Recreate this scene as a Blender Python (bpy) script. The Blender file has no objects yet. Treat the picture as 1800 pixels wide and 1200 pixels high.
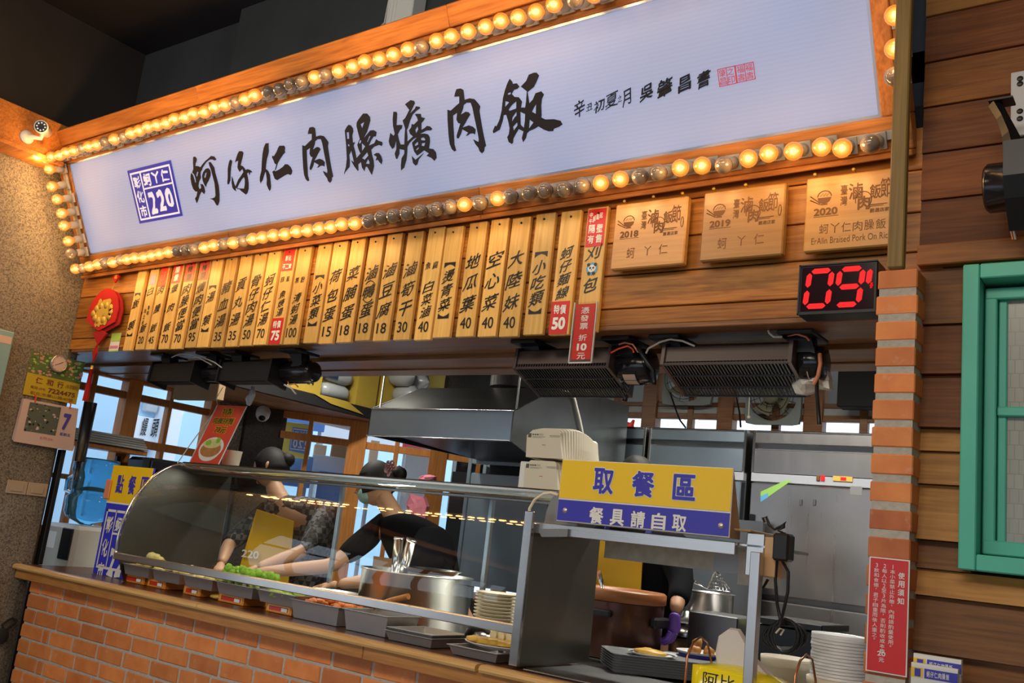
import bpy, math, random
from mathutils import Vector, Matrix, noise
import numpy as np
SC = bpy.context.scene
COL = SC.collection
R = random.Random(7)
PI = math.pi

# ------------------------------------------------------------------ camera
YAW, PITCH, ROLL, FPX = 0.64440596, 0.20499446, 0.11658575, 1670.18
cy, sy = math.cos(YAW), math.sin(YAW); cp, sp = math.cos(PITCH), math.sin(PITCH); cr, sr = math.cos(ROLL), math.sin(ROLL)
FW = Vector((-sy*cp, cy*cp, sp)); r0 = Vector((cy, sy, 0)); u0 = r0.cross(FW)
RT = r0*cr + u0*sr; UP = u0*cr - r0*sr
CP = Vector((0, -2.60687, 1.5525))
cam = bpy.data.objects.new('camera', bpy.data.cameras.new('camera'))
COL.objects.link(cam)
cam.data.sensor_width = 36; cam.data.lens = FPX/1800*36
cam.data.clip_start = 0.05
m = Matrix((RT, UP, -FW)).transposed().to_4x4(); m.translation = CP
cam.matrix_world = m
SC.camera = cam

def at(px, py, X=None, Y=None, Z=None):
    """photo measurement -> a point on a known plane of the shop"""
    g = RT*((px-900)/FPX) - UP*((py-600)/FPX) + FW
    if X is not None: t = (X-CP.x)/g.x
    elif Y is not None: t = (Y-CP.y)/g.y
    else: t = (Z-CP.z)/g.z
    return CP + g*t

# ------------------------------------------------------------------ world, lamps, exposure
SC.view_settings.view_transform = 'Standard'; SC.view_settings.look = 'None'
SC.view_settings.gamma = 1; SC.view_settings.exposure = 0.0
SC.view_settings.use_curve_mapping = False
W = bpy.data.worlds.new('daylight'); SC.world = W; W.use_nodes = True
W.node_tree.nodes['Background'].inputs[0].default_value = (0.72, 0.85, 1.0, 1)
W.node_tree.nodes['Background'].inputs[1].default_value = 2.0
def area_light(name, loc, aim, size, sizey, power, col):
    l = bpy.data.lights.new(name, 'AREA'); l.shape = 'RECTANGLE'; l.size = size; l.size_y = sizey
    l.energy = power; l.color = col
    o = bpy.data.objects.new(name, l); COL.objects.link(o); o.location = loc
    o.rotation_euler = (Vector(aim)-Vector(loc)).to_track_quat('-Z', 'Y').to_euler()
    return o
area_light('dining_lamp_light', (-0.6, -3.6, 3.93), (-1.6, -1.0, 0.6), 2.6, 1.0, 95, (1, .88, .72))
area_light('dining_lamp_light', (-3.4, -3.2, 3.93), (-3.6, -1.0, 0.6), 1.6, 0.8, 40, (1, .88, .72))
area_light('kitchen_tube_light', (-1.6, 1.40, 2.92), (-1.6, 1.4, 0), 1.2, .16, 50, (1, .97, .88))
area_light('kitchen_tube_light', (-4.15, 1.0, 2.92), (-4.1, 1.0, 0), 1.0, .16, 34, (1, .97, .88))

area_light('case_fill_light', (-3.05, .42, 1.695), (-3.05, .30, 1.2), 2.1, .03, 5, (1, .93, .80))  # added fill under the case top, only brightens the food

# ------------------------------------------------------------------ materials
MATS = {}
def nt(name):
    m = bpy.data.materials.new(name); m.use_nodes = True
    n = m.node_tree.nodes; l = m.node_tree.links
    return m, n, l, n['Principled BSDF']
def mat(name, col, rough=.5, metal=0, emit=None, es=0, spec=.5, var=0.0, vs=8, bump=0, trans=0, alpha=1, ior=1.45, sheen=0, coat=0):
    if name in MATS: return MATS[name]
    m, n, l, b = nt(name)
    c = (*col, 1)
    b.inputs['Base Color'].default_value = c
    b.inputs['Roughness'].default_value = rough; b.inputs['Metallic'].default_value = metal
    b.inputs['Specular IOR Level'].default_value = spec; b.inputs['IOR'].default_value = ior
    b.inputs['Transmission Weight'].default_value = trans; b.inputs['Alpha'].default_value = alpha
    b.inputs['Coat Weight'].default_value = coat
    if emit: b.inputs['Emission Color'].default_value = (*emit, 1); b.inputs['Emission Strength'].default_value = es
    if var or bump:
        tc = n.new('ShaderNodeTexCoord'); no = n.new('ShaderNodeTexNoise'); no.inputs['Scale'].default_value = vs
        no.inputs['Detail'].default_value = 5; l.new(tc.outputs['Object'], no.inputs['Vector'])
        if var:
            mx = n.new('ShaderNodeMix'); mx.data_type = 'RGBA'
            mx.inputs['A'].default_value = tuple(v*(1-var) for v in col)+(1,)
            mx.inputs['B'].default_value = tuple(min(1, v*(1+var)) for v in col)+(1,)
            l.new(no.outputs['Fac'], mx.inputs['Factor']); l.new(mx.outputs['Result'], b.inputs['Base Color'])
        if bump:
            bp = n.new('ShaderNodeBump'); bp.inputs['Strength'].default_value = bump; bp.inputs['Distance'].default_value = .01
            l.new(no.outputs['Fac'], bp.inputs['Height']); l.new(bp.outputs['Normal'], b.inputs['Normal'])
    MATS[name] = m; return m

def wood(name, dark, light, axis=0, rough=.45, coat=.15, knots=True, grain=1.0, contrast=1.0):
    """grain stretched along axis; each object gets its own offset"""
    if name in MATS: return MATS[name]
    m, n, l, b = nt(name)
    tc = n.new('ShaderNodeTexCoord'); oi = n.new('ShaderNodeObjectInfo')
    add = n.new('ShaderNodeVectorMath'); add.operation = 'MULTIPLY_ADD'
    cmb = n.new('ShaderNodeCombineXYZ')
    for k, s in (('X', 9.1), ('Y', 17.3), ('Z', 13.7)):
        mu = n.new('ShaderNodeMath'); mu.operation = 'MULTIPLY'; mu.inputs[1].default_value = s
        l.new(oi.outputs['Random'], mu.inputs[0]); l.new(mu.outputs[0], cmb.inputs[k])
    ad = n.new('ShaderNodeVectorMath'); ad.operation = 'ADD'
    l.new(tc.outputs['Object'], ad.inputs[0]); l.new(cmb.outputs[0], ad.inputs[1])
    mp = n.new('ShaderNodeMapping')
    s = [9*grain]*3; s[axis] = .9*grain
    mp.inputs['Scale'].default_value = s
    l.new(ad.outputs[0], mp.inputs['Vector'])
    n1 = n.new('ShaderNodeTexNoise'); n1.inputs['Scale'].default_value = 1.4; n1.inputs['Detail'].default_value = 3; n1.inputs['Distortion'].default_value = .8
    l.new(mp.outputs[0], n1.inputs['Vector'])
    wv = n.new('ShaderNodeMath'); wv.operation = 'MULTIPLY'; wv.inputs[1].default_value = 34
    l.new(n1.outputs['Fac'], wv.inputs[0])
    sn = n.new('ShaderNodeMath'); sn.operation = 'SINE'; l.new(wv.outputs[0], sn.inputs[0])
    n2 = n.new('ShaderNodeTexNoise'); n2.inputs['Scale'].default_value = 9; n2.inputs['Detail'].default_value = 6
    mp2 = n.new('ShaderNodeMapping'); s2 = [14*grain]*3; s2[axis] = .7*grain; mp2.inputs['Scale'].default_value = s2
    l.new(ad.outputs[0], mp2.inputs['Vector']); l.new(mp2.outputs[0], n2.inputs['Vector'])
    mixf = n.new('ShaderNodeMath'); mixf.operation = 'MULTIPLY_ADD'; mixf.inputs[1].default_value = .11*contrast; 
    l.new(sn.outputs[0], mixf.inputs[0]); l.new(n2.outputs['Fac'], mixf.inputs[2])
    rmp = n.new('ShaderNodeValToRGB'); rmp.color_ramp.elements[0].position = .12; rmp.color_ramp.elements[1].position = .85
    rmp.color_ramp.elements[0].color = (*dark, 1); rmp.color_ramp.elements[1].color = (*light, 1)
    l.new(mixf.outputs[0], rmp.inputs['Fac'])
    out = rmp.outputs['Color']
    # per piece tone
    hv = n.new('ShaderNodeHueSaturation')
    mr = n.new('ShaderNodeMapRange'); mr.inputs['To Min'].default_value = .72; mr.inputs['To Max'].default_value = 1.22
    l.new(oi.outputs['Random'], mr.inputs['Value']); l.new(mr.outputs[0], hv.inputs['Value']); l.new(out, hv.inputs['Color'])
    out = hv.outputs['Color']
    if knots:
        vo = n.new('ShaderNodeTexVoronoi'); mp3 = n.new('ShaderNodeMapping'); s3 = [4.0]*3; s3[axis] = 1.7
        mp3.inputs['Scale'].default_value = s3; l.new(ad.outputs[0], mp3.inputs['Vector']); l.new(mp3.outputs[0], vo.inputs['Vector'])
        vo.inputs['Scale'].default_value = 1.0
        kr = n.new('ShaderNodeMapRange'); kr.inputs['From Min'].default_value = .03; kr.inputs['From Max'].default_value = .13
        kr.inputs['To Min'].default_value = .75; kr.inputs['To Max'].default_value = 0
        l.new(vo.outputs['Distance'], kr.inputs['Value'])
        mk = n.new('ShaderNodeMix'); mk.data_type = 'RGBA'; mk.inputs['B'].default_value = tuple(v*.35 for v in dark)+(1,)
        l.new(kr.outputs[0], mk.inputs['Factor']); l.new(out, mk.inputs['A']); out = mk.outputs['Result']
    l.new(out, b.inputs['Base Color'])
    b.inputs['Roughness'].default_value = rough; b.inputs['Coat Weight'].default_value = coat*.35; b.inputs['Coat Roughness'].default_value = .3; b.inputs['Specular IOR Level'].default_value = .28
    bp = n.new('ShaderNodeBump'); bp.inputs['Strength'].default_value = .25; bp.inputs['Distance'].default_value = .003
    l.new(mixf.outputs[0], bp.inputs['Height']); l.new(bp.outputs['Normal'], b.inputs['Normal'])
    MATS[name] = m; return m

def speckle(name, cols, scale, rough=.6, bump=.3):
    if name in MATS: return MATS[name]
    m, n, l, b = nt(name)
    tc = n.new('ShaderNodeTexCoord'); vo = n.new('ShaderNodeTexVoronoi'); vo.inputs['Scale'].default_value = scale
    l.new(tc.outputs['Object'], vo.inputs['Vector'])
    sx = n.new('ShaderNodeSeparateColor'); l.new(vo.outputs['Color'], sx.inputs[0])
    rmp = n.new('ShaderNodeValToRGB'); rmp.color_ramp.interpolation = 'LINEAR'
    el = rmp.color_ramp.elements
    while len(el) < len(cols): el.new(.5)
    for i, c in enumerate(cols): el[i].position = i/(len(cols)-1); el[i].color = (*c, 1)
    l.new(sx.outputs[0], rmp.inputs['Fac']); l.new(rmp.outputs['Color'], b.inputs['Base Color'])
    bp = n.new('ShaderNodeBump'); bp.inputs['Strength'].default_value = bump; bp.inputs['Distance'].default_value = .004
    l.new(vo.outputs['Distance'], bp.inputs['Height']); l.new(bp.outputs['Normal'], b.inputs['Normal'])
    b.inputs['Roughness'].default_value = rough
    MATS[name] = m; return m

def brickmat(name, c1, c2):
    m, n, l, b = nt(name)
    tc = n.new('ShaderNodeTexCoord'); oi = n.new('ShaderNodeObjectInfo')
    ad = n.new('ShaderNodeVectorMath'); ad.operation = 'ADD'; l.new(tc.outputs['Object'], ad.inputs[0]); l.new(oi.outputs['Location'], ad.inputs[1])
    no = n.new('ShaderNodeTexNoise'); no.inputs['Scale'].default_value = 11; no.inputs['Detail'].default_value = 8; l.new(ad.outputs[0], no.inputs['Vector'])
    mx = n.new('ShaderNodeMix'); mx.data_type = 'RGBA'; mx.inputs['A'].default_value = (*c1, 1); mx.inputs['B'].default_value = (*c2, 1)
    mr = n.new('ShaderNodeMapRange'); mr.inputs['From Min'].default_value = .3; mr.inputs['From Max'].default_value = .7
    l.new(no.outputs['Fac'], mr.inputs['Value']); l.new(mr.outputs[0], mx.inputs['Factor'])
    hv = n.new('ShaderNodeHueSaturation'); r2 = n.new('ShaderNodeMapRange'); r2.inputs['To Min'].default_value = .82; r2.inputs['To Max'].default_value = 1.2
    l.new(oi.outputs['Random'], r2.inputs['Value']); l.new(r2.outputs[0], hv.inputs['Value']); l.new(mx.outputs['Result'], hv.inputs['Color'])
    # pale scuffs
    n2 = n.new('ShaderNodeTexNoise'); n2.inputs['Scale'].default_value = 34; n2.inputs['Detail'].default_value = 4; l.new(ad.outputs[0], n2.inputs['Vector'])
    r3 = n.new('ShaderNodeMapRange'); r3.inputs['From Min'].default_value = .62; r3.inputs['From Max'].default_value = .8; r3.inputs['To Max'].default_value = .4
    l.new(n2.outputs['Fac'], r3.inputs['Value'])
    m2 = n.new('ShaderNodeMix'); m2.data_type = 'RGBA'; m2.inputs['B'].default_value = (.75, .5, .36, 1)
    l.new(r3.outputs[0], m2.inputs['Factor']); l.new(hv.outputs[0], m2.inputs['A']); l.new(m2.outputs['Result'], b.inputs['Base Color'])
    b.inputs['Roughness'].default_value = .6
    bp = n.new('ShaderNodeBump'); bp.inputs['Strength'].default_value = .25; bp.inputs['Distance'].default_value = .004
    l.new(n2.outputs['Fac'], bp.inputs['Height']); l.new(bp.outputs['Normal'], b.inputs['Normal'])
    MATS[name] = m; return m

def steel(name, col=(.56, .57, .58), rough=.28, axis=0, streak=.25):
    """brushed stainless steel"""
    if name in MATS: return MATS[name]
    m, n, l, b = nt(name)
    tc = n.new('ShaderNodeTexCoord'); mp = n.new('ShaderNodeMapping'); s = [38]*3; s[axis] = .8; mp.inputs['Scale'].default_value = s
    no = n.new('ShaderNodeTexNoise'); no.inputs['Scale'].default_value = 1; no.inputs['Detail'].default_value = 4
    l.new(tc.outputs['Object'], mp.inputs['Vector']); l.new(mp.outputs[0], no.inputs['Vector'])
    n2 = n.new('ShaderNodeTexNoise'); n2.inputs['Scale'].default_value = 3.5; n2.inputs['Detail'].default_value = 3; l.new(tc.outputs['Object'], n2.inputs['Vector'])
    mr = n.new('ShaderNodeMapRange'); mr.inputs['To Min'].default_value = rough*.9; mr.inputs['To Max'].default_value = rough*1.15
    l.new(no.outputs['Fac'], mr.inputs['Value']); l.new(mr.outputs[0], b.inputs['Roughness'])
    mx = n.new('ShaderNodeMix'); mx.data_type = 'RGBA'; mx.inputs['A'].default_value = tuple(v*(1-streak) for v in col)+(1,); mx.inputs['B'].default_value = tuple(min(1, v*(1+streak)) for v in col)+(1,)
    l.new(n2.outputs['Fac'], mx.inputs['Factor']); l.new(mx.outputs['Result'], b.inputs['Base Color'])
    bp = n.new('ShaderNodeBump'); bp.inputs['Strength'].default_value = .035; bp.inputs['Distance'].default_value = .012
    l.new(n2.outputs['Fac'], bp.inputs['Height']); l.new(bp.outputs['Normal'], b.inputs['Normal'])
    b.inputs['Metallic'].default_value = 1
    MATS[name] = m; return m

def thin_glass(name, tint=(1, 1, 1), refl=1.0):
    m = bpy.data.materials.new(name); m.use_nodes = True; n = m.node_tree.nodes; l = m.node_tree.links
    n.clear(); o = n.new('ShaderNodeOutputMaterial'); t = n.new('ShaderNodeBsdfTransparent'); t.inputs[0].default_value = (*tint, 1)
    g = n.new('ShaderNodeBsdfGlossy'); g.inputs['Roughness'].default_value = .015
    f = n.new('ShaderNodeFresnel'); ge = n.new('ShaderNodeNewGeometry'); io = n.new('ShaderNodeMapRange'); io.inputs['To Min'].default_value = 1.5; io.inputs['To Max'].default_value = 1/1.5
    l.new(ge.outputs['Backfacing'], io.inputs['Value']); l.new(io.outputs[0], f.inputs['IOR'])
    mu = n.new('ShaderNodeMath'); mu.operation = 'MULTIPLY'; mu.inputs[1].default_value = refl; mu.use_clamp = True
    mx = n.new('ShaderNodeMixShader'); l.new(f.outputs[0], mu.inputs[0]); l.new(mu.outputs[0], mx.inputs[0])
    l.new(t.outputs[0], mx.inputs[1]); l.new(g.outputs[0], mx.inputs[2]); l.new(mx.outputs[0], o.inputs[0])
    MATS[name] = m; return m

# ------------------------------------------------------------------ mesh builder
class B:
    def __init__(s): s.v = []; s.f = []; s.sm = []
    def add(s, vs, fs, smooth=False):
        o = len(s.v); s.v += [tuple(v) for v in vs]; s.f += [tuple(i+o for i in f) for f in fs]; s.sm += [smooth]*len(fs); return s
    def box(s, x0, x1, y0, y1, z0, z1, M=None):
        vs = [(x, y, z) for z in (z0, z1) for y in (y0, y1) for x in (x0, x1)]
        if M: vs = [M @ Vector(v) for v in vs]
        return s.add(vs, [(0, 2, 3, 1), (4, 5, 7, 6), (0, 1, 5, 4), (2, 6, 7, 3), (0, 4, 6, 2), (1, 3, 7, 5)])
    def cbox(s, x0, x1, y0, y1, z0, z1, c=.002, M=None):
        """box with chamfered edges"""
        vs = []; idx = {}
        X = (x0, x1); Y = (y0, y1); Z = (z0, z1)
        for i in (0, 1):
            for j in (0, 1):
                for k in (0, 1):
                    sx, sy_, sz = (1, -1)[i]*c, (1, -1)[j]*c, (1, -1)[k]*c
                    for a, d in enumerate(((0, sy_, sz), (sx, 0, sz), (sx, sy_, 0))):
                        idx[i, j, k, a] = len(vs); vs.append((X[i]+d[0], Y[j]+d[1], Z[k]+d[2]))
        f = []
        for i in (0, 1):
            q = [idx[i, 0, 0, 0], idx[i, 1, 0, 0], idx[i, 1, 1, 0], idx[i, 0, 1, 0]]; f.append(q if i else q[::-1])
            q = [idx[0, i, 0, 1], idx[0, i, 1, 1], idx[1, i, 1, 1], idx[1, i, 0, 1]]; f.append(q if i else q[::-1])
            q = [idx[0, 0, i, 2], idx[1, 0, i, 2], idx[1, 1, i, 2], idx[0, 1, i, 2]]; f.append(q if i else q[::-1])
        for i in (0, 1):
            for j in (0, 1):
                f.append((idx[i, j, 0, 0], idx[i, j, 1, 0], idx[i, j, 1, 1], idx[i, j, 0, 1]))
                f.append((idx[i, 0, j, 0], idx[i, 1, j, 0], idx[i, 1, j, 2], idx[i, 0, j, 2]))
                f.append((idx[0, i, j, 1], idx[1, i, j, 1], idx[1, i, j, 2], idx[0, i, j, 2]))
                for k in (0, 1): f.append((idx[i, j, k, 0], idx[i, j, k, 1], idx[i, j, k, 2]))
        if M: vs = [M @ Vector(v) for v in vs]
        return s.add(vs, f)
    def tube(s, pts, r, n=8, cap=True, smooth=True):
        pts = [Vector(p) for p in pts]; rs = r if isinstance(r, (list, tuple)) else [r]*len(pts)
        vs = []; up = None
        for i, p in enumerate(pts):
            d = (pts[min(i+1, len(pts)-1)] - pts[max(i-1, 0)])
            if d.length < 1e-9: d = Vector((0, 0, 1))
            d.normalize()
            if up is None:
                up = Vector((0, 0, 1)) if abs(d.z) < .9 else Vector((1, 0, 0))
            a = d.cross(up)
            if a.length < 1e-5: a = d.orthogonal()
            a.normalize(); b_ = a.cross(d).normalized(); up = b_
            for k in range(n):
                t = 2*PI*k/n; vs.append(p + a*math.cos(t)*rs[i] + b_*math.sin(t)*rs[i])
        fs = [(i*n+k, i*n+(k+1) % n, (i+1)*n+(k+1) % n, (i+1)*n+k) for i in range(len(pts)-1) for k in range(n)]
        s.add(vs, fs, smooth)
        if cap:
            o = len(s.v)-len(vs)
            s.f += [tuple(o+k for k in range(n)), tuple(o+(len(pts)-1)*n+k for k in reversed(range(n)))]; s.sm += [False]*2
        return s
    def lathe(s, prof, c=(0, 0, 0), n=24, axis='Z', M=None, smooth=True, closed=False):
        """profile of (radius, height)"""
        vs = []
        for r, h in prof:
            for k in range(n):
                t = 2*PI*k/n; a, b_ = r*math.cos(t), r*math.sin(t)
                p = {'Z': (a, b_, h), 'X': (h, a, b_), 'Y': (a, h, b_)}[axis]
                p = Vector(p)
                if M: p = M @ p
                vs.append(p+Vector(c))
        fs = [(i*n+k, i*n+(k+1) % n, (i+1)*n+(k+1) % n, (i+1)*n+k) for i in range(len(prof)-1) for k in range(n)]
        return s.add(vs, fs, smooth)
    def cyl(s, p0, p1, r, n=16): return s.tube([p0, p1], r, n)
    def prism(s, poly, depth, O=(0, 0, 0), U=(1, 0, 0), V=(0, 0, 1), N=None):
        """polygon in (U,V) extruded by depth along N"""
        O = Vector(O); U = Vector(U); V = Vector(V); N = Vector(N) if N is not None else U.cross(V).normalized()
        k = len(poly); a = [O+U*p[0]+V*p[1] for p in poly]; b_ = [q+N*depth for q in a]
        return s.add(a+b_, [tuple(range(k))[::-1], tuple(range(k, 2*k))]+[(i, (i+1) % k, k+(i+1) % k, k+i) for i in range(k)])
    def sphere(s, c, r, n=14, m_=8, sx=1, sy_=1, sz=1):
        prof = [(r*math.sin(PI*i/m_), -r*math.cos(PI*i/m_)) for i in range(m_+1)]
        M = Matrix.Diagonal((sx, sy_, sz)).to_4x4()
        return s.lathe([(max(a, 1e-4), h) for a, h in prof], c, n, 'Z', M)
    def quad(s, a, b_, c, d): return s.add([a, b_, c, d], [(0, 1, 2, 3)])
    def mesh(s, name):
        me = bpy.data.meshes.new(name); me.from_pydata(s.v, [], s.f); me.polygons.foreach_set('use_smooth', s.sm); me.update(); return me

def wloc(o):
    v = Vector((0, 0, 0))
    while o: v = v+o.location; o = o.parent
    return v
def link(name, me, m=None, parent=None, kind=None, label=None):
    o = bpy.data.objects.new(name, me); COL.objects.link(o)
    if m is not None and len(me.materials) == 0: me.materials.append(MATS[m] if isinstance(m, str) else m)
    if parent is not None:
        off = wloc(parent)
        if off.length > 0: me.transform(Matrix.Translation(-off))
        o.parent = parent
    if kind: o['kind'] = kind
    if label: o['label'] = label
    return o
def obj(name, b, m, parent=None, kind=None, label=None): return link(name, b.mesh(name), m, parent, kind, label)
def tag(o, label, cat, group=None, kind=None):
    o['label'] = label; o['category'] = cat
    if group: o['group'] = group
    if kind: o['kind'] = kind
    return o
def thing(name, label, cat, loc=(0, 0, 0), group=None):
    o = bpy.data.objects.new(name, None); COL.objects.link(o); o.location = loc; o.empty_display_size = .05
    return tag(o, label, cat, group)
def solo(name, b, m, label, cat, group=None, origin=None):
    """a thing that is one mesh, its origin at its base"""
    me = b.mesh(name); co = np.array([v.co for v in me.vertices]); lo = co.min(0); hi = co.max(0)
    c = Vector(origin) if origin is not None else Vector(((lo[0]+hi[0])/2, (lo[1]+hi[1])/2, lo[2]))
    me.transform(Matrix.Translation(-c)); o = link(name, me, m); o.location = c
    return tag(o, label, cat, group)
def struct(name, b=None, m=None):
    if b is None:
        o = bpy.data.objects.new(name, None); COL.objects.link(o)
    else: o = obj(name, b, m)
    o['kind'] = 'structure'; return o
def dup(root, loc, label=None):
    r = root.copy(); COL.objects.link(r); r.location = loc
    if label: r['label'] = label
    for ch in list(root.children):
        c = ch.copy(); COL.objects.link(c); c.parent = r
        for g in list(ch.children):
            d = g.copy(); COL.objects.link(d); d.parent = c
    return r

# ------------------------------------------------------------------ lettering
GL = {}
def glyphs(s, off=0.0):
    k = (s, off)
    if k not in GL:
        cu = bpy.data.curves.new('glyph', 'FONT'); cu.body = s; cu.offset = off; cu.resolution_u = 3; cu.fill_mode = 'FRONT'
        o = bpy.data.objects.new('glyph', cu); COL.objects.link(o)
        bpy.context.view_layer.update()
        me = bpy.data.meshes.new_from_object(o.evaluated_get(bpy.context.evaluated_depsgraph_get()))
        vs = np.array([v.co[:] for v in me.vertices]).reshape(-1, 3); fs = [tuple(p.vertices) for p in me.polygons]
        bpy.data.objects.remove(o); bpy.data.curves.remove(cu); bpy.data.meshes.remove(me)
        GL[k] = (vs, fs)
    return GL[k]
def put_text(b, s, O, U, V, off=0.0, brush=0.0, slant=0.0, keep=False, mirror=False):
    """fit string s into the frame with corner O, width vector U, height vector V; brush > 0 roughens it like handwriting"""
    vs, fs = glyphs(s, 0)
    if len(vs) == 0: return
    if off > .008:
        vs0, fs0 = vs, fs; n0 = len(vs0); K = 8 if off > .025 else 5; vs = vs0.copy(); fs = list(fs0)
        for q in range(K):
            d = np.array([math.cos(2*PI*q/K+.4), math.sin(2*PI*q/K+.4), 0])*off*.95; d[2] = (q+1)*1e-5
            vs = np.vstack([vs, vs0+d]); fs = fs+[tuple(i+n0*(q+1) for i in f) for f in fs0]
    lo = vs.min(0); hi = vs.max(0); w = max(hi[0]-lo[0], 1e-6); h = max(hi[1]-lo[1], 1e-6)
    O = Vector(O); U = Vector(U); V = Vector(V)
    if keep:
        k = min(U.length/w, V.length/h); uu = U.normalized()*k*w; vv = V.normalized()*k*h
        O = O + (U-uu)/2 + (V-vv)/2; U, V = uu, vv
    out = []
    sd = R.random()*50
    NN = -U.cross(V).normalized()*-1
    for x, y, dz_ in vs:
        a, c = (x-lo[0])/w, (y-lo[1])/h
        if mirror: a = 1-a
        if brush:
            q = noise.noise_vector(Vector((a*3+sd, c*3, 1.3)))*brush + noise.noise_vector(Vector((a*11+sd, c*11, 4)))*brush*.35
            a += q.x; c += q.y + slant*(a-.5)*.3
        a += slant*(c-.5)*.25
        out.append(O+U*a+V*c+NN*(dz_*4))
    b.add(out, fs)
def column(b, chars, xc, top, step, size, Y=None, frame=None, off=.012, brush=.05, slant=.5, wide=1.0):
    """characters down a column in plane Y"""
    for i, ch in enumerate(chars):
        if ch == ' ': continue
        zc = top-step*i-size/2
        put_text(b, ch, (xc-size*wide/2, Y, zc-size/2), (size*wide, 0, 0), (0, 0, size), off, brush, slant)

def poly_curve(polys):
    """outline polygons with holes -> flat triangulated mesh (in their own 2D coordinates)"""
    cu = bpy.data.curves.new('outline', 'CURVE'); cu.dimensions = '2D'; cu.fill_mode = 'BOTH'
    for p in polys:
        sp_ = cu.splines.new('POLY'); sp_.points.add(len(p)-1); sp_.use_cyclic_u = True
        for i, (x, y) in enumerate(p): sp_.points[i].co = (x, y, 0, 1)
    o = bpy.data.objects.new('outline', cu); COL.objects.link(o); bpy.context.view_layer.update()
    me = bpy.data.meshes.new_from_object(o.evaluated_get(bpy.context.evaluated_depsgraph_get()))
    vs = [v.co[:] for v in me.vertices]; fs = [tuple(p.vertices) for p in me.polygons]
    bpy.data.objects.remove(o); bpy.data.curves.remove(cu); bpy.data.meshes.remove(me)
    return vs, fs

# ================================================================== MATERIAL LIST
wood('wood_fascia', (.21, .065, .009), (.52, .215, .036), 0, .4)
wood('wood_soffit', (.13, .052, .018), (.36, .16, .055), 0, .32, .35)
wood('wood_deck', (.22, .095, .038), (.50, .25, .11), 1, .45)
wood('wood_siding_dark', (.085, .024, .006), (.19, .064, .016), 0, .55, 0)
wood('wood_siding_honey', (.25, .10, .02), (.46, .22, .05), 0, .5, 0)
wood('wood_post', (.20, .11, .022), (.38, .225, .06), 2, .5, 0, False)
wood('wood_frame', (.28, .085, .016), (.58, .22, .05), 0, .4)
wood('wood_frame_side', (.28, .085, .016), (.58, .22, .05), 2, .4)
wood('wood_stick', (.58, .32, .075), (.88, .57, .18), 2, .35, .25, True, .8, .6)
wood('wood_plaque', (.42, .20, .05), (.56, .31, .10), 0, .28, .4, False, .6, .5)
wood('wood_window', (.46, .16, .035), (.70, .28, .07), 2, .4, .2, False)
wood('wood_window_dark', (.12, .05, .018), (.25, .105, .038), 0, .45, .2, False)
wood('wood_top', (.055, .018, .006), (.12, .040, .012), 0, .3, .3)
wood('wood_edge', (.30, .12, .03), (.48, .22, .06), 0, .35, .3, False)
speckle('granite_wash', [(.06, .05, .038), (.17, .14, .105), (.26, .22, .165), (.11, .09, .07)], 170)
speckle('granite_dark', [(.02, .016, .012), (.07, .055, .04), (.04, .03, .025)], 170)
brickmat('brick_orange', (.58, .165, .038), (.72, .25, .065))
brickmat('brick_red', (.40, .10, .03), (.56, .18, .05))
mat('mortar', (.46, .42, .36), .9, var=.25, vs=60, bump=.4)
mat('ceiling_black', (.030, .024, .021), .7, var=.5, vs=2.2)
mat('concrete_dark', (.035, .042, .045), .8, var=.6, vs=3, bump=.5)
mat('floor_tile', (.30, .28, .25), .35, var=.1)
mat('wall_grey', (.36, .36, .34), .7, var=.06)
steel('steel_x', (.58, .55, .52), axis=0); steel('steel_z', (.50, .47, .45), axis=2); steel('steel_y', (.58, .55, .52), axis=1)
steel('steel_dark', (.30, .30, .30), .35, 2); steel('steel_bright', (.62, .60, .58), .2, 0, .1)
steel('steel_brown', (.26, .235, .21), .42, 2, .15); steel('steel_blue', (.42, .50, .56), .4, 2, .12)
mat('black', (.008, .008, .009), .4); mat('black_gloss', (.010, .010, .012), .18); mat('black_matte', (.012, .011, .011), .8)
mat('white', (.78, .77, .72), .5); mat('white_plastic', (.72, .72, .68), .35); mat('cream', (.70, .62, .47), .6)
mat('ink', (.012, .010, .012), .35); mat('ink_light', (.03, .025, .03), .4)
mat('red_paper', (.62, .02, .018), .35); mat('red_sign', (.60, .028, .015), .3); mat('red_text', (.55, .02, .02), .5)
mat('yellow_sign', (.85, .56, .012), .3); mat('blue_sign', (.045, .04, .42), .3); mat('blue_bright', (.03, .04, .62), .35)
mat('gold', (.75, .48, .08), .35, .3); mat('teal', (.085, .46, .33), .45, var=.12, vs=5)
mat('cardboard', (.36, .24, .13), .8, var=.1); mat('box_yellow', (.50, .34, .045), .6, var=.15)
mat('box_navy', (.02, .03, .07), .6); mat('rubber', (.015, .015, .015), .5)
mat('skin', (.52, .28, .16), .5); mat('skin_shade', (.40, .20, .11), .5); mat('hair', (.010, .008, .007), .65, spec=.3)
mat('apron', (.78, .46, .01), .6); mat('shirt_black', (.006, .006, .008), .9, spec=.1); mat('glove', (.16, .06, .40), .4)
mat('strap_blue', (.02, .03, .22), .7); mat('pink', (.75, .22, .28), .5); mat('mask', (.35, .55, .50), .7)
mat('burnt', (.16, .065, .02), .7)
thin_glass('glass', (1, 1, 1), 1.0); thin_glass('glass_case', (.93, .97, .95), 1.25)

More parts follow.
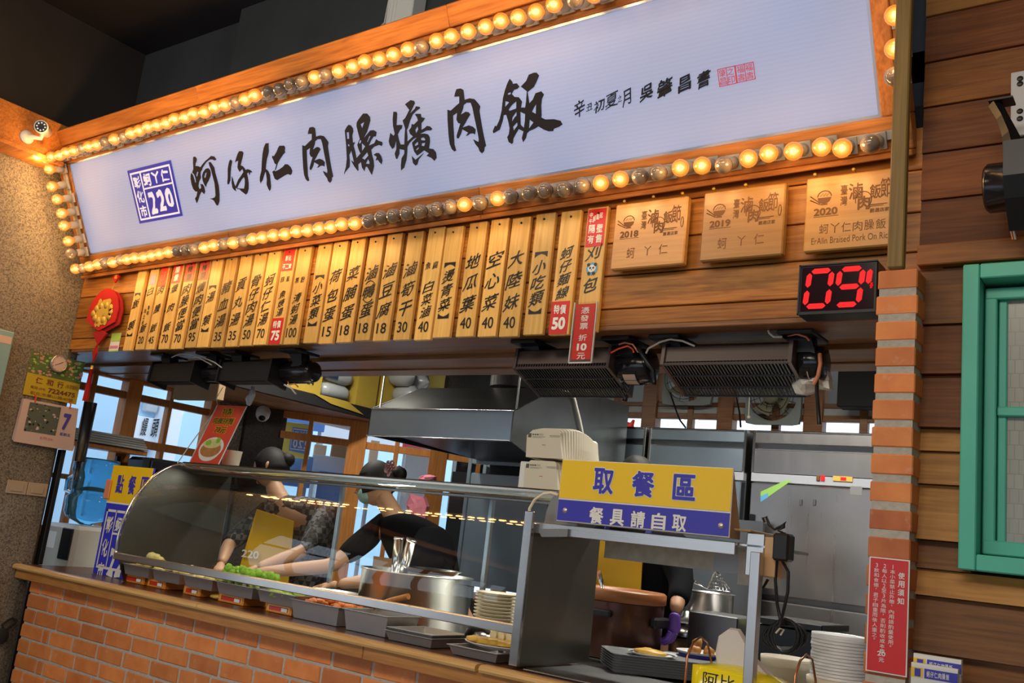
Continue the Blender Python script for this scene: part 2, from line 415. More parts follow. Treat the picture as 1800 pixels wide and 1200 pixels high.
# ================================================================== THE SETTING
# floor and ceiling
b = B(); b.box(-9, 4, -9, .0, -.1, 0); struct('floor', b, 'floor_tile')
b = B(); b.box(-5.6, 1.2, .12, 3.5, 0, .15); o = struct('floor', b, 'floor_tile')
b = B(); b.box(-5.3, 2.6, -7, .1, 4.05, 4.2); struct('ceiling', b, 'ceiling_black')
b = B(); b.box(-5.7, 1.2, .1, 3.5, 3.0, 3.1); struct('ceiling', b, 'ceiling_black')
# dark concrete wall above the sign, with a lintel step
wf = struct('wall_front'); b = B(); b.box(-5.3, 2.6, .1, .25, 2.9, 4.05); obj('concrete', b, 'concrete_dark', wf)
b = B(); b.box(-3.95, 2.6, .02, .1, 3.3, 4.05); obj('lintel', b, 'concrete_dark', wf)
b = B(); b.box(2.5, 2.6, -7, .1, 0, 4.05); struct('wall_right', b, 'wall_grey')
b = B(); b.box(-5.3, 2.6, -7.1, -7.0, 2.7, 4.05); b.box(-5.3, 2.6, -7.1, -7.0, 0, .9)
for x_ in (-5.3, -3.4, -1.4, .6, 2.2): b.box(x_, x_+.35, -7.1, -7.0, .9, 2.7)
struct('wall_back', b, 'wall_grey')
b = B()
for x_ in (-4.35, -3.75, -2.4, -1.9, -.4, .1, 1.3, 1.8): b.box(x_-.025, x_+.025, -7.08, -7.03, .9, 2.7)
b.box(-5.3, 2.6, -7.08, -7.03, 2.15, 2.2); struct('window_5', b, 'wood_window_dark')
b = B(); b.box(.9, 1.0, .3, 3.5, 0, 3.1); struct('wall_right', b, 'wall_grey')
# left wall, washed granite chips; its end is rounded by the board
XL = -4.92
b = B(); prof = [(-6, XL), (.02, XL), (.07, XL-.015), (.10, XL-.05), (.10, XL-.28), (-6, XL-.28)]
prof[0] = (-1.3, XL); prof[-1] = (-1.3, XL-.28)
b.prism([(p[0], p[1]) for p in prof], 3.2, (0, 0, 0), (0, 1, 0), (1, 0, 0), (0, 0, 1)); b.box(XL-.28, XL, -6, -1.3, 0, .95); b.box(XL-.28, XL, -6, -1.3, 2.35, 3.2); b.box(XL-.28, XL, -6, -4.4, .95, 2.35); struct('wall_left', b, 'granite_wash')
b = B()
for k in range(8): b.box(XL-.16, XL-.12, -4.4+.44*k-.02, -4.4+.44*k+.02, .95, 2.35)
b.box(XL-.16, XL-.12, -4.4, -1.3, 1.9, 1.95); struct('window_6', b, 'wood_window_dark')
b = B(); b.box(XL-.28, XL, -6, .1, 3.2, 4.05); struct('wall_left', b, 'ceiling_black')
b = B(); b.cbox(XL+.001, XL+.13, -6, -.30, 3.2, 3.4, .004); b.cbox(XL+.001, XL+.16, -6, -.30, 3.175, 3.198, .002); struct('trim_1', b, 'wood_frame')

# kitchen walls
def window_wall(name, P, Q, z0, z1, posts, rail_z, panes, thick=.05, sill=None, m='wood_window', mr='wood_window'):
    """wooden window in the wall plane P->Q: posts at (a, width), rails at heights, glass between"""
    P = Vector(P); Q = Vector(Q); u = (Q-P); L = u.length; u.normalize(); n = Vector((u.y, -u.x, 0))
    w = struct(name)
    def bx(a0, a1, za, zb, d0, d1, part, mm):
        b = B(); M = Matrix((u, n, Vector((0, 0, 1)))).transposed().to_4x4(); M.translation = P
        b.cbox(a0, a1, d0, d1, za, zb, .003, M); return obj(part, b, mm, w)
    for a, wd in posts: bx(a-wd/2, a+wd/2, z0, z1, -thick/2 if wd < .06 else -thick, thick/2 if wd < .06 else thick*.8, 'post' if wd >= .06 else 'mullion', m)
    for z, h in rail_z: bx(0, L, z-h/2, z+h/2, -thick*.45, thick*.45, 'rail', mr)
    for a0, a1, za, zb in panes:
        bx(a0, a1, za, zb, -.004, .004, 'pane', 'glass')
    return w
XW = -5.5
# left wall of the kitchen: low wall, windows, dark column
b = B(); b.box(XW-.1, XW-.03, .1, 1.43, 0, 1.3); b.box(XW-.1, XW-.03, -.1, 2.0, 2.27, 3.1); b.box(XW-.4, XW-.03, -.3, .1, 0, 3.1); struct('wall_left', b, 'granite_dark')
window_wall('window_1', (XW, .1, 0), (XW, 1.43, 0), 1.28, 2.27, [(.02, .05), (.42, .035), (.69, .1), (.97, .028), (1.30, .06)],
            [(1.30, .06), (1.62, .03), (1.88, .05), (2.165, .045), (2.26, .02)], [(.02, 1.3, 1.3, 2.27)])
b = B(); b.box(XW-.12, XW+.03, 1.43, 1.66, .15, 2.27); struct('trim_2', b, 'granite_wash')
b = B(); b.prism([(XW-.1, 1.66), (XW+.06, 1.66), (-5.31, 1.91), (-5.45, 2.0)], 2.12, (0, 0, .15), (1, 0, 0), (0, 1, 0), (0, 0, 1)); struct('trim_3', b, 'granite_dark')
PA = Vector((-5.325, 1.883, 0)); PB = Vector((-3.90, 3.49, 0)); dA = (PB-PA).normalized()
def along(px, py):  # where a measured window edge falls on the angled wall
    g = at(px, py, Z=2.0)-CP; n = Vector((dA.y, -dA.x, 0)); t = ((PA-CP).dot(n))/g.dot(n); return ((CP+g*t)-PA).dot(dA)
posts = [(along(547, 745), .03), (along(626, 790), .13), (along(700, 770), .03), (along(770, 800), .13), (along(843, 800), .028), (along(903, 800), .1), (1.95, .05)]
window_wall('window_2', PA, PB, 1.1, 2.27, posts, [(1.12, .08), (2.10, .05), (2.245, .05)], [(0, 2.1, 1.12, 2.24)])
b = B(); nA = Vector((dA.y, -dA.x, 0))
b.prism([(0, 0), (2.15, 0), (2.15, 1.1), (0, 1.1)], .08, PA-nA*.04, dA, (0, 0, 1), nA)
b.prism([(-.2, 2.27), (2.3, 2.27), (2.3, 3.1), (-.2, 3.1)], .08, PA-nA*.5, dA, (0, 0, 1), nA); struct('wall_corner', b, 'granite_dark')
# rear wall with timber lattice, high windows and two wall fans
YR = 3.3
wr = window_wall('window_3', (-4.1, YR, 0), (.9, YR, 0), 1.0, 3.1,
     [(a, w_) for a, w_ in [(.43, .1), (at(1083, 737, Y=YR).x+4.1, .04), (at(1147, 700, Y=YR).x+4.1, .11), (at(1215, 738, Y=YR).x+4.1, .04), (at(1280, 700, Y=YR).x+4.1, .11), (at(1365, 738, Y=YR).x+4.1, .05), (at(1432, 738, Y=YR).x+4.1, .12), (at(1520, 738, Y=YR).x+4.1, .05), (3.0, .1), (3.6, .1), (4.6, .1)]],
     [(2.38, .10), (2.515, .04), (2.595, .03), (3.0, .06)], [(.2, 4.6, 2.42, 2.50), (.2, 4.6, 2.605, 3.0)], m='wood_window_dark', mr='wood_window_dark')
b = B(); b.box(-4.1, .95, YR+.03, YR+.12, 0, 2.38); b.box(-4.1, .95, YR-.012, YR+.015, 2.53, 2.585); b.box(-4.1, .95, YR+.35, YR+.4, 2.56, 3.1); struct('wall_back', b, 'wall_grey')  # last box is added behind the upper panes to keep them dark

# ------------------------------------------------------------------ brick counter front (every brick a part)
YB = .045
cnt = thing('brick_counter', 'long counter front of orange bricks below the wooden top', 'counter', (-3, YB, 0))
XB0, XB1 = -4.85, -.735
b = B(); b.box(XB0+.006, XB1, YB+.003, YB+.12, 0, 1.09); obj('mortar', b, 'mortar', cnt)
def brick_mesh(w, h, d, seed):
    rr = random.Random(seed); b = B(); c = .004
    b.cbox(-w/2, w/2, 0, d, -h/2, h/2, c); b.v = [(x+rr.uniform(-.0015, .0015), y+rr.uniform(-.001, .001), z+rr.uniform(-.0015, .0015)) for x, y, z in b.v]
    me = b.mesh('brick'); me.materials.append(MATS['brick_orange']); return me
full = [brick_mesh(.197, .061, .1, i) for i in range(6)]; half = [brick_mesh(.05, .061, .1, 20+i) for i in range(3)]; hb = [brick_mesh(.096, .061, .1, 30+i) for i in range(3)]
PIT = .0725
nb = 0
for row in range(11):
    z = 1.083-.0615/2-row*PIT+ (0)
    x = XB0
    seq = []
    if row % 2 == 0: seq = [('h', .096)]
    elif row % 4 == 1: seq = [('f', .197), ('q', .05)]
    else: seq = [('f', .197), ('q', .05)]
    while x < XB1-.03:
        k, w_ = seq.pop(0) if seq else ('f', .197)
        if k == 'f' and x+w_ > XB1: k, w_ = 'h', .096
        if x+w_ > XB1+.02: break
        me = R.choice({'f': full, 'q': half, 'h': hb}[k])
        o = bpy.data.objects.new('brick', me); COL.objects.link(o); o.parent = cnt
        o.location = Vector((x+w_/2, YB-R.uniform(0, .003), z)) - cnt.location; o.rotation_euler = (R.uniform(-.004, .004), R.uniform(-.006, .006), R.uniform(-.006, .006))
        x += w_+.0125; nb += 1
# wooden worktop with a moulded edge, its highlight painted into a paler colour
wt = thing('wooden_countertop', 'dark brown wooden countertop with pale moulded front edge, on the brick wall', 'countertop', (-3, .1, 1.09))
b = B(); b.cbox(-4.918, -.735, .012, .42, 1.11, 1.15, .003); obj('top_board', b, 'wood_top', wt)
b = B(); b.cbox(-4.918, -2.45, -.012, .012, 1.082, 1.128, .003); b.cbox(-2.447, -.735, -.013, .012, 1.081, 1.128, .003); b.cbox(-4.9, -.735, .012, .05, 1.085, 1.11, .002); obj('apron_strip', b, 'wood_edge', wt)
b = B()
prof = [(-.03, 1.128), (-.034, 1.136), (-.03, 1.147), (-.018, 1.1515), (.0115, 1.1515), (.0115, 1.128)]
for xa, xb in ((-4.918, -3.4), (-3.397, -1.93), (-1.915, -.735)): b.prism([(p[0], p[1]) for p in prof], xb-xa, (xa, 0, 0), (0, 1, 0), (0, 0, 1), (1, 0, 0))
wood('wood_moulding_highlight', (.62, .34, .11), (.85, .55, .22), 0, .28, .8, False)
obj('edge_moulding', b, 'wood_moulding_highlight', wt)
b = B(); b.cbox(-4.8, 0.6, .425, .95, 1.09, 1.146, .004); b.box(-4.8, 0.6, .45, .92, .15, 1.09)
solo('steel_worktable', b, 'steel_dark', 'dark steel worktable running behind the wooden countertop', 'table')
b = B(); b.cbox(-1.80, -.74, .05, .42, 1.1515, 1.156, .001)
solo('steel_pickup_plate', b, 'steel_dark', 'dark flat steel plate on the counter under the pickup shelf', 'plate')

# ------------------------------------------------------------------ fascia, soffit, sticks board
fas = struct('wall_front'); YF = .02
zl = [at(1150, y, Y=YF).z for y in (330, 357, 420, 479, 539)]
zl = [2.82, zl[1], zl[2], zl[3], zl[4], 2.275]
for i in range(5):
    za, zb = zl[i+1], zl[i]
    cuts = [-4.92, R.uniform(-3.9, -2.6), -.56]
    for k in range(2):
        b = B(); b.cbox(cuts[k]+.001, cuts[k+1]-.001, YF, YF+.03, za+.002, zb-.002, .0025); obj('plank', b, 'wood_fascia', fas)
b = B(); b.box(-4.92, -.56, YF+.031, YF+.06, 2.3, 2.9); obj('backing', b, 'black_matte', fas)
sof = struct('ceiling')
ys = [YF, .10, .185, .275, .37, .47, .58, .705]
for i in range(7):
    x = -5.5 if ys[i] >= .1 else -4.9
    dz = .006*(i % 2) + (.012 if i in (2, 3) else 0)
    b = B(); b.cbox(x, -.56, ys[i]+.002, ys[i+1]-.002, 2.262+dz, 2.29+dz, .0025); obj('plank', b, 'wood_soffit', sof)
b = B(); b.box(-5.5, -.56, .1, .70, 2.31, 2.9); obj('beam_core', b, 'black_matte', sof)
# storage deck along the windows
dk = struct('ceiling')
xs = [-5.62, -5.48, -5.34, -5.20, -5.06, -4.93, -4.80]
for i in range(6):
    b = B(); b.cbox(xs[i]+.0015, xs[i+1]-.0015, .707, 3.6, 2.27, 2.292, .002); obj('plank', b, 'wood_deck', dk)
b = B(); b.cbox(-4.798, -4.775, .707, 3.4, 2.275, 2.345, .002); obj('edge_board', b, 'black_matte', dk)
b = B(); b.box(-5.5, -4.8, .71, 3.3, 2.293, 2.35); obj('deck_board', b, 'black_matte', dk)
b = B(); b.box(-4.795, -4.78, 2.35, 3.3, 2.235, 2.26); obj('tube_trim', b, 'white', dk)

# ------------------------------------------------------------------ right wall: brick pillar, post, siding, teal window
XP0, XP1 = at(1543, 475, Y=-.07).x, at(1614, 475, Y=-.07).x
pil = thing('brick_pillar', 'narrow brick pillar between the kitchen opening and the plank wall', 'pillar', ((XP0+XP1)/2, -.07, 0))
b = B(); b.box(XP0+.005, XP1-.004, -.067, .25, 0, at(1560, 475, Y=-.07).z-.003); obj('mortar', b, 'mortar', pil)
zt = at(1560, 475, Y=-.07).z
w_ = XP1-XP0
for i in range(31):
    b = B(); h = .052; z = zt-i*.0706
    b.cbox(XP0+R.uniform(-.002, .002), XP1+R.uniform(-.002, .001), -.07+R.uniform(-.002, .002), .2, z-h, z, .003)
    if i > 31: break
    obj('brick', b, 'brick_red' if i > 8 else 'brick_orange', pil)
post = B(); PX0, PX1 = at(1575, 0, Y=-.40).x, at(1602, 0, Y=-.40).x
post.cbox(PX0, PX1, -.40, -.375, at(1570, 470, Y=-.40).z, 4.05, .003); 
solo('wooden_post', post, 'wood_post', 'yellowish rough wooden post hanging above the brick pillar at the sign end', 'post')
sid = struct('wall_right')
SY = .02
ylist = [-60, 38, 115, 197, 277, 360, 445]
zz = [at(1603, y, Y=SY).z for y in ylist]
zz += [at(1617, y, Y=SY).z for y in (475,)]
low = [475, 573, 660, 753, 793, 851, 948, 998, 1045, 1143, 1165]
zlow = [at(1617, y, Y=SY).z for y in low]
cols = ['wood_siding_honey', 'wood_siding_dark', 'wood_siding_honey', 'wood_siding_dark', 'wood_siding_dark', 'wood_siding_dark']
mats_up = ['wood_siding_honey', 'wood_siding_dark', 'wood_siding_mid', 'wood_siding_dark', 'wood_siding_dark', 'wood_siding_mid', 'wood_siding_mid']
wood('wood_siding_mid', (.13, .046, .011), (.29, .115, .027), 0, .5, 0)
def lap(z1, z0, m_, x1=2.5, x0=-.62, d=.02):
    b = B(); b.prism([(SY-d, z0), (SY-d+.001, z0+.004), (SY-.004, z1), (SY+.03, z1), (SY+.03, z0)], x1-x0, (x0, 0, 0), (0, 1, 0), (0, 0, 1), (1, 0, 0)); return obj('plank', b, m_, sid)
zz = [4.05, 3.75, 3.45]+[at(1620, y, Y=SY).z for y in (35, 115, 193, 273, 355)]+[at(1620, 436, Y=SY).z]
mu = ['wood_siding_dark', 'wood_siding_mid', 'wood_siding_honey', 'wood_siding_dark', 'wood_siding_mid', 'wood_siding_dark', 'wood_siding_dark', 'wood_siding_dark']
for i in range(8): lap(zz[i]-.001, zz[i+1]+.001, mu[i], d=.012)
b = B(); b.cbox(-.62, 2.5, SY-.035, SY+.02, zlow[0]+.003, zz[-1]-.002, .003); obj('rail', b, 'wood_siding_mid', sid)
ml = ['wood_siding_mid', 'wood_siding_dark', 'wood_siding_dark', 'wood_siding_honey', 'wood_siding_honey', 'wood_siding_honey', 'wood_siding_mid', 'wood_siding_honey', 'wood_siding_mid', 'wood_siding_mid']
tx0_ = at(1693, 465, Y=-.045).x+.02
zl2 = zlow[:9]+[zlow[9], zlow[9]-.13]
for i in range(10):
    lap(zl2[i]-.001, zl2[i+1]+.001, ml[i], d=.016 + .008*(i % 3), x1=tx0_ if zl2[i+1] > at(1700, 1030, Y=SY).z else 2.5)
z = zl2[-1]
while z > .05: lap(z-.001, z-.11, 'wood_siding_mid', d=.02); z -= .112
b = B(); b.box(-.62, 2.5, SY+.031, SY+.08, 0, 4.05); obj('backing', b, 'black_matte', sid)
# teal window
tw = struct('window_4')
TY = -.045
tx0 = at(1693, 465, Y=TY).x; tz1 = at(1693, 465, Y=TY).z; tz0 = at(1688, 1000, Y=TY).z; tw_ = at(1722, 470, Y=TY).x-tx0
tx1 = tx0+.95
def tb(x0, x1, z0, z1, y0, y1, nm): b = B(); b.cbox(x0, x1, y0, y1, z0, z1, .003); return obj(nm, b, 'teal', tw)
tb(tx0, tx0+tw_, tz0, tz1, TY, .05, 'casing'); tb(tx1-tw_, tx1, tz0, tz1, TY, .05, 'casing')
tb(tx0+tw_+.001, tx1-tw_-.001, tz1-tw_, tz1, TY, .05, 'casing'); tb(tx0+tw_+.001, tx1-tw_-.001, tz0, tz0+tw_, TY, .05, 'casing')
sy0 = .012
sx0, sx1, sz0, sz1 = tx0+tw_+.004, tx1-tw_-.004, tz0+tw_+.004, tz1-tw_-.012
tb(sx0, sx0+.028, sz0, sz1, sy0, .06, 'sash'); tb(sx0+.03, sx0+.05, sz0+.03, sz1-.03, sy0+.015, .06, 'sash'); tb(sx1-.04, sx1, sz0, sz1, sy0, .06, 'sash')
tb(sx0+.001, sx1, sz1-.03, sz1, sy0-.002, .06, 'sash'); tb(sx0+.001, sx1, sz0, sz0+.035, sy0-.002, .06, 'sash')
zm = at(1760, 722, Y=sy0).z
tb(sx0+.03, sx1-.03, zm-.012, zm+.012, sy0+.004, .05, 'muntin'); tb((sx0+sx1)/2-.012, (sx0+sx1)/2+.012, sz0+.03, sz1-.03, sy0+.006, .05, 'muntin')
tb(sx0-.003, sx0+.03, sz0, sz1, .046, .0505, 'jamb')
b = B(); b.box(sx0+.03, sx1-.03, .035, .04, sz0+.02, sz1-.02)
mg, n_, l_, bs = nt('lattice_glass'); MATS['lattice_glass'] = mg
tc = n_.new('ShaderNodeTexCoord'); bt = n_.new('ShaderNodeTexBrick'); mp = n_.new('ShaderNodeMapping'); mp.inputs['Rotation'].default_value = (PI/2, 0, 0)
l_.new(tc.outputs['Object'], mp.inputs[0]); l_.new(mp.outputs[0], bt.inputs['Vector']); bt.inputs['Scale'].default_value = 22; bt.inputs['Mortar Size'].default_value = .025
bt.inputs['Color1'].default_value = (.36, .35, .30, 1); bt.inputs['Color2'].default_value = (.33, .32, .28, 1); bt.inputs['Mortar'].default_value = (.27, .26, .22, 1)
bt.offset = .5; bt.inputs['Brick Width'].default_value = .45; bt.inputs['Row Height'].default_value = .8
l_.new(bt.outputs['Color'], bs.inputs['Base Color']); bs.inputs['Roughness'].default_value = .25
obj('pane', b, 'lattice_glass', tw)

# ------------------------------------------------------------------ THE SIGN
SO = at(160, 448, Y=-.05); SE = at(1547, 206, Y=-.05); SU = SE-SO; SL = SU.length; SU.normalize()
SV = Vector((0, -.49, 1)); SV -= SU*SV.dot(SU); SV.normalize(); SN = SU.cross(SV)
def S(px, py, w=0):
    g = at(px, py, Y=5)-CP; P0 = SO+SN*w; t = (P0-CP).dot(SN)/g.dot(SN); P = CP+g*t; return (P-SO).dot(SU), (P-SO).dot(SV)
def SP(u, v, w=0): return SO+SU*u+SV*v+SN*w
SM = Matrix((SU, SV, SN)).transposed().to_4x4(); SM.translation = SO
sg = thing('shop_sign', 'long leaning lightbox shop sign with black brush characters in a wooden frame', 'sign', tuple(SO))
SR = SL+.005; SH = .485
mp_ = bpy.data.materials.new('lightbox'); mp_.use_nodes = True; MATS['lightbox'] = mp_
n_ = mp_.node_tree.nodes; l_ = mp_.node_tree.links; bs = n_['Principled BSDF']
tc = n_.new('ShaderNodeTexCoord'); wv = n_.new('ShaderNodeTexWave'); wv.wave_type = 'BANDS'; wv.bands_direction = 'Z'; wv.inputs['Scale'].default_value = 26; wv.inputs['Distortion'].default_value = 0
l_.new(tc.outputs['Object'], wv.inputs['Vector'])
mr = n_.new('ShaderNodeMapRange'); mr.inputs['To Min'].default_value = .96; mr.inputs['To Max'].default_value = 1.04; l_.new(wv.outputs['Fac'], mr.inputs['Value'])
bs.inputs['Base Color'].default_value = (.16, .16, .18, 1); bs.inputs['Roughness'].default_value = .5
bs.inputs['Emission Color'].default_value = (.29, .37, .61, 1); ml_ = n_.new('ShaderNodeMath'); ml_.operation = 'MULTIPLY'; ml_.inputs[1].default_value = .75
nn = n_.new('ShaderNodeTexNoise'); nn.inputs['Scale'].default_value = 1.1; nn.inputs['Detail'].default_value = 1; l_.new(tc.outputs['Object'], nn.inputs['Vector']); m4 = n_.new('ShaderNodeMapRange'); m4.inputs['From Min'].default_value = .3; m4.inputs['From Max'].default_value = .7; m4.inputs['To Min'].default_value = .82; m4.inputs['To Max'].default_value = 1.12; l_.new(nn.outputs['Fac'], m4.inputs['Value'])
m5 = n_.new('ShaderNodeMath'); m5.operation = 'MULTIPLY'; l_.new(m4.outputs[0], m5.inputs[0]); l_.new(mr.outputs[0], m5.inputs[1]); l_.new(m5.outputs[0], ml_.inputs[0]); l_.new(ml_.outputs[0], bs.inputs['Emission Strength'])
b = B(); b.box(0, SR, 0, SH, -.06, 0, SM); obj('light_panel', b, 'lightbox', sg)
mat('alu', (.55, .58, .66), .3, .8)
b = B()
for a in ((0, SR, 0, .008), (0, SR, SH-.008, SH), (0, .008, .008, SH-.008), (SR-.008, SR, .008, SH-.008)): b.box(a[0], a[1], a[2], a[3], .0005, .006, SM)
obj('metal_edge', b, 'alu', sg)
cs = [0, 1.16, 2.62, SR+.078]
def sbox(u0, u1, v0, v1, w0, w1, nm, m_, c=.003): b = B(); b.cbox(u0, u1, v0, v1, w0, w1, c, SM); return obj(nm, b, m_, sg)
for k in range(3):
    a0 = cs[k] - (.10 if k == 0 else 0)+.0005; a1 = cs[k+1]-.0005
    sbox(a0, a1, -.10, -.001, -.05, .012, 'frame_board', 'wood_frame')
    sbox(a0, a1, SH+.001, SH+.09, -.05, .010, 'frame_board', 'wood_frame')
    sbox(a0, a1, SH+.092, SH+.172, -.08, .022, 'frame_beam', 'wood_frame')
    sbox(a0, a1, -.118, -.101, -.05, .03, 'frame_lip', 'wood_frame')
sbox(-.10, -.001, 0, SH, -.05, .010, 'frame_board', 'wood_frame_side'); sbox(SR+.001, SR+.05, 0, SH, -.05, .014, 'frame_board', 'wood_frame_side'); sbox(SR+.051, SR+.078, 0, SH, -.05, .010, 'frame_board', 'wood_frame_side')
mat('channel', (.55, .50, .40), .5)
sbox(-.05, SR+.07, -.066, -.040, .0125, .022, 'cable_channel', 'channel', .001)
sbox(-.05, SR+.07, SH+.028, SH+.054, .0105, .020, 'cable_channel', 'channel', .001)
sbox(-.055, -.025, .0, SH, .0105, .02, 'cable_channel', 'channel', .001)
# brush characters, traced as outlines
CH = []
def outl(ox, oy, k, polys): CH.append([[(ox+x/k, oy+y/k) for x, y in p] for p in polys])
outl(320, 270, 12, [[(243,65),(285,62),(318,100),(318,150),(295,200),(290,262),(325,258),(365,268),(395,285),(430,230),(500,150),(560,100),(620,45),(690,60),(735,120),(695,145),(640,120),(590,125),(520,180),(440,300),(435,335),(405,375),(400,440),(408,510),(370,590),(355,680),(375,745),(405,730),(408,690),(390,640),(440,640),(475,690),(498,800),(475,855),(420,800),(385,870),(350,980),(320,1050),(285,965),(280,940),(310,900),(330,800),(285,795),(240,740),(205,640),(185,520),(190,430),(205,405),(240,450),(275,560),(285,610),(300,600),(290,520),(262,440),(220,395),(245,320),(238,200),(238,110)],
 [(330,380),(350,385),(325,490),(308,450)]])
outl(320, 270, 12, [[(430,460),(450,390),(500,320),(560,303),(600,340),(615,400),(610,470),(570,570),(530,640),(515,710),(480,660),(445,580),(430,500)], [(500,410),(525,395),(515,450),(500,510),(475,495)]])
outl(320, 270, 12, [[(565,180),(610,172),(650,230),(690,290),(710,400),(750,540),(785,680),(800,850),(800,1000),(770,1090),(735,1090),(705,1040),(680,990),(640,965),(590,945),(650,940),(700,915),(712,880),(705,760),(690,620),(650,470),(620,350),(575,230)]])
outl(390, 250, 12, [[(185,362),(225,385),(225,420),(205,520),(195,640),(190,800),(165,870),(135,895),(120,860),(130,740),(130,560),(150,440),(170,380)]])
outl(390, 250, 12, [[(215,710),(240,760),(270,870),(295,930),(310,890),(350,790),(420,690),(460,625),(440,565),(380,625),(340,550),(335,515),(350,390),(310,405),(280,430),(305,340),(335,250),(370,185),(440,188),(465,220),(450,300),(425,400),(405,485),(455,505),(490,550),(510,580),(550,565),(600,580),(645,615),(640,635),(605,635),(605,660),(585,700),(575,650),(570,635),(540,655),(560,750),(575,860),(575,980),(550,1070),(515,1105),(470,1070),(405,1020),(380,990),(340,990),(312,960),(300,975),(310,1035),(270,1010),(230,960),(212,860)],
 [(475,735),(490,790),(490,880),(475,975),(330,970),(370,880),(430,780)]])
outl(390, 250, 12, [[(940,10),(960,25),(995,10),(995,100),(1000,190),(985,270),(960,350),(945,460),(935,560),(985,600),(1025,690),(1035,800),(1048,930),(1040,990),(1015,1030),(985,980),(950,890),(955,780),(935,640),(925,620),(900,700),(870,800),(840,840),(825,870),(805,800),(810,720),(840,600),(850,400),(865,230),(890,110),(915,50)]])
outl(390, 250, 12, [[(1220,72),(1320,70),(1345,110),(1335,190),(1350,205),(1300,260),(1240,350),(1190,440),(1160,540),(1140,590),(1125,585),(1155,465),(1120,450),(1100,390),(1065,320),(1070,280),(1105,290),(1160,200),(1195,110)]])
outl(390, 250, 12, [[(1070,620),(1110,590),(1140,610),(1200,580),(1290,520),(1340,460),(1400,465),(1460,520),(1495,600),(1485,660),(1455,690),(1400,670),(1350,690),(1270,740),(1175,800),(1120,770),(1095,700)]])
NIK = [(245,140),(305,128),(345,150),(352,200),(362,300),(430,278),(500,290),(550,350),(583,400),(572,470),(585,560),(610,720),(635,860),(665,1000),(645,1020),(638,1080),(605,1115),(570,1080),(555,1030),(510,970),(480,900),(520,920),(555,940),(560,900),(540,780),(500,580),(470,420),(445,345),(390,345),(350,380),(340,440),(310,525),(375,480),(420,490),(443,525),(410,580),(370,660),(335,720),(420,688),(480,710),(518,750),(510,830),(480,810),(440,815),(410,840),(375,850),(410,800),(380,780),(330,750),(315,810),(280,885),(250,885),(248,840),(300,660),(270,655),(245,600),(255,500),(200,540),(205,700),(215,860),(220,980),(245,1070),(215,1085),(180,1050),(150,970),(135,850),(120,600),(118,450),(165,465),(230,400),(285,350),(285,250),(215,255),(225,200)]
outl(520, 210, 10, [NIK])
CH.append([[(786.9+(x-118)/547*68.3, 155.3+(y-128)/987*114.3) for x, y in NIK]])
outl(595, 190, 9.6, [[(175,280),(215,290),(250,340),(258,390),(240,460),(250,580),(290,575),(262,630),(290,730),(310,840),(345,800),(375,765),(345,700),(322,620),(345,560),(365,520),(340,430),(308,300),(312,240),(350,180),(420,90),(490,90),(540,150),(545,210),(520,300),(490,400),(435,500),(470,460),(540,375),(600,370),(650,400),(640,475),(600,480),(560,540),(520,630),(610,590),(640,520),(680,550),(745,570),(750,610),(735,640),(690,620),(610,650),(560,700),(575,790),(600,880),(608,980),(590,1060),(570,1130),(545,1090),(490,990),(465,990),(445,1065),(400,1000),(385,910),(340,950),(345,1050),(330,1060),(270,980),(225,900),(222,880),(265,910),(240,800),(222,720),(190,790),(200,900),(195,990),(120,1080),(105,1120),(100,1095),(130,990),(145,850),(135,650),(115,420),(110,380),(140,320)],
 [(145,410),(180,405),(185,515),(155,520)],[(165,610),(185,610),(190,645),(170,640)],[(380,270),(440,235),(405,335)],[(400,590),(455,645),(405,720)],[(490,745),(508,800),(450,868),(405,845)],[(505,860),(528,910),(525,942),(470,935)],[(525,475),(545,470),(500,570),(490,570)],[(365,545),(388,540),(385,575),(365,600),(352,580)]])
outl(595, 190, 9.6, [[(595,785),(640,757),(690,755),(730,810),(750,880),(735,950),(705,920),(665,870),(630,885),(650,820)]])
outl(675, 165, 8.57, [[(145,268),(195,270),(205,295),(195,470),(240,465),(285,470),(275,520),(250,540),(215,610),(235,700),(255,760),(310,760),(315,620),(322,520),(300,450),(285,400),(325,360),(385,240),(320,155),(405,92),(460,105),(472,140),(400,290),(470,220),(485,185),(545,195),(550,215),(500,250),(440,310),(400,400),(365,520),(350,540),(360,640),(358,715),(440,640),(395,600),(380,550),(415,500),(420,450),(455,460),(515,400),(500,350),(470,310),(490,298),(560,300),(570,350),(625,365),(600,405),(570,440),(570,540),(620,510),(650,480),(700,490),(735,525),(710,550),(650,550),(590,580),(550,600),(620,595),(670,610),(695,650),(700,720),(685,820),(750,830),(790,880),(800,960),(765,1010),(720,965),(645,930),(680,895),(640,870),(610,850),(560,890),(505,930),(460,870),(440,800),(425,735),(500,655),(450,680),(390,740),(360,795),(355,900),(345,990),(310,1110),(262,1155),(258,1080),(268,970),(310,900),(310,845),(240,830),(240,900),(205,980),(185,975),(165,900),(190,830),(188,710),(165,800),(130,830),(90,770),(75,710),(100,585),(150,630),(165,600),(140,480),(135,380)],
 [(510,490),(520,530),(490,590),(478,540)],[(565,665),(600,655),(625,680),(620,700),(565,695)],[(575,745),(625,735),(610,785),(575,780)],[(515,720),(520,760),(475,785),(470,760)],[(530,800),(525,825),(495,850),(490,835)]])
outl(675, 165, 8.57, [[(420,930),(480,990),(600,890),(605,895),(530,985),(510,1060),(480,1080),(440,1040)]])
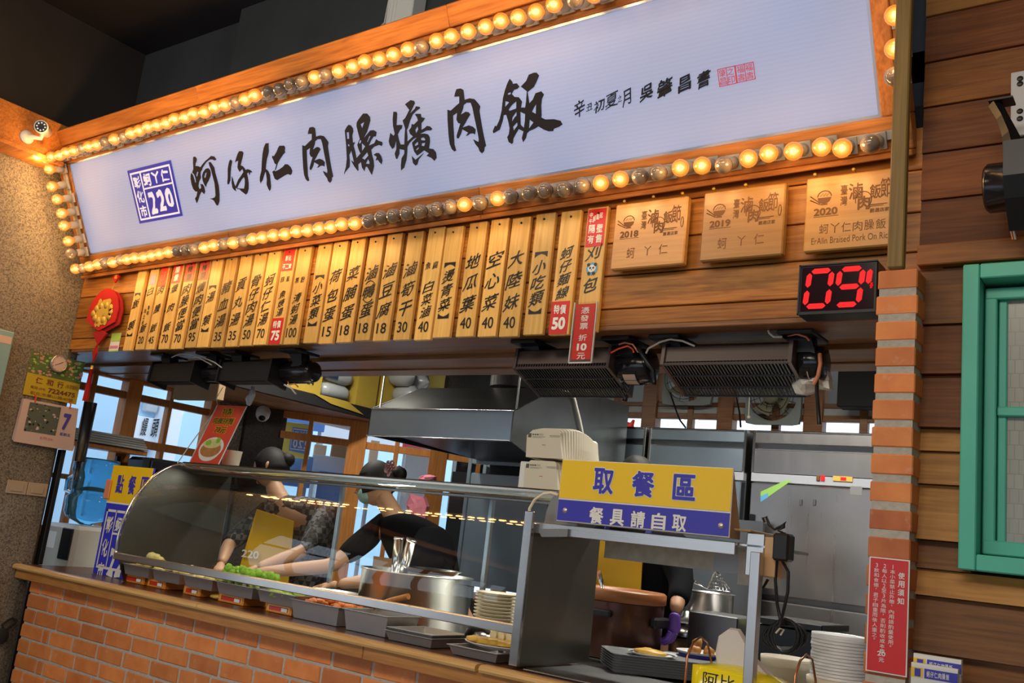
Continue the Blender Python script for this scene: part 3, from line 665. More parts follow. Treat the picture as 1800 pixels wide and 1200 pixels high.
outl(860, 120, 8.571, [[(312,155),(355,205),(360,235),(420,225),(460,275),(430,310),(380,325),(345,385),(385,430),(450,435),(500,500),(485,590),(545,590),(558,500),(570,345),(480,275),(560,190),(600,95),(680,65),(720,65),(757,110),(720,200),(680,280),(600,345),(585,360),(610,525),(660,470),(700,375),(790,345),(830,395),(800,460),(790,560),(795,700),(790,740),(850,770),(980,765),(1080,790),(1110,845),(1060,880),(980,910),(970,945),(900,950),(830,925),(745,875),(690,910),(610,945),(575,980),(560,1050),(515,1115),(495,1050),(520,950),(450,915),(400,1000),(370,1060),(365,1120),(345,1140),(295,1110),(275,1035),(300,990),(310,900),(290,800),(260,700),(225,705),(210,790),(165,925),(110,955),(70,980),(55,950),(90,865),(115,870),(160,770),(190,640),(210,450),(240,330),(275,230)],
 [(330,360),(325,392),(285,398),(290,375)],[(250,495),(305,510),(245,580)],[(412,500),(410,605),(310,640),(300,620),(350,550)],[(415,655),(415,710),(385,740),(350,800),(355,740)],[(425,815),(430,860),(375,935),(365,880)],[(475,655),(545,690),(540,800),(525,895),(480,850)],[(710,545),(705,685),(650,655),(680,590)],[(615,775),(670,815),(605,905)]])
b = B(); bw = B()
for polys in CH:
    q = [[S(*p) for p in pl] for pl in polys]
    vs, fs = poly_curve(q); b = B(); b.add([SP(x, y, .002) for x, y, _ in vs], fs); obj('brush_stroke', b, 'ink', sg)
# address stamp
def sq(px4):  # four measured corners -> sign coordinates
    return [S(*p) for p in px4]
st = sq([(224, 300), (301, 281), (322, 379), (246, 393)])   # TL TR BR BL
def SQ(a, c, w): # a across 0..1, c up 0..1
    x = (st[3][0]*(1-a)+st[2][0]*a)*(1-c)+(st[0][0]*(1-a)+st[1][0]*a)*c
    y = (st[3][1]*(1-a)+st[2][1]*a)*(1-c)+(st[0][1]*(1-a)+st[1][1]*a)*c
    return SP(x, y, w)
b = B(); b.quad(SQ(0, 0, .002), SQ(1, 0, .002), SQ(1, 1, .002), SQ(0, 1, .002)); obj('address_stamp', b, 'blue_bright', sg)
mat('glow_white', (.55, .56, .6), .5, emit=(.42, .5, .7), es=.6)
b = B()
def bar(a0, a1, c0, c1): b.quad(SQ(a0, c0, .003), SQ(a1, c0, .003), SQ(a1, c1, .003), SQ(a0, c1, .003))
for r_ in ((.045, .955, .05, .085), (.045, .955, .905, .94), (.045, .075, .05, .94), (.925, .955, .05, .94), (.265, .295, .05, .94), (.265, .955, .59, .62)): bar(*r_)
def stx(s, a0, a1, c0, c1, **k): put_text(b, s, SQ(a0, c0, .003), SQ(a1, c0, 0)-SQ(a0, c0, 0), SQ(a0, c1, 0)-SQ(a0, c0, 0), **k)
for i, c in enumerate('蚵丫仁'): stx(c, .32+.2*i, .49+.2*i, .65, .87, off=.04, brush=.1)
for i, c in enumerate('彰化市'): stx(c, .095, .245, .64-.27*i, .86-.27*i, off=.03, brush=.1)
for i, c in enumerate('220'): stx(c, .34+.19*i, .50+.19*i, .13+.02*i, .53, off=.045, brush=.12)
obj('stamp_lettering', b, 'glow_white', sg)
# signature and seals
b = B()
def sgt(s, px0, py0, px1, py1, **k):   # box by bottom-left and top-right
    a = S(px0, py0); c = S(px1, py1); put_text(b, s, SP(a[0], a[1], .002), SU*(c[0]-a[0]), SV*(c[1]-a[1]), **k)
for s_, r_ in (('辛', (1012, 207, 1026, 174)), ('丑', (1032, 195, 1041, 181)), ('初', (1046, 198, 1062, 174)), ('夏', (1066, 191, 1085, 161)), ('之', (1087, 180, 1093, 167)), ('月', (1096, 187, 1108, 156))): sgt(s_, *r_, off=.012, brush=.08, slant=.8)
for s_, r_ in (('吳', (1127, 178, 1147, 147)), ('肇', (1158, 172, 1180, 136)), ('昌', (1194, 163, 1213, 131)), ('書', (1227, 156, 1247, 122))): sgt(s_, *r_, off=.03, brush=.08, slant=.8)
obj('signature', b, 'ink', sg)
b = B()
for cs_, bx_ in (('肇昌之印', ((1265, 153), (1292, 115))), ('福壽', ((1296, 146), (1325, 108)))):
    a = S(*bx_[0]); c = S(*bx_[1]); w0, h0 = c[0]-a[0], c[1]-a[1]
    if h0 < 0.03: h0 = .085
    for r_ in ((0, 1, 0, .04), (0, 1, .96, 1), (0, .04, 0, 1), (.96, 1, 0, 1), (.48, .52, 0, 1)):
        b.quad(*[SP(a[0]+w0*p, a[1]+h0*q, .002) for p, q in ((r_[0], r_[2]), (r_[1], r_[2]), (r_[1], r_[3]), (r_[0], r_[3]))])
    for i in range(2):
        for j in range(2):
            put_text(b, (cs_*2)[i*2+j], SP(a[0]+w0*(.07+.46*i), a[1]+h0*(.53-.46*j), .002), SU*w0*.38, SV*h0*.40, off=0, brush=.03)
obj('red_seals', b, 'red_text', sg)

# ------------------------------------------------------------------ bulbs round the sign
mb, n_, l_, bs = nt('bulb_lit'); MATS['bulb_lit'] = mb
lw = n_.new('ShaderNodeLayerWeight'); lw.inputs['Blend'].default_value = .5
rp = n_.new('ShaderNodeValToRGB'); e = rp.color_ramp.elements
e[0].position = .03; e[0].color = (1.0, .78, .34, 1); e[1].position = .42; e[1].color = (.66, .20, .022, 1)
x = e.new(.11); x.color = (1.0, .46, .07, 1)
l_.new(lw.outputs['Facing'], rp.inputs['Fac']); l_.new(rp.outputs['Color'], bs.inputs['Emission Color']); bs.inputs['Emission Strength'].default_value = 1.35
bs.inputs['Base Color'].default_value = (.06, .03, .01, 1); bs.inputs['Roughness'].default_value = .15
mat('bulb_off', (.20, .155, .115), .12, spec=.8, coat=.5)
mat('socket', (.40, .36, .31), .45)
bs_ = B(); bs_.box(-.024, .024, -.024, .024, 0, .010); bs_.lathe([(.0001, .01), (.019, .01), (.0195, .035), (.0175, .048), (.0175, .055)], n=14); me_sock = bs_.mesh('socket'); me_sock.materials.append(MATS['socket'])
gl = B(); prof = [(.013, .050), (.0165, .058)]+[(.0275*math.sin(a), .083-.0275*math.cos(a)) for a in [PI*k/10 for k in range(3, 10)]]+[(.0002, .1105)]
gl.lathe(prof, n=16)
me_on = gl.mesh('globe'); me_on.materials.append(MATS['bulb_lit']); me_off = me_on.copy(); me_off.materials.clear(); me_off.materials.append(MATS['bulb_off'])
LBL = bpy.data.lights.new('bulb_light', 'POINT'); LBL.energy = .55; LBL.color = (1, .55, .19); LBL.shadow_soft_size = .02
ORD = 'first second third fourth fifth sixth seventh eighth ninth tenth eleventh twelfth thirteenth fourteenth fifteenth sixteenth seventeenth eighteenth nineteenth twentieth'.split()
def ordn(i):
    if i <= 20: return ORD[i-1]
    t = {2: 'twenty', 3: 'thirty', 4: 'forty', 5: 'fifty', 6: 'sixty'}[i//10]
    return t+'-'+ORD[i % 10-1] if i % 10 else t.replace('y', 'ieth')
def parse(ox, oy, s):
    return [(ox+float(a)/4, oy+float(c)/4, st_ == 'L') for a, c, st_ in (t.split(',') for t in s.split())]
top = parse(0, 0, '322,1130,L 367,1118,L 425,1100,L 468,1088,L 520,1080,L 578,1055,U 625,1040,L 683,1042,L 748,1030,U 808,985,L 873,985,U 925,952,L 985,928,L 1047,908,L 1107,886,L 1168,870,L 1235,852,L 1308,835,L 1370,815,L 1437,798,L 1508,768,L 1582,748,L 1655,732,U 1727,705,L 1797,682,L')
top += parse(450, 0, '85,675,U 165,633,U 242,610,U 323,583,U 412,560,L 493,535,U 588,517,L 678,482,L 765,448,L 867,418,L 968,392,L 1067,360,L 1170,338,U 1277,290,L 1382,258,L 1490,225,L 1613,187,L 1725,155,L')
top += parse(900, 0, '50,130,L 178,83,L 303,30,L 440,5,U')
bot = parse(0, 300, '530,685,L 585,685,U 633,675,L 683,650,L 740,648,U 790,638,L 843,625,U 895,620,L 950,613,L 1005,602,L 1065,590,L 1120,580,L 1185,573,L 1250,565,U 1305,545,U 1368,545,U 1437,542,L 1505,518,L 1572,512,U 1640,500,L 1712,495,U 1775,480,L')
bot += parse(450, 300, '50,473,L 122,455,L 203,442,L 282,430,L 360,412,L 438,403,L 525,395,L 607,376,L 697,363,L 783,357,U 878,335,U 970,323,U 1063,306,U 1157,292,U 1267,283,U 1363,258,U 1473,235,L 1575,220,U 1692,200,L 1793,180,U')
bot += parse(900, 300, '115,160,U 235,146,U 365,126,U 490,97,U 620,78,L 755,53,L 898,38,U 1037,22,U 1185,-18,L 1333,-30,L 1495,-35,U 1658,-80,L 1797,-120,L')
bot += parse(1350, 0, '190,1062,L 375,1020,L 515,1070,L 725,1030,U')
lef = parse(0, 0, '347,1195,L')+parse(0, 300, '367,105,L 405,203,L 430,297,L 452,390,L 480,490,L 500,585,U')
rig = [(1571, 30, True), (1574, 86, True), (1573, 133, False)]
def bulb(u, v, w0, lit, label, grp):
    t = thing('light_bulb', label, 'light bulb', tuple(SP(u, v, w0)), grp)
    t.rotation_euler = (SM.to_3x3() @ Matrix.Rotation(R.uniform(-.05, .05), 3, 'X') @ Matrix.Rotation(R.uniform(-.06, .06), 3, 'Y')).to_euler()
    for nm, me in (('socket', me_sock), ('glass_globe', me_on if lit else me_off)):
        o = bpy.data.objects.new(nm, me); COL.objects.link(o); o.parent = t
    if lit:
        o = bpy.data.objects.new('bulb_light', LBL); COL.objects.link(o); o.parent = t; o.location = (0, 0, .136)
    return t
for rowname, lst, w0, sk in (('row above the sign', top, .020, 0), ('row below the sign', bot, .022, 0), ('column at the left end of the sign', lef, .020, 1), ('column at the right end of the sign', rig, .010, 1)):
    for i, (px, py, lit) in enumerate(lst):
        u, v = S(px, py, w0+.083)
        if sk == 0: v = (v*.5 + (.53 if 'above' in rowname else -.054)*.5)
        where = ('from the left' if sk == 0 else 'from the top')
        bulb(u, v, w0, lit, f"{'lit' if lit else 'unlit'} bulb, {ordn(i+1)} {where} in the {rowname}", 'light bulbs framing the sign')
# part of the row that runs on beyond the photograph's edge
for i in range(6):
    u = S(1010, 1, .103)[0]+.075*(i+1); bulb(u, .53, .02, i % 3 != 1, f"{'lit' if i % 3 != 1 else 'unlit'} bulb, {ordn(48+i)} from the left in the row above the sign", 'light bulbs framing the sign')

# ------------------------------------------------------------------ menu sticks
lefts = [(215,617),(236.6,617),(255,616),(277.6,614),(299.4,614),(324,613),(345,610),(369.6,610),(395,609),(420,607),(444.4,605.6),(471.6,603),(498,601.6),(532,602.6),(560,598),(590.7,599),(623,597.5),(654.5,596),(691,593),(727.5,592),(760,590),(800.7,589),(839,587.5),(877,584),(919.5,582),(964.5,580),(1014,530)]
texts = [('【飯 類】', None), ('白   飯', '20'), ('肉 臊 飯', '45'), ('爌 肉 飯', '70'), ('肉臊便當', '70'), ('爌肉便當', '95'), ('【湯 類】', None), ('豬血湯', '35'), ('貢丸湯', '35'), ('骨仔肉湯', '50'), ('蚵仔仁湯', '70'), ('虱目魚焿湯', 'R75'), ('無粉清蚵湯', '100'), ('【小菜類】', None), ('荷包蛋', '15'), ('菜脯蛋', '18'), ('滷鴨蛋', '18'), ('滷豆腐', '18'), ('滷筍干', '30'), ('扁魚白菜滷', '40'), ('【燙青菜】', None), ('地瓜葉', '40'), ('空心菜', '40'), ('大陸妹', '40'), ('【小吃類】', None), ('蚵仔麵線', 'R50'), ('刈 包', None)]
wid = [.071, .071, .068, .081]+[.082]*23
wrd = ['bracketed rice heading', 'plain rice priced 20', 'price 45 with a red sticker on top', 'price 70 with a bright red sticker on top', 'price 70 beside the one priced 95', 'price 95 with a red sticker', 'bracketed soup heading', 'pig blood soup priced 35', 'meatball soup priced 35', 'bone soup priced 50', 'oyster soup priced 70', 'red stickers at top and bottom, 75', 'price 100, only three-digit price', 'bracketed side dish heading', 'price 15', 'radish egg priced 18', 'braised duck egg priced 18, in brackets', 'tofu priced 18', 'bamboo shoots priced 30', 'cabbage priced 40 with two small characters', 'bracketed blanched greens heading', 'sweet potato leaves priced 40', 'water spinach priced 40', 'lettuce priced 40, silvery worn characters', 'bracketed snacks heading', 'red sticker reading 50 at the foot', 'panda sticker and red top sticker']
ZB = 2.252
def paperbit(b, x0, x1, z0, z1, y=-.0012): b.quad((x0, y, z0), (x1, y, z0), (x1, y, z1), (x0, y, z1))
mat('sticker_text_gold', (.65, .32, .05), .5); mat('white_text', (.85, .83, .78), .5); mat('lilac', (.42, .38, .50), .5)
for i, ((px, py), (tx, price)) in enumerate(zip(lefts, texts)):
    x0 = at(px, py, Y=0).x + (0.006 if i == 26 else 0); w = wid[i]
    if i < 26: w = min(w, at(*lefts[i+1], Y=0).x - x0 - .006)
    zt = 2.695+R.uniform(-.006, .004); zb = ZB+R.uniform(-.004, .004)
    t = thing('menu_stick', 'wooden menu stick, '+wrd[i], 'menu sign', (x0+w/2, .0, zb), 'hanging menu sticks')
    b = B(); b.cbox(x0, x0+w, 0, .018, zb, zt, .002); obj('board', b, 'wood_stick', t)
    b = B(); b.lathe([(.0001, -.004), (.004, -.003), (.004, .0)], (x0+w*.5+R.uniform(-.005, .005), 0, zt-.022), 8, 'Y'); obj('nail', b, 'black', t)
    xc = x0+w/2; b = B(); s = w*.70
    top_ = zt-.115; bot_ = zb+(.085 if price else .045)
    if price and price[0] == 'R': bot_ = zb+.125
    if i in (25,): top_ = zt-.13
    if i == 26: top_ = zt-.135; bot_ = zb+.135
    chars = list(tx)
    span = top_-bot_; n = len(chars); step = min(span/n, .105)
    if i in (14, 15, 16, 17, 18, 21, 22, 23): step = span/n; 
    s = min(s, step*.92)
    if n <= 3 and price: s = w*.72
    for k, c in enumerate(chars):
        if c == ' ': continue
        zc = top_-span*(k+.5)/n
        if c in '【】':
            # bracket drawn as a dark bar with a curved inner edge
            sg_ = -1 if c == '【' else 1; pts = [(-.5, 0), (.5, 0), (.5, sg_*.42)]+[(.5-a, sg_*(.42-.26*math.sin(PI*a))) for a in (.12, .25, .5, .75, .88)]+[(-.5, sg_*.42)]
            b.add([(xc+p[0]*w*.66, -.001, zc+p[1]*w*.62) for p in pts], [tuple(range(len(pts)))]); continue
        sc_ = .62 if (i == 19 and k < 2) or (i == 11 and k < 2) or (i == 12 and k < 2) else 1
        if sc_ != 1:
            xo = (.22 if k == 0 else -.22)*(-1 if i == 12 or i == 19 and False else 1)*w
            zc = top_-span*.5/n - (span*.3/n)
            put_text(b, c, (xc+xo-s*.27, -.001, zc-s*.32), (s*.54, 0, 0), (0, 0, s*.64), .015, .05, .5); continue
        put_text(b, c, (xc-s/2, -.001, zc-s/2), (s, 0, 0), (0, 0, s), .013, .06, .9)
    if i == 16:
        for zc, sg_ in ((top_-span*.32, 1), (top_-span*.68, -1)): b.tube([(xc+a*w*.6, -.001, zc+sg_*(-.012*(2*a)**2*1.2+.004)) for a in (-.5, -.3, 0, .3, .5)], .002, 4)
    if price and price[0] != 'R':
        pw = w*(.62 if len(price) == 2 else .78); put_text(b, price, (xc-pw/2, -.001, zb+.030), (pw, 0, 0), (0, 0, w*.52), .012)
    obj('lettering', b, 'ink', t)
    # stickers
    if i == 1:
        b = B(); paperbit(b, x0+w*.18, x0+w*.88, zt-.105, zt-.052); obj('sticker', b, 'lilac', t)
        b = B()
        for k, c in enumerate('魯飯'): put_text(b, c, (xc+.004, -.001, zt-.235-k*.026), (.018, 0, 0), (0, 0, .022), .01, .05)
        for k, c in enumerate('池上米'): put_text(b, c, (xc-.022, -.001, zt-.250-k*.030), (.018, 0, 0), (0, 0, .022), .01, .05)
        obj('small_lettering', b, 'ink_light', t)
    if i in (2, 3, 4, 5, 11, 26):
        h = {2: .115, 3: .105, 4: .10, 5: .10, 11: .10, 26: .135}[i]; zt_ = zt-(.008 if i != 26 else .006)
        b = B(); paperbit(b, x0+w*.06, x0+w*.93, zt_-h, zt_); obj('sticker', b, 'red_paper', t, label='red paper sticker')
        b = B(); tt = {2: '今日特價', 3: '限量', 4: '特製', 5: '特製', 11: '彰化不二家', 26: ''}[i]
        if i in (3, 4, 5):
            for k, c in enumerate(tt): put_text(b, c, (xc-w*.22, -.002, zt_-.055-.038*k), (w*.42, 0, 0), (0, 0, .032), .04, .06, .4)
        elif i == 2:
            for k in range(4):
                for q in range(2): put_text(b, tt[k], (xc-w*.25+q*w*.3, -.002, zt_-.05-.019*k), (w*.16, 0, 0), (0, 0, .014), .01)
        elif i == 11:
            for k, c in enumerate('彰化'): put_text(b, c, (xc-w*.24+k*w*.24, -.002, zt_-.055), (w*.22, 0, 0), (0, 0, .026), .03, .05)
            for k, c in enumerate('不二家'): put_text(b, c, (xc-w*.36+k*w*.24, -.002, zt_-.092), (w*.22, 0, 0), (0, 0, .024), .03, .05)
        else:
            for k, c in enumerate('中午'): put_text(b, c, (xc-w*.36, -.002, zt_-.030-.022*k), (w*.16, 0, 0), (0, 0, .019), .03, .05)
            for k, c in enumerate('11點起'): put_text(b, c, (xc-w*.18+w*(.0, .07, .15, .31)[k], -.002, zt_-.048+.004*k), (w*(.05 if k < 2 else .15), 0, 0), (0, 0, .021), .03, .02)
            for k, c in enumerate('隔壁有售'): put_text(b, c, (xc-w*.34+(k % 2)*w*.38, -.002, zt_-.087-.037*(k//2)), (w*.30, 0, 0), (0, 0, .031), .03, .05)
        obj('sticker_lettering', b, {2: 'sticker_text_gold', 4: 'ink', 5: 'ink'}.get(i, 'white_text'), t)
    if price and price[0] == 'R':
        b = B(); paperbit(b, x0+w*.02, x0+w*.92, zb+.002, zb+.118); obj('price_sticker', b, 'red_paper', t, label='red price sticker')
        b = B(); put_text(b, price[1:], (xc-w*.36, -.002, zb+.018), (w*.66, 0, 0), (0, 0, .044), .05)
        for k, c in enumerate('特價'): put_text(b, c, (xc-w*.34+k*w*.32, -.002, zb+.073), (w*.29, 0, 0), (0, 0, .033), .03, .06)
        obj('price_lettering', b, 'white_text', t)
    if i == 26:
        zc = (top_+bot_)/2; mat('sticker_blue', (.12, .38, .62), .4)
        b = B(); b.lathe([(.0001, 0), (w*.27, 0)], (xc, -.0015, zc), 28, 'Y'); obj('round_sticker', b, 'sticker_blue', t, label='round blue sticker with a panda face')
        b = B(); b.lathe([(.0001, 0), (w*.19, 0)], (xc, -.0022, zc+.001), 24, 'Y', Matrix.Diagonal((1, 1, .85)).to_4x4())
        obj('panda_face', b, 'white', t)
        b = B()
        for dx, dz, r_ in ((-.16, .17, .075), (.16, .17, .075), (-.075, .03, .045), (.075, .03, .045), (0, -.045, .022), (-.12, -.2, .07), (.1, -.2, .07)): b.lathe([(.0001, 0), (w*r_, 0)], (xc+dx*w, -.003, zc+dz*w), 12, 'Y')
        obj('panda_marks', b, 'ink', t)
# acrylic coupon holder over the last stick
hx0, hz1 = at(1011, 532, Y=-.012).x, at(1011, 532, Y=-.012).z; hz0 = at(1010, 638, Y=-.012).z; hx1 = at(1050, 536, Y=-.012).x
t = thing('coupon_holder', 'clear holder with red coupon notice hanging from the last menu stick', 'notice', ((hx0+hx1)/2, -.012, hz0))
b = B(); b.box(hx0+.006, hx1-.006, -.0122, -.0118, hz0+.012, hz1-.006); obj('red_card', b, 'red_sign', t)
b = B(); b.cbox(hx0, hx1, -.016, -.0135, hz0, hz1, .0005); b.cbox(hx0, hx1, -.0105, -.009, hz0, hz1, .0005); obj('clear_sleeve', b, 'glass', t)
mat('acrylic_edge', (.6, .6, .62), .2)
b = B(); b.box(hx0-.001, hx0+.002, -.016, -.009, hz0, hz1); b.box(hx1-.002, hx1+.001, -.016, -.009, hz0, hz1); b.box(hx0, hx1, -.016, -.009, hz0-.001, hz0+.003); obj('sleeve_edge', b, 'acrylic_edge', t)
b = B(); hh = hz1-hz0; xc = (hx0+hx1)/2
for k, (c, f0) in enumerate((('憑', .81), ('發', .68), ('票', .55), ('折', .36), ('元', .06))): put_text(b, c, (xc-.016, -.0125, hz0+hh*f0), (.032, 0, 0), (0, 0, hh*.105), .012)
put_text(b, '10', (xc-.019, -.0125, hz0+hh*.20), (.038, 0, 0), (0, 0, hh*.12), .045)
obj('lettering', b, 'white_text', t)

# ================================================================== THINGS ON THE FASCIA
# three engraved wooden plaques
def plaque(c, year, label, names, eng=None):
    (ax, ay), (bx, by), (cx_, cy_) = c
    x0 = at(ax, ay, Y=-.03).x; z1 = at(ax, ay, Y=-.03).z; x1 = at(bx, by, Y=-.03).x; z0 = at(cx_, cy_, Y=-.03).z
    t = thing('wooden_plaque', label, 'plaque', ((x0+x1)/2, -.03, z0), 'engraved plaques above the opening')
    b = B(); b.cbox(x0, x1, -.03, -.002, z0, z1, .004); obj('board', b, 'wood_plaque', t)
    w, h = x1-x0, z1-z0; y = -.0305; b = B()
    def tx(s, fx, fz, fw, fh, off=.02, brush=.0): put_text(b, s, (x0+w*fx, y, z0+h*fz), (w*fw, 0, 0), (0, 0, h*fh), off, brush)
    # bowl of rice with chopsticks
    cx, cz, r = x0+w*.21, z0+h*.71, w*.075
    b.add([(cx+r*math.cos(PI+PI*k/10), y, cz+r*.95*math.sin(PI+PI*k/10)) for k in range(11)], [tuple(range(11))])
    b.tube([(cx+r*math.cos(PI*k/10), y, cz+.003+r*.9*math.sin(PI*k/10)) for k in range(11)], .0013, 4)
    for k in range(9): b.tube([(cx+r*(-.6+.15*k), y, cz+r*(.25+.3*((k*7) % 3)/2)), (cx+r*(-.5+.15*k), y, cz+r*(.32+.3*((k*7) % 3)/2))], .001, 4)
    b.box(cx-r*.5, cx+r*.5, y-.0001, y+.0001, cz-r*1.15, cz-r*.95)
    for d in (0, .05): b.tube([(cx-r*2.1, y, cz+r*(.4-d*12)), (cx-r*.6, y, cz-r*(.8+d*4))], .0014, 4)
    tx(year, .10, .47, .26, .10, .04); b.tube([(x0+w*.1, y, z0+h*.455), (x0+w*.37, y, z0+h*.455)], .0006, 4)
    tx('臺', .385, .72, .075, .13, .01, .05); tx('灣', .385, .57, .075, .13, .01, .05)
    tx('滷', .47, .64, .15, .22, .02, .05); tx('肉', .57, .49, .13, .18, .03, .04); tx('飯', .69, .62, .12, .19, .02, .05); tx('節', .80, .62, .12, .26, .01, .05)
    b.tube([(x0+w*(.63+.085*math.cos(a)), y, z0+h*(.62+.11*math.sin(a))) for a in [PI*k/10 for k in range(-3, 12)]], .0011, 4)
    tx('嚴選店家', .70, .44, .20, .055, .01); b.tube([(x0+w*.70, y, z0+h*.545), (x0+w*.88, y, z0+h*.545)], .001, 4); b.tube([(x0+w*.70, y, z0+h*.525), (x0+w*.84, y, z0+h*.525)], .0008, 4)
    b.tube([(x0+w*(.945+.017*math.cos(a)), y, z0+h*(.62+.075*math.sin(a))) for a in [2*PI*k/12 for k in range(13)]], .0012, 4)
    names(tx)
    obj('engraving', b, 'burnt', t, label='dark burnt-in lettering and rice bowl emblem')
def three(tx): tx('蚵', .22, .15, .11, .16, -.006); tx('丫', .46, .17, .10, .14, -.006); tx('仁', .66, .17, .12, .15, -.006)
def full_(tx):
    for k, c in enumerate('蚵丫仁肉臊飯'): tx(c, .17+.12*k, .22, .10, .13, -.004)
    tx('ErAlin Braised Pork On Rice', .09, .09, .84, .085, .002)
plaque([(1083, 360), (1210, 345), (1076, 474)], '2018', 'glossy engraved wooden plaque dated 2018, leftmost of the three plaques', three)
plaque([(1238, 339), (1382, 320), (1233, 459)], '2019', 'engraved wooden plaque dated 2019, between the other two plaques', three)
plaque([(1418, 314), (1583, 295), (1415, 443)], '2020', 'engraved wooden plaque dated 2020 with an English line, beside the post', full_)
for k, (px, py) in enumerate([(1097, 353), (1148, 345), (1199, 339), (1254, 331), (1310, 324), (1432, 306), (1500, 297)]):
    p = at(px, py, Y=-.02); b = B(); b.lathe([(.0001, -.004), (.005, -.003), (.005, 0)], (p.x, -.016, p.z), 10, 'Y'); b.cyl((p.x, -.016, p.z), (p.x, .02, p.z), .0015, 6)
    solo('nail', b, 'gold', ORD[k]+' brass nail from the left holding the engraved plaques', 'nail', 'brass nails above the plaques')

# red digit display
lx0 = at(1405, 466, Y=-.06).x; lz1 = at(1405, 466, Y=-.06).z; lz0 = at(1407, 553, Y=-.06).z; lx1 = XP0-.004
t = thing('number_display', 'black LED display with red digits 0 and 9 beside the brick pillar', 'display', ((lx0+lx1)/2, -.06, lz0))
b = B(); b.cbox(lx0, lx1, -.055, .018, lz0, lz1, .003); obj('case', b, 'black', t)
mat('display_face', (.02, .006, .010), .12, coat=.6)
b = B(); b.box(lx0+.008, lx1-.008, -.0565, -.0553, lz0+.010, lz1-.008); obj('screen', b, 'display_face', t)
mat('silver', (.5, .48, .45), .3, .8)
b = B()
for r_ in ((lx0, lx1, lz0, lz0+.004), (lx0, lx1, lz1-.004, lz1), (lx0, lx0+.004, lz0, lz1)): b.box(r_[0], r_[1], -.0595, -.0555, r_[2], r_[3])
obj('bezel', b, 'black', t)
mat('led_red', (.02, 0, 0), .6, emit=(1, .004, .010), es=1.0)
SEG = {'0': 'abcdef', '9': 'abcdfg', '4': 'bcfg', '1': 'bc'}
b = B(); H_ = (lz1-lz0)*.80; W_ = .094
for k, dgt in enumerate('094'):
    ox = at((1409, 1462, 1515)[k], 545, Y=-.057).x; oz = lz0+(lz1-lz0)*.11; th = .0155
    def seg(x0, z0, x1, z1):
        lim = lx1-.008-ox-.02
        lim = lx1-.012-ox
        if x0 > lim: return
        x1 = min(x1, lim)
        a = Vector((x0, z0)); c = Vector((x1, z1)); d = (c-a).normalized(); n = Vector((-d.y, d.x))*th/2; a2 = a+d*.004; c2 = c-d*.004
        pts = [a2, a2+d*th/2+n, c2-d*th/2+n, c2, c2-d*th/2-n, a2+d*th/2-n]
        sh = lambda p: (ox+p.x+(p.y)*.10, -.0572, oz+p.y)
        b.add([sh(p) for p in pts], [tuple(range(6))])
    i_ = th/2; Wd = W_-.016
    P = {'a': (i_, H_-i_, Wd-i_, H_-i_), 'b': (Wd-i_, H_/2, Wd-i_, H_-i_), 'c': (Wd-i_, i_, Wd-i_, H_/2), 'd': (i_, i_, Wd-i_, i_), 'e': (i_, i_, i_, H_/2), 'f': (i_, H_/2, i_, H_-i_), 'g': (i_, H_/2, Wd-i_, H_/2)}
    for s_ in SEG[dgt]: seg(*P[s_])
obj('digits', b, 'led_red', t)

# paper fan ornament with fortune character
fx, fz = at(178, 553, Y=-.02)[0], at(178, 553, Y=-.02)[2]
t = thing('fortune_ornament', 'red felt fan-shaped new year ornament with gold character and tassel', 'ornament', (fx, -.01, fz-.3))
mat('felt_red', (.50, .010, .008), .85); mat('felt_dark', (.36, .006, .006), .85)
def fan(cx, cz, r, y, d, m_, nm):
    pts = [(.0, -.62)]
    pts = [(-.28, -.52), (0, -.60), (.28, -.52)] + [(1.0*math.cos(a), .05+.98*math.sin(a)) for a in [math.radians(v) for v in range(-22, 203, 9)]]
    pts = [(p[0]*(1+.02*math.sin(i*2.2)), p[1]) for i, p in enumerate(pts)]
    b = B(); b.prism([(cx+p[0]*r, cz+p[1]*r) for p in pts][::-1], d, (0, y, 0), (1, 0, 0), (0, 0, 1), (0, 1, 0)); obj(nm, b, m_, t)
fan(fx+.028, fz-.012, .138, -.006, .006, 'felt_dark', 'back_fan'); fan(fx, fz, .138, -.016, .006, 'felt_red', 'front_fan')
b = B(); r = .138
put_text(b, '福', (fx-r*.50, -.018, fz-r*.45), (r*.95, 0, 0), (0, 0, r*1.1), .09, .05)
for q in range(10):
    a = q*2*PI/10; b.lathe([(.0001, -.001), (r*.14, -.001), (r*.14, .001)], (fx+r*.62*math.cos(a)*(.9+.1*(q % 2)), -.018, fz+r*.08+r*.30*math.sin(a)), 8, 'Y')
obj('gold_character', b, 'gold', t)
b = B(); b.prism([(fx+.045-.032, fz+.205), (fx+.045, fz+.172), (fx+.045+.032, fz+.205), (fx+.045, fz+.238)], .008, (0, -.01, 0), (1, 0, 0), (0, 0, 1), (0, 1, 0)); obj('top_diamond', b, 'felt_red', t)
b = B(); put_text(b, '福', (fx+.045-.012, -.0105, fz+.193), (.024, 0, 0), (0, 0, .024), .03); b.tube([(fx+.045, -.006, fz+.17), (fx+.02, -.006, fz+.13)], .0015, 5); obj('gold_diamond', b, 'gold', t)
b = B(); b.prism([(-.07, .0), (0, -.065), (.06, -.005), (0, .02)], .010, (fx+.01, -.012, fz-.095), (1, 0, 0), (0, 0, 1), (0, 1, 0))
b.prism([(-.02, 0), (0, -.045), (.02, 0), (0, .04)], .008, (fx-.005, -.012, fz-.20), (1, 0, 0), (0, 0, 1), (0, 1, 0)); b.tube([(fx, -.008, fz-.15), (fx-.005, -.008, fz-.25)], .0015, 5); obj('lower_knots', b, 'felt_dark', t)
b = B(); b.tube([(fx-.006, -.008, fz-.265), (fx-.006, -.008, fz-.285)], .007, 8); obj('tassel_bead', b, 'gold', t)
b = B()
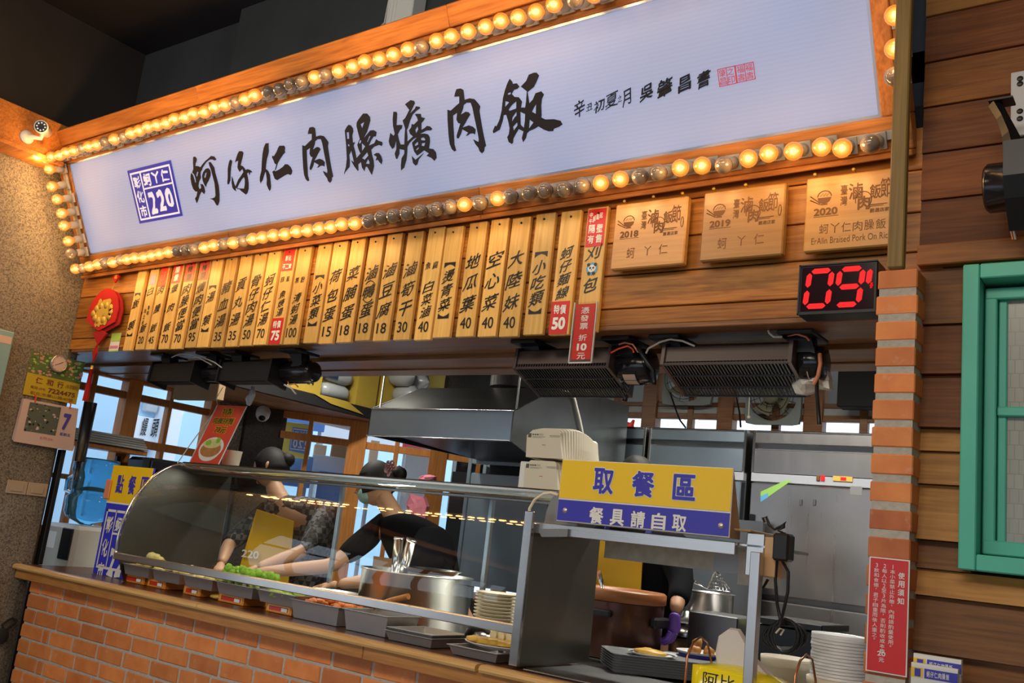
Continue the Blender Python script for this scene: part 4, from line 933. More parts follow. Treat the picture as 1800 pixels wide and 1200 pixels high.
for k in range(14):
    a = k*2.4; rr = .008*math.sqrt(k/14); b.tube([(fx-.006+rr*math.cos(a), -.008+rr*math.sin(a), fz-.285), (fx-.006+rr*1.8*math.cos(a), -.008+rr*1.8*math.sin(a), fz-.45)], .0022, 5)
obj('tassel', b, 'felt_dark', t)
# small sticker
p0 = at(191, 618, Y=.018); p1 = at(214, 585, Y=.018)
t = thing('permit_sticker', 'small green and white sticker left of the first menu stick', 'sticker', (p0.x, .018, p0.z)); mat('lime', (.45, .62, .10), .5)
b = B(); b.box(p0.x, p1.x, .0165, .018, p0.z, p1.z); obj('sheet', b, 'white', t)
b = B(); b.box(p0.x, p1.x, .0155, .0164, p0.z+(p1.z-p0.z)*.55, p1.z); b.box(p0.x, p1.x, .0155, .0164, p0.z, p0.z+.006); obj('green_band', b, 'lime', t)
b = B(); b.box(p0.x+.006, p1.x-.006, .0155, .0164, p0.z+.016, p0.z+.03); obj('pink_band', b, 'pink', t)

# white conduit box above the sign
b = B(); c0 = at(690, 35, Y=-.02); c1 = at(735, 28, Y=-.02); b.cbox(c0.x, c1.x, -.06, .018, 3.4, 4.045, .004)
for k in range(3): b.box(c0.x+.01+.02*k, c0.x+.016+.02*k, -.062, -.06, 3.45, 4.04)
solo('cable_trunking', b, 'white_plastic', 'white cable trunking running up the dark wall above the sign', 'trunking')
b = B(); b.tube([at(668, 48, Y=-.08), at(676, 40, Y=-.06), at(680, 20, Y=-.0), at(684, 0, Y=.0)], .004, 6); solo('loose_cable', b, 'white_plastic', 'thin white cable dangling left of the trunking', 'cable')

# ================================================================== AIR CURTAINS UNDER THE SOFFIT
mat('heater_brown', (.060, .040, .034), .35, .3); mat('wire_white', (.62, .58, .50), .5); mat('wire_copper', (.60, .22, .10), .5); mat('label_tan', (.45, .33, .26), .5); mat('wire_red', (.7, .08, .02), .5)
def curtain(x0, x1, xm, Y0, zt, zm, label, grille=True, brk=(), hv=1.0):
    t = thing('air_curtain', label, 'air curtain', ((x0+x1)/2, Y0+.08, 2.262), 'black air curtains hung under the soffit')
    D_ = .17 if grille else .10; zb = zm-.055 if grille else zm-.006
    # end plates
    for k, x in enumerate((x0, x1-.012)):
        b = B(); b.prism([(Y0-.004, zt+.01), (Y0-.012, zm-.004), (Y0+D_, zb-.02), (Y0+D_+.01, zt-.02), (Y0+.08, zt+.03)], .012, (x, 0, 0), (0, 1, 0), (0, 0, 1), (1, 0, 0)); obj('end_plate', b, 'heater_brown' if grille else 'black', t)
    b = B(); b.prism([(Y0+.004, zt), (Y0-.004, zt-.05 if grille else zm), (Y0+.002, zt-.05 if grille else zm), (Y0+.016, zt-.002), (Y0+.09, zt+.022), (Y0+.09, zt+.028)], x1-x0-.024, (x0+.012, 0, 0), (0, 1, 0), (0, 0, 1), (1, 0, 0)); obj('housing', b, 'heater_brown' if grille else 'black', t)
    b = B(); b.prism([(Y0+.03, zt-.01), (Y0+.03, zm+.002), (Y0+D_-.02, zb+.002), (Y0+D_, zt-.03), (Y0+.09, zt+.01)], x1-x0-.03, (x0+.015, 0, 0), (0, 1, 0), (0, 0, 1), (1, 0, 0)); obj('core', b, 'black_matte', t)
    if grille:
        b = B(); n_ = int((x1-x0)/.0115)
        for k in range(n_):
            x = x0+.016+k*(x1-x0-.03)/n_
            b.prism([(Y0-.003, zt-.05), (Y0-.008, zm), (Y0+.0, zm), (Y0+.004, zt-.05)], .0052, (x, 0, 0), (0, 1, 0), (0, 0, 1), (1, 0, 0))
        b.box(x0+.012, x1-.012, Y0-.009, Y0+.002, zm-.006, zm+.002); obj('front_grille', b, 'heater_brown', t, kind='stuff')
        b = B()
        for k in range(n_):
            x = x0+.016+k*(x1-x0-.03)/n_; b.prism([(Y0-.004, zm-.006), (Y0+D_-.006, zb-.02), (Y0+D_-.004, zb-.016), (Y0, zm-.002)], .005, (x, 0, 0), (0, 1, 0), (0, 0, 1), (1, 0, 0))
        for f in (.35, .7, 1): b.box(x0+.012, x1-.012, Y0+D_*f-.01, Y0+D_*f-.004, zm-.008-(zm-zb+.014)*f, zm-.002-(zm-zb+.014)*f)
        obj('bottom_grille', b, 'black', t, kind='stuff')
    ym, zc, r = Y0+.085, (zt+zb)/2+.012, min((zt-zb)*.50, .062)
    b = B(); b.lathe([(.0001, x1+.001), (r*.94, x1+.001), (r, x1+.006), (r, xm-.03), (r*.93, xm-.022), (r*.93, xm-.004), (r*.7, xm), (.0001, xm)], (0, ym, zc), 24, 'X')
    for k in range(12):
        a = 2*PI*k/12; b.box(x1+.015, xm-.035, -.003, .003, r-.002, r+.004, Matrix.Translation((0, ym, zc)) @ Matrix.Rotation(a, 4, 'X'))
    obj('motor', b, 'black_gloss', t)
    if grille:
        b = B(); a0 = math.radians(200)
        vs = []; 
        for a in (215, 230, 245, 260):
            a = math.radians(a); vs += [(x1+.03, ym+(r+.0045)*math.cos(a), zc+(r+.0045)*math.sin(a)), (xm-.04, ym+(r+.0045)*math.cos(a), zc+(r+.0045)*math.sin(a))]
        b.add(vs, [(0, 1, 3, 2), (2, 3, 5, 4), (4, 5, 7, 6)]); obj('rating_label', b, 'label_tan', t)
    for x in brk:
        b = B(); b.cbox(x-.055, x+.055, Y0-.03, Y0+.12, 2.248, 2.2615, .003)
        b.prism([(-.028, zt-.02), (.028, zt-.02), (.045, 2.2), (.03, 2.249), (-.05, 2.249), (-.015, 2.21)], .05, (x, Y0+.03, 0), (1, 0, 0), (0, 0, 1), (0, 1, 0)); b.cyl((x-.04, Y0+.05, zt+.012), (x+.04, Y0+.05, zt+.012), .012, 10); obj('bracket', b, 'black', t)
    return t
A = .12
t1 = curtain(-4.29, -3.93, -3.745, A, 2.212, 2.122, 'black air curtain under the soffit, leftmost of four, near the ornament', False, (-4.22, -3.85))
t2 = curtain(-3.74, -3.365, -3.175, A, 2.212, 2.122, 'black air curtain, second from the left, hanging before the yellow boxes', False, (-3.66, -3.25))
t3 = curtain(at(905, 640, Y=A).x, at(1076, 610, Y=A).x, at(1127, 640, Y=A).x, A, 2.225, 2.162, 'grilled air curtain behind the red coupon holder, ribbed motor on right', True, (-1.98, -1.60))
t4 = curtain(at(1163, 640, Y=A).x, at(1396, 590, Y=A).x, at(1438, 610, Y=A).x, A, 2.225, 2.168, 'grilled air curtain nearest the brick pillar, shiny motor on right', True, (-1.42, -.985))
def wires(t, sets):
    for nm, m_, pts, r in sets:
        b = B(); b.tube([at(px, py, Y=y) for px, py, y in pts], r, 6); obj(nm, b, m_, t)
wires(t1, [('wire', 'wire_white', [(302, 628, .13), (315, 622, .12), (335, 622, .12), (352, 630, .1), (372, 641, .1)], .003), ('wire', 'wire_white', [(338, 628, .13), (355, 627, .1), (378, 637, .1), (390, 646, .12)], .003)])
wires(t2, [('wire', 'wire_copper', [(505, 668, .2), (508, 676, .16), (518, 674, .14), (524, 680, .14)], .003), ('wire', 'wire_white', [(500, 676, .16), (512, 682, .15), (520, 692, .15)], .004)])
wires(t3, [('wire', 'wire_red', [(1072, 621, .12), (1087, 613, .10), (1103, 608, .10), (1112, 613, .11), (1114, 619, .12)], .003), ('wire', 'wire_copper', [(1088, 605, .12), (1098, 602, .10), (1112, 605, .10), (1122, 619, .12)], .003), ('cable', 'black', [(1110, 602, .2), (1124, 615, .1), (1138, 638, .1), (1148, 650, .11), (1150, 668, .12), (1150, 676, .12)], .007)])
wires(t4, [('wire', 'wire_white', [(1136, 620, .14), (1140, 612, .12), (1160, 601, .10), (1178, 596, .10), (1200, 599, .1), (1221, 608, .12)], .0035), ('wire', 'wire_white', [(1349, 573, .11), (1352, 585, .09), (1360, 592, .09), (1374, 592, .11)], .0035), ('wire', 'wire_copper', [(1385, 590, .12), (1400, 587, .1), (1417, 592, .1), (1422, 598, .12)], .003), ('cable', 'wire_copper', [(1441, 622, .16), (1442, 640, .14), (1438, 660, .14), (1430, 675, .15)], .006), ('cable', 'black', [(1436, 660, .16), (1436, 690, .17), (1438, 715, .18), (1440, 745, .2)], .006)])
mat('plastic_bag', (.60, .57, .50), .35, spec=.6)
def bag(pts_px, y, name, m_, label, cat, fold=.03, seed=1):
    rr = random.Random(seed); c = Vector((0, 0, 0)); P = [at(px, py, Y=y) for px, py in pts_px]
    for p in P: c += p/len(P)
    vs = []; n = len(P)
    for ring, f in ((0, 1.0), (1, .72), (2, .38)):
        for p in P: q = c+(p-c)*f; vs.append(q+Vector((rr.uniform(-.004, .004), -fold*(ring*.55)+rr.uniform(-fold, fold)*.35, rr.uniform(-.004, .004))))
    vs.append(c+Vector((0, -fold*1.3, 0)))
    k = len(vs); back = [Vector((v.x, 2*y+fold*.6-v.y, v.z)) for v in vs]
    fs = []
    for r in range(2):
        for i in range(n): fs.append((r*n+i, r*n+(i+1) % n, (r+1)*n+(i+1) % n, (r+1)*n+i))
    for i in range(n): fs.append((2*n+i, 2*n+(i+1) % n, 3*n))
    b = B(); b.add(vs+back, fs+[tuple(a+k for a in f[::-1]) for f in fs]+[(i, i+k, (i+1) % n+k, (i+1) % n) for i in range(n)])
    return solo(name, b, m_, label, cat)
bag([(1393, 655), (1428, 655), (1430, 672), (1447, 672), (1458, 668), (1453, 648), (1458, 682), (1440, 683), (1428, 688), (1415, 693), (1400, 690), (1393, 675)], .22, 'plastic_bag', 'plastic_bag', 'crumpled clear plastic bag hanging under the rightmost air curtain motor', 'bag')

# ================================================================== KITCHEN, BACK TO FRONT
# fridges
FY = 2.4
zs = {k: at(1450, v, Y=FY).z for k, v in dict(top=759, a=782, b=794, c=836, d=853, bot=1058).items()}
mat('strip_white', (.42, .43, .46), .35); mat('dial_gold', (.65, .45, .08), .4); mat('sticker_green', (.30, .55, .12), .5)
def fridge(x0, x1, label, ctrl, m_='steel_z'):
    t = thing('steel_fridge', label, 'fridge', ((x0+x1)/2, FY, .15), 'steel kitchen fridges')
    b = B(); b.cbox(x0+.004, x1-.004, FY+.045, 3.1, .2, zs['top'], .004); 
    for fx_ in (x0+.06, x1-.06):
        for fy_ in (FY+.1, 3.0): b.cyl((fx_, fy_, .15), (fx_, fy_, .2), .02, 10)
    obj('body', b, 'steel_dark', t)
    b = B(); b.cbox(x0+.012, x1-.012, FY+.004, FY+.04, zs['a'], zs['top']-.008, .002); b.cbox(x0+.012, x1-.012, FY+.006, FY+.04, zs['c'], zs['b'], .002); obj('vent_panel', b, m_, t)
    b = B(); b.cbox(x0, x0+.016, FY, FY+.05, zs['c']-.004, zs['top'], .003); b.cbox(x1-.016, x1, FY, FY+.05, zs['c']-.004, zs['top'], .003); b.cbox(x0+.016, x1-.016, FY, FY+.05, zs['top']-.012, zs['top'], .003); obj('trim', b, 'steel_bright', t)
    b = B(); b.cbox(x0+.004, x1-.004, FY, FY+.045, zs['d'], zs['c']-.005, .002); obj('control_strip', b, 'strip_white', t)
    for z0, z1 in ((zs['bot'], zs['d']-.008), (.32, zs['bot']-.03)):
        b = B(); b.cbox(x0+.010, x1-.010, FY-.012, FY+.04, z0, z1, .006); d = obj('door', b, m_, t)
        b = B(); b.cbox(x0+.02, x0+.045, FY-.03, FY-.0125, (z0+z1)/2-.12, (z0+z1)/2+.12, .004); obj('handle', b, 'black', d)
    if ctrl:
        def pf(px, py): return at(px, py, Y=FY-.002)
        for px, m2 in ((1438.5, 'burnt'), (1446.5, 'led_red')):
            c = pf(px, 840); b = B(); b.cbox(c.x-.010, c.x+.010, FY-.008, FY-.0002, c.z-.014, c.z+.014, .002); obj('switch', b, m2, t)
        a = pf(1464, 845); c = pf(1499, 838); b = B(); b.cbox(a.x, c.x, FY-.006, FY-.0002, a.z, c.z, .001); obj('control_panel', b, 'dial_gold', t)
        a = pf(1478, 844); c = pf(1488, 839); b = B(); b.box(a.x, c.x, FY-.008, FY-.0062, a.z, c.z); obj('digits', b, 'led_red', t)
        # door stickers
        q = [at(px, py, Y=FY-.0125) for px, py in ((1337, 864), (1380, 844), (1392, 844), (1337, 882))]; b = B(); b.quad(*q[::-1]); obj('energy_sticker', b, 'sticker_green', t)
        q = [at(px, py, Y=FY-.0125) for px, py in ((1337, 872), (1350, 866), (1350, 874), (1337, 882))]; b = B(); b.quad(*[v+Vector((0, -.0005, 0)) for v in q[::-1]]); obj('energy_sticker', b, 'sticker_blue', t)
        for px in (1408, 1432): c = at(px, 883, Y=FY-.012); b = B(); b.cbox(c.x-.008, c.x+.008, FY-.018, FY-.0125, c.z-.016, c.z+.016, .002); obj('hook', b, 'steel_dark', t)
        c = at(1505, 862, Y=FY-.012); b = B(); b.box(c.x-.03, c.x+.03, FY-.0135, FY-.0125, c.z-.022, c.z+.022); obj('rating_sticker', b, 'silver', t)
xf = [at(px, 756, Y=FY).x for px in (1030, 1136, 1141, 1313, 1324, 1545)]
fridge(xf[0]-.25, xf[1], 'steel fridge at the back, leftmost, beside the cooker hood', False, 'steel_blue')
fridge(xf[2], xf[3], 'steel fridge at the back, the middle one of three', False, 'steel_blue')
fridge(xf[4], xf[5], 'steel fridge with red switch and green energy sticker by the pillar', True)
b = B(); c = at(1100, 742, Y=2.6); b.sphere((c.x, 2.6, zs['top']+.03), .06, sx=1, sy_=.6, sz=.5); b.prism([(-.09, 0), (.06, 0), (.07, .07), (.03, .02), (-.02, .03)], .03, (c.x, 2.56, zs['top']), (1, 0, 0), (0, 0, 1), (0, 1, 0)); solo('snack_bag', b, 'red_sign', 'crumpled red packet lying on top of the leftmost fridge', 'packet')

# rear wall fans
def wall_fan(px0, px1, py1, label, blade=True):
    Yf = 3.2; x0 = at(px0, py1, Y=Yf).x; x1 = at(px1, py1, Y=Yf).x; z0 = at((px0+px1)/2, py1, Y=Yf).z; s_ = x1-x0; cx, cz = (x0+x1)/2, z0+s_*.5; z1 = z0+s_
    t = thing('exhaust_fan', label, 'fan', (cx, Yf, z0), 'exhaust fans on the rear windows')
    b = B(); n = 32; r = s_*.43
    # square plate with a round hole
    ov = []; iv = []
    for k in range(n):
        a = 2*PI*k/n; c_, s2 = math.cos(a), math.sin(a); m_ = max(abs(c_), abs(s2)); rr = min(1.0, 1.0)
        ox_, oz_ = c_/m_*s_/2, s2/m_*s_/2
        if abs(abs(ox_)-abs(oz_)) < s_*.08: ox_ *= .95; oz_ *= .95
        ov.append((cx+ox_, cz+oz_)); iv.append((cx+r*c_, cz+r*s2))
    for y in (Yf, Yf+.03): b.v += [(p[0], y, p[1]) for p in ov]+[(p[0], y, p[1]) for p in iv]
    for k in range(n):
        k2 = (k+1) % n
        b.f += [(k, k2, n+k2, n+k), (2*n+k, 3*n+k, 3*n+k2, 2*n+k2), (k, 2*n+k, 2*n+k2, k2), (n+k, n+k2, 3*n+k2, 3*n+k)]; b.sm += [False]*4
    obj('frame', b, 'fan_grey', t)
    b = B(); b.lathe([(.0001, -.05), (.05, -.045), (.055, 0), (.055, .05), (.0001, .05)], (cx, Yf-.02, cz), 16, 'Y'); obj('motor', b, 'fan_olive', t)
    for k in range(4):
        b = B(); M = Matrix.Translation((cx, Yf+.02, cz)) @ Matrix.Rotation(PI/2*k+.4, 4, 'Y') @ Matrix.Rotation(.5, 4, 'X')
        b.prism([(-.03, .05), (.03, .05), (.07, r*.92), (-.05, r*.92)], .003, (0, 0, 0), (1, 0, 0), (0, 0, 1), (0, 1, 0)); b.v = [tuple(M @ Vector(v)) for v in b.v]; obj('blade', b, 'fan_olive', t)
    b = B()
    for q in range(1, 5): b.tube([(cx+r*q/4.2*math.cos(a), Yf-.045, cz+r*q/4.2*math.sin(a)) for a in [2*PI*k/24 for k in range(25)]], .002, 4, cap=False)
    for k in range(12): a = 2*PI*k/12; b.tube([(cx+.03*math.cos(a), Yf-.046, cz+.03*math.sin(a)), (cx+r*math.cos(a+.25), Yf-.01, cz+r*math.sin(a+.25))], .002, 4)
    obj('guard', b, 'black', t)
mat('fan_grey', (.20, .22, .20), .5); mat('fan_olive', (.20, .18, .12), .5)
wall_fan(1162, 1250, 712, 'square wall exhaust fan above the middle fridge, light behind its blades')
wall_fan(1308, 1406, 746, 'round-grilled wall exhaust fan above the right fridge')
b = B(); c = at(1480, 700, Y=3.1); b.cbox(at(1475, 650, Y=3.1).x, at(1560, 650, Y=3.1).x, 3.08, 3.2, at(1500, 716, Y=3.1).z, at(1500, 652, Y=3.1).z, .006); solo('wall_speaker', b, 'black_matte', 'black box fixed to the rear windows beside the right fan', 'box')
b = B(); b.tube([at(1318, 668, Y=2.9), at(1317, 705, Y=2.9), at(1316, 732, Y=2.9)], .004, 6); b.sphere(at(1316, 733, Y=2.9), .012); solo('pull_cord', b, 'wire_white', 'pale pull cord hanging between the two exhaust fans', 'cord')
for k, pts in enumerate(([(1178, 690, 3.19), (1188, 720, 3.0), (1195, 738, 2.9), (1205, 751, 2.8)], [(1290, 672, 3.22), (1295, 700, 3.1), (1300, 725, 2.9), (1302, 750, 2.8)])):
    b = B(); b.tube([at(*p[:2], Y=p[2]) for p in pts], .006, 6); solo('power_cord', b, 'black', ('thin black cord dropping from the left exhaust fan', 'black cord dropping from the soffit between the exhaust fans')[k], 'cord')
b = B(); pts = [(1097, 645, .2), (1097, 672, .2), (1104, 683, .2), (1100, 690, .2), (1093, 676, .2), (1099, 665, .2), (1110, 667, .2), (1111, 675, .2), (1101, 690, .2), (1099, 700, .2)]
b.tube([at(*p[:2], Y=p[2]) for p in pts], .0035, 6); b.cyl(at(1100, 694, Y=.2), at(1098, 705, Y=.2), .009, 8); solo('coiled_cord', b, 'black', 'coiled black cord with plug hanging beside the ribbed motor', 'cord')

# cooker hood
hx0, hx1 = -3.79, -2.80
t = thing('cooker_hood', 'large stainless cooker hood with sloped top hanging in the kitchen', 'cooker hood', ((hx0+hx1)/2, 1.6, 2.04))
zA, zB_ = at(903, 722, X=hx1).z, at(903, 777, X=hx1).z
b = B(); b.cbox(hx0, hx1-.003, 1.2, 1.212, zB_, zA, .001); obj('front_skirt', b, 'steel_blue', t)
b = B(); b.prism([(1.213, zA-.01), (1.213, zA), (1.58, 2.375), (2.35, 2.40), (2.35, 2.39), (1.59, 2.36)], hx1-hx0-.02, (hx0+.01, 0, 0), (0, 1, 0), (0, 0, 1), (1, 0, 0)); steel('steel_slope', (.15, .145, .135), .3, 0, .3); obj('sloped_top', b, 'steel_slope', t)
b = B(); b.prism([(1.2, zB_), (1.2, zA+.003), (1.587, 2.38), (1.9, 2.414), (2.35, 2.414), (2.35, 1.55), (1.62, 1.70), (1.5, 1.95)], .008, (hx1-.003, 0, 0), (0, 1, 0), (0, 0, 1), (1, 0, 0)); obj('side_plate', b, 'steel_side', t) if 'steel_side' in MATS else (steel('steel_side', (.24, .235, .22), .3, 2, .35), obj('side_plate', b, 'steel_side', t))
b = B(); b.prism([(1.2, zB_), (1.2, zA), (1.58, 2.37), (2.35, 2.39), (2.35, zB_)], .006, (hx0, 0, 0), (0, 1, 0), (0, 0, 1), (1, 0, 0)); obj('side_plate', b, 'steel_dark', t)
b = B(); b.box(hx0+.01, hx1-.01, 2.34, 2.35, 1.9, 2.39); b.prism([(1.3, 2.06), (1.3, 2.10), (2.3, 2.2), (2.3, 2.02)], .9, (hx0+.04, 0, 0), (0, 1, 0), (0, 0, 1), (1, 0, 0)); obj('baffle', b, 'black', t)
b = B(); b.tube([(hx0, 1.198, zB_), (hx1, 1.198, zB_)], .005, 6); b.tube([(hx0, 1.198, zA), (hx1, 1.198, zA)], .004, 6); b.tube([(hx1+.004, 1.2, zA), (hx1+.004, 1.587, 2.382), (hx1+.004, 1.9, 2.416)], .004, 6); obj('rim', b, 'steel_bright', t)
b = B(); b.cyl((-3.24, 1.75, 2.405), (-3.24, 1.75, 2.99), .125, 24); obj('duct', b, 'steel_z', t)
b = B(); b.tube([at(952, 684, X=hx1+.02), at(975, 683, X=hx1+.02), at(1000, 688, X=hx1+.02), at(1010, 700, X=hx1+.02), at(1020, 740, X=hx1+.02), at(1028, 780, X=hx1+.02), at(1030, 800, X=hx1+.02)], .007, 8); solo('white_hose', b, 'wire_white', 'pale cable draped over the side plate of the cooker hood', 'cable')
for k, (x, zz_) in enumerate(((hx0+.02, 2.99), (hx1-.02, 2.99))):
    b = B(); b.cyl((x, 1.25, zA), (x, 1.25, zz_), .005, 6); obj('hanger_rod', b, 'steel_dark', t)

# boxes on the storage deck
def carton(x, y0, y1, z0, z1, d, m_, label, extra=None):
    t = thing('carton', label, 'box', (x-d/2, (y0+y1)/2, z0), 'cartons stored on the deck')
    b = B(); th = .004
    b.box(x-d, x, y0, y1, z0, z0+th); b.box(x-th, x, y0, y1, z0+th, z1); b.box(x-d, x-d+th, y0, y1, z0+th, z1); b.box(x-d+th, x-th, y1-th, y1, z0+th, z1); b.box(x-d+th, x-th, y0, y0+th, z0+th, z1); b.box(x-d, x, y0, y1, z1, z1+th)
    obj('box', b, m_, t)
    if extra: extra(t)
    return t
DX = -4.80
def ex20(t):
    b = B(); b.box(DX+.0005, DX+.0015, 1.02, 1.86, 2.49, 2.56); obj('dark_band', b, 'box_navy', t)
    b = B(); put_text(b, '20', (DX+.003, 1.48, 2.475), (0, .15, 0), (0, 0, .085), .06); obj('gold_number', b, 'gold', t)
    b = B(); put_text(b, 'AN', (DX+.002, 1.56, 2.405), (0, .09, 0), (0, 0, .04), .02); put_text(b, '20', (DX+.0025, 1.472, 2.472), (0, .17, 0), (0, 0, .092), .09); obj('lettering', b, 'ink', t)
    b = B(); b.prism([(1.62, 2.353), (1.95, 2.353), (2.12, 2.29), (1.80, 2.31)], .003, (DX+.03, 0, 0), (0, 1, 0), (0, 0, 1), (1, 0, 0)); obj('flap', b, 'box_yellow', t)
carton(DX, 1.02, 1.72, 2.352, 2.63, .38, 'box_yellow', 'yellow carton printed 20 in gold on a dark band, on the deck', ex20)
mat('bag_film', (.42, .44, .44), .25, spec=.7)
for k, (ya, za) in enumerate(((1.90, 2.50), (1.89, 2.39))):
    b = B(); b.lathe([(.0001, -.13), (.04, -.125), (.052, -.08), (.054, .08), (.04, .12), (.0001, .13)], (DX-.06, ya, za+.02), 16, 'Y'); solo('cup_sleeve', b, 'bag_film', ('upper', 'lower')[k]+' sleeve of plastic cups lying beside the yellow 20 carton', 'cups', 'cup sleeves on the deck')
carton(DX-.005, 2.06, 2.26, 2.352, 2.72, .4, 'box_yellow', 'tall yellow carton on the deck, right of the cup sleeves')
carton(DX-.005, 2.30, 2.98, 2.352, 2.75, .4, 'box_yellow', 'large yellow carton on the deck behind the hood corner')
b = B(); b.cbox(DX-.42, DX-.005, .76, 1.0, 2.352, 2.44, .004); solo('white_carton', b, 'white', 'low white carton at the front end of the storage deck', 'box')
for k, (yy, zz_) in enumerate(((2.40, 2.62), (2.56, 2.61), (2.47, 2.50))):
    b = B(); b.lathe([(.0001, -.12), (.05, -.115), (.07, -.06), (.072, .06), (.0001, .12)], (DX+.09, yy, zz_), 18, 'X'); solo('bagged_bowls', b, 'bag_film', ('left', 'right', 'bottom')[k]+' roll of clear plastic bowls in film before the large yellow carton', 'bowls', 'bagged bowls above the hood')
b = B(); b.box(-4.6, -3.9, 3.0, 3.04, 2.0, 3.0); solo('partition', b, 'concrete_dark', 'dark grey panel standing behind the cooker hood duct', 'panel')
# brown cardboard under the soffit edge
q0, q1, q2 = at(307, 702, Y=.74), at(385, 705, Y=.74), at(396, 676, Y=.74)
b = B(); b.cbox(q0.x, q1.x, .72, .77, q0.z, 2.262, .003); t = solo('cardboard_sheet', b, 'cardboard', 'folded brown cardboard hanging under the soffit behind the left air curtain', 'cardboard')
# wall camera, dome
c = at(462, 728, X=-5.28)
t = thing('dome_camera', 'white dome security camera on the dark corner column', 'camera', (c.x, c.y, c.z)); dr = Vector((.55, -.5, -.7)).normalized()
b = B(); M = dr.to_track_quat('Z', 'Y').to_matrix().to_4x4(); b.lathe([(.0001, -.05), (.042, -.05), (.05, -.03), (.048, .01), (.038, .035), (.024, .042)], c, 20, 'Z', M); obj('housing', b, 'white_plastic', t)
b = B(); b.lathe([(.024, .0425), (.018, .047), (.0001, .05)], c, 18, 'Z', M); obj('lens', b, 'black_gloss', t)

# left bullet camera on the beam
c = at(60, 222, X=-4.70)
t = thing('bullet_camera', 'white bullet security camera with round bracket on the wooden beam', 'camera', tuple(at(47, 241, X=-4.79)))
mc = at(47, 241, X=-4.79)
b = B(); b.lathe([(.0001, 0), (.036, 0), (.034, .008), (.012, .016), (.0001, .016)], mc, 20, 'X'); b.tube([mc+Vector((.012, 0, .0)), mc+Vector((.045, .02, .0)), mc+Vector((.05, .045, .004)), mc+Vector((.05, .05, .035))], .011, 10); obj('bracket', b, 'white_plastic', t)
dr = Vector((.78, -.56, -.18)).normalized(); M = dr.to_track_quat('Z', 'Y').to_matrix().to_4x4(); hc = mc+Vector((.055, .045, .055))
b = B(); b.lathe([(.0001, -.09), (.026, -.088), (.031, -.075), (.031, .05), (.034, .052), (.034, .062), (.028, .064)], hc, 22, 'Z', M); obj('housing', b, 'white_plastic', t)
b = B(); b.lathe([(.028, .061), (.0001, .0612)], hc, 20, 'Z', M); obj('lens_glass', b, 'black_gloss', t)
b = B()
for k in range(8): a = 2*PI*k/8; b.lathe([(.0001, .0622), (.0045, .0618)], hc, 8, 'Z', M @ Matrix.Translation((.019*math.cos(a), .019*math.sin(a), 0)))
obj('led_ring', b, 'silver', t)

# ------------------------------------------------------------------ left wall: meter box, calendar, gauge, switches
def wallbox(p0, p1, x, d, nm=None): pass
XC = XL+.004
t = thing('metal_cabinet', 'pale blue-green perforated metal cabinet at the left edge', 'cabinet', (XL+.04, -.8, 1.85))
mat('cab_green', (.22, .36, .36), .45)
y1_ = at(27, 584, X=XL+.08).y; zt_ = at(10, 580, X=XL+.08).z; yb = y1_
b = B(); b.cbox(XL+.001, XL+.08, -1.1, yb, 1.85, zt_, .006); obj('body', b, 'cab_green', t)
b = B()
for i in range(26):
    for j in range(8): yy = yb-.02-.016*i; zz_ = zt_-.30-.014*j; b.lathe([(.0001, .0), (.0035, .0)], (XL+.0812, yy, zz_), 6, 'X')
obj('perforations', b, 'black', t, kind='stuff')
b = B(); b.box(XL+.0802, XL+.081, yb-.075, yb-.01, zt_-.065, zt_-.028); obj('paper_label', b, 'pink_paper', t) if 'pink_paper' in MATS else (mat('pink_paper', (.62, .42, .33), .6), obj('paper_label', b, 'pink_paper', t))
# calendar
cy0, cz1 = -.175, at(55, 615, X=XC).z; cz0 = at(40, 693, X=XC).z
t = thing('wall_calendar', 'tear-off wall calendar showing 7 under a yellow flower board', 'calendar', (XC, -.03, 1.76))
mat('board_yellow', (.50, .36, .02), .5); mat('calendar_paper', (.60, .44, .38), .7); mat('print_green', (.10, .15, .04), .6); mat('print_grey', (.10, .11, .09), .7); mat('print_pink', (.55, .25, .22), .6); mat('print_blue', (.08, .06, .38), .5); mat('print_mid', (.18, .19, .10), .7); mat('print_maroon', (.18, .04, .03), .6)
b = B(); b.cbox(XC, XC+.004, cy0, .118, cz0, cz1, .001); obj('yellow_board', b, 'board_yellow', t)
def noisy_patch(y0, y1, z0, z1, x, n, seed, cols, r_=(.006, .02)):
    rr = random.Random(seed)
    for m_ in cols:
        b = B()
        for k in range(n):
            cy_, cz_ = rr.uniform(y0, y1), rr.uniform(z0, z1); r = rr.uniform(*r_); x += .00002
            r = min(r, cy_-y0+.003, y1-cy_+.003, cz_-z0+.003, z1-cz_+.003)
            b.add([(x, cy_+r*math.cos(2*PI*q/7)*rr.uniform(.7, 1.2), cz_+r*.7*math.sin(2*PI*q/7)*rr.uniform(.7, 1.2)) for q in range(7)], [tuple(range(7))])
        obj('printed_picture', b, m_, t)
zmid = cz0+(cz1-cz0)*.50
b = B(); b.quad((XC+.0045, cy0, zmid), (XC+.0045, .118, zmid-.005), (XC+.0045, .118, cz1), (XC+.0045, cy0, cz1)); obj('printed_picture', b, 'print_green', t)
noisy_patch(cy0, .118, zmid, cz1, XC+.0047, 60, 3, ['sticker_green', 'print_pink', 'print_green'], (.003, .012))
b = B()
U_ = Vector((0, 1, 0))
for k, c_ in enumerate('仁和行'): put_text(b, c_, (XC+.006, cy0+.05+.058*k, zmid-.047), (0, .036, 0), (0, 0, .034), .02, .05)
put_text(b, '(朱宮麵粉)', (XC+.006, cy0+.215, zmid-.045), (0, .07, 0), (0, 0, .026), .005)
put_text(b, '7224475', (XC+.006, cy0+.125, zmid-.083), (0, .15, 0), (0, 0, .025), .03); put_text(b, '電話:(04)', (XC+.006, cy0+.03, zmid-.08), (0, .08, 0), (0, 0, .018), 0)
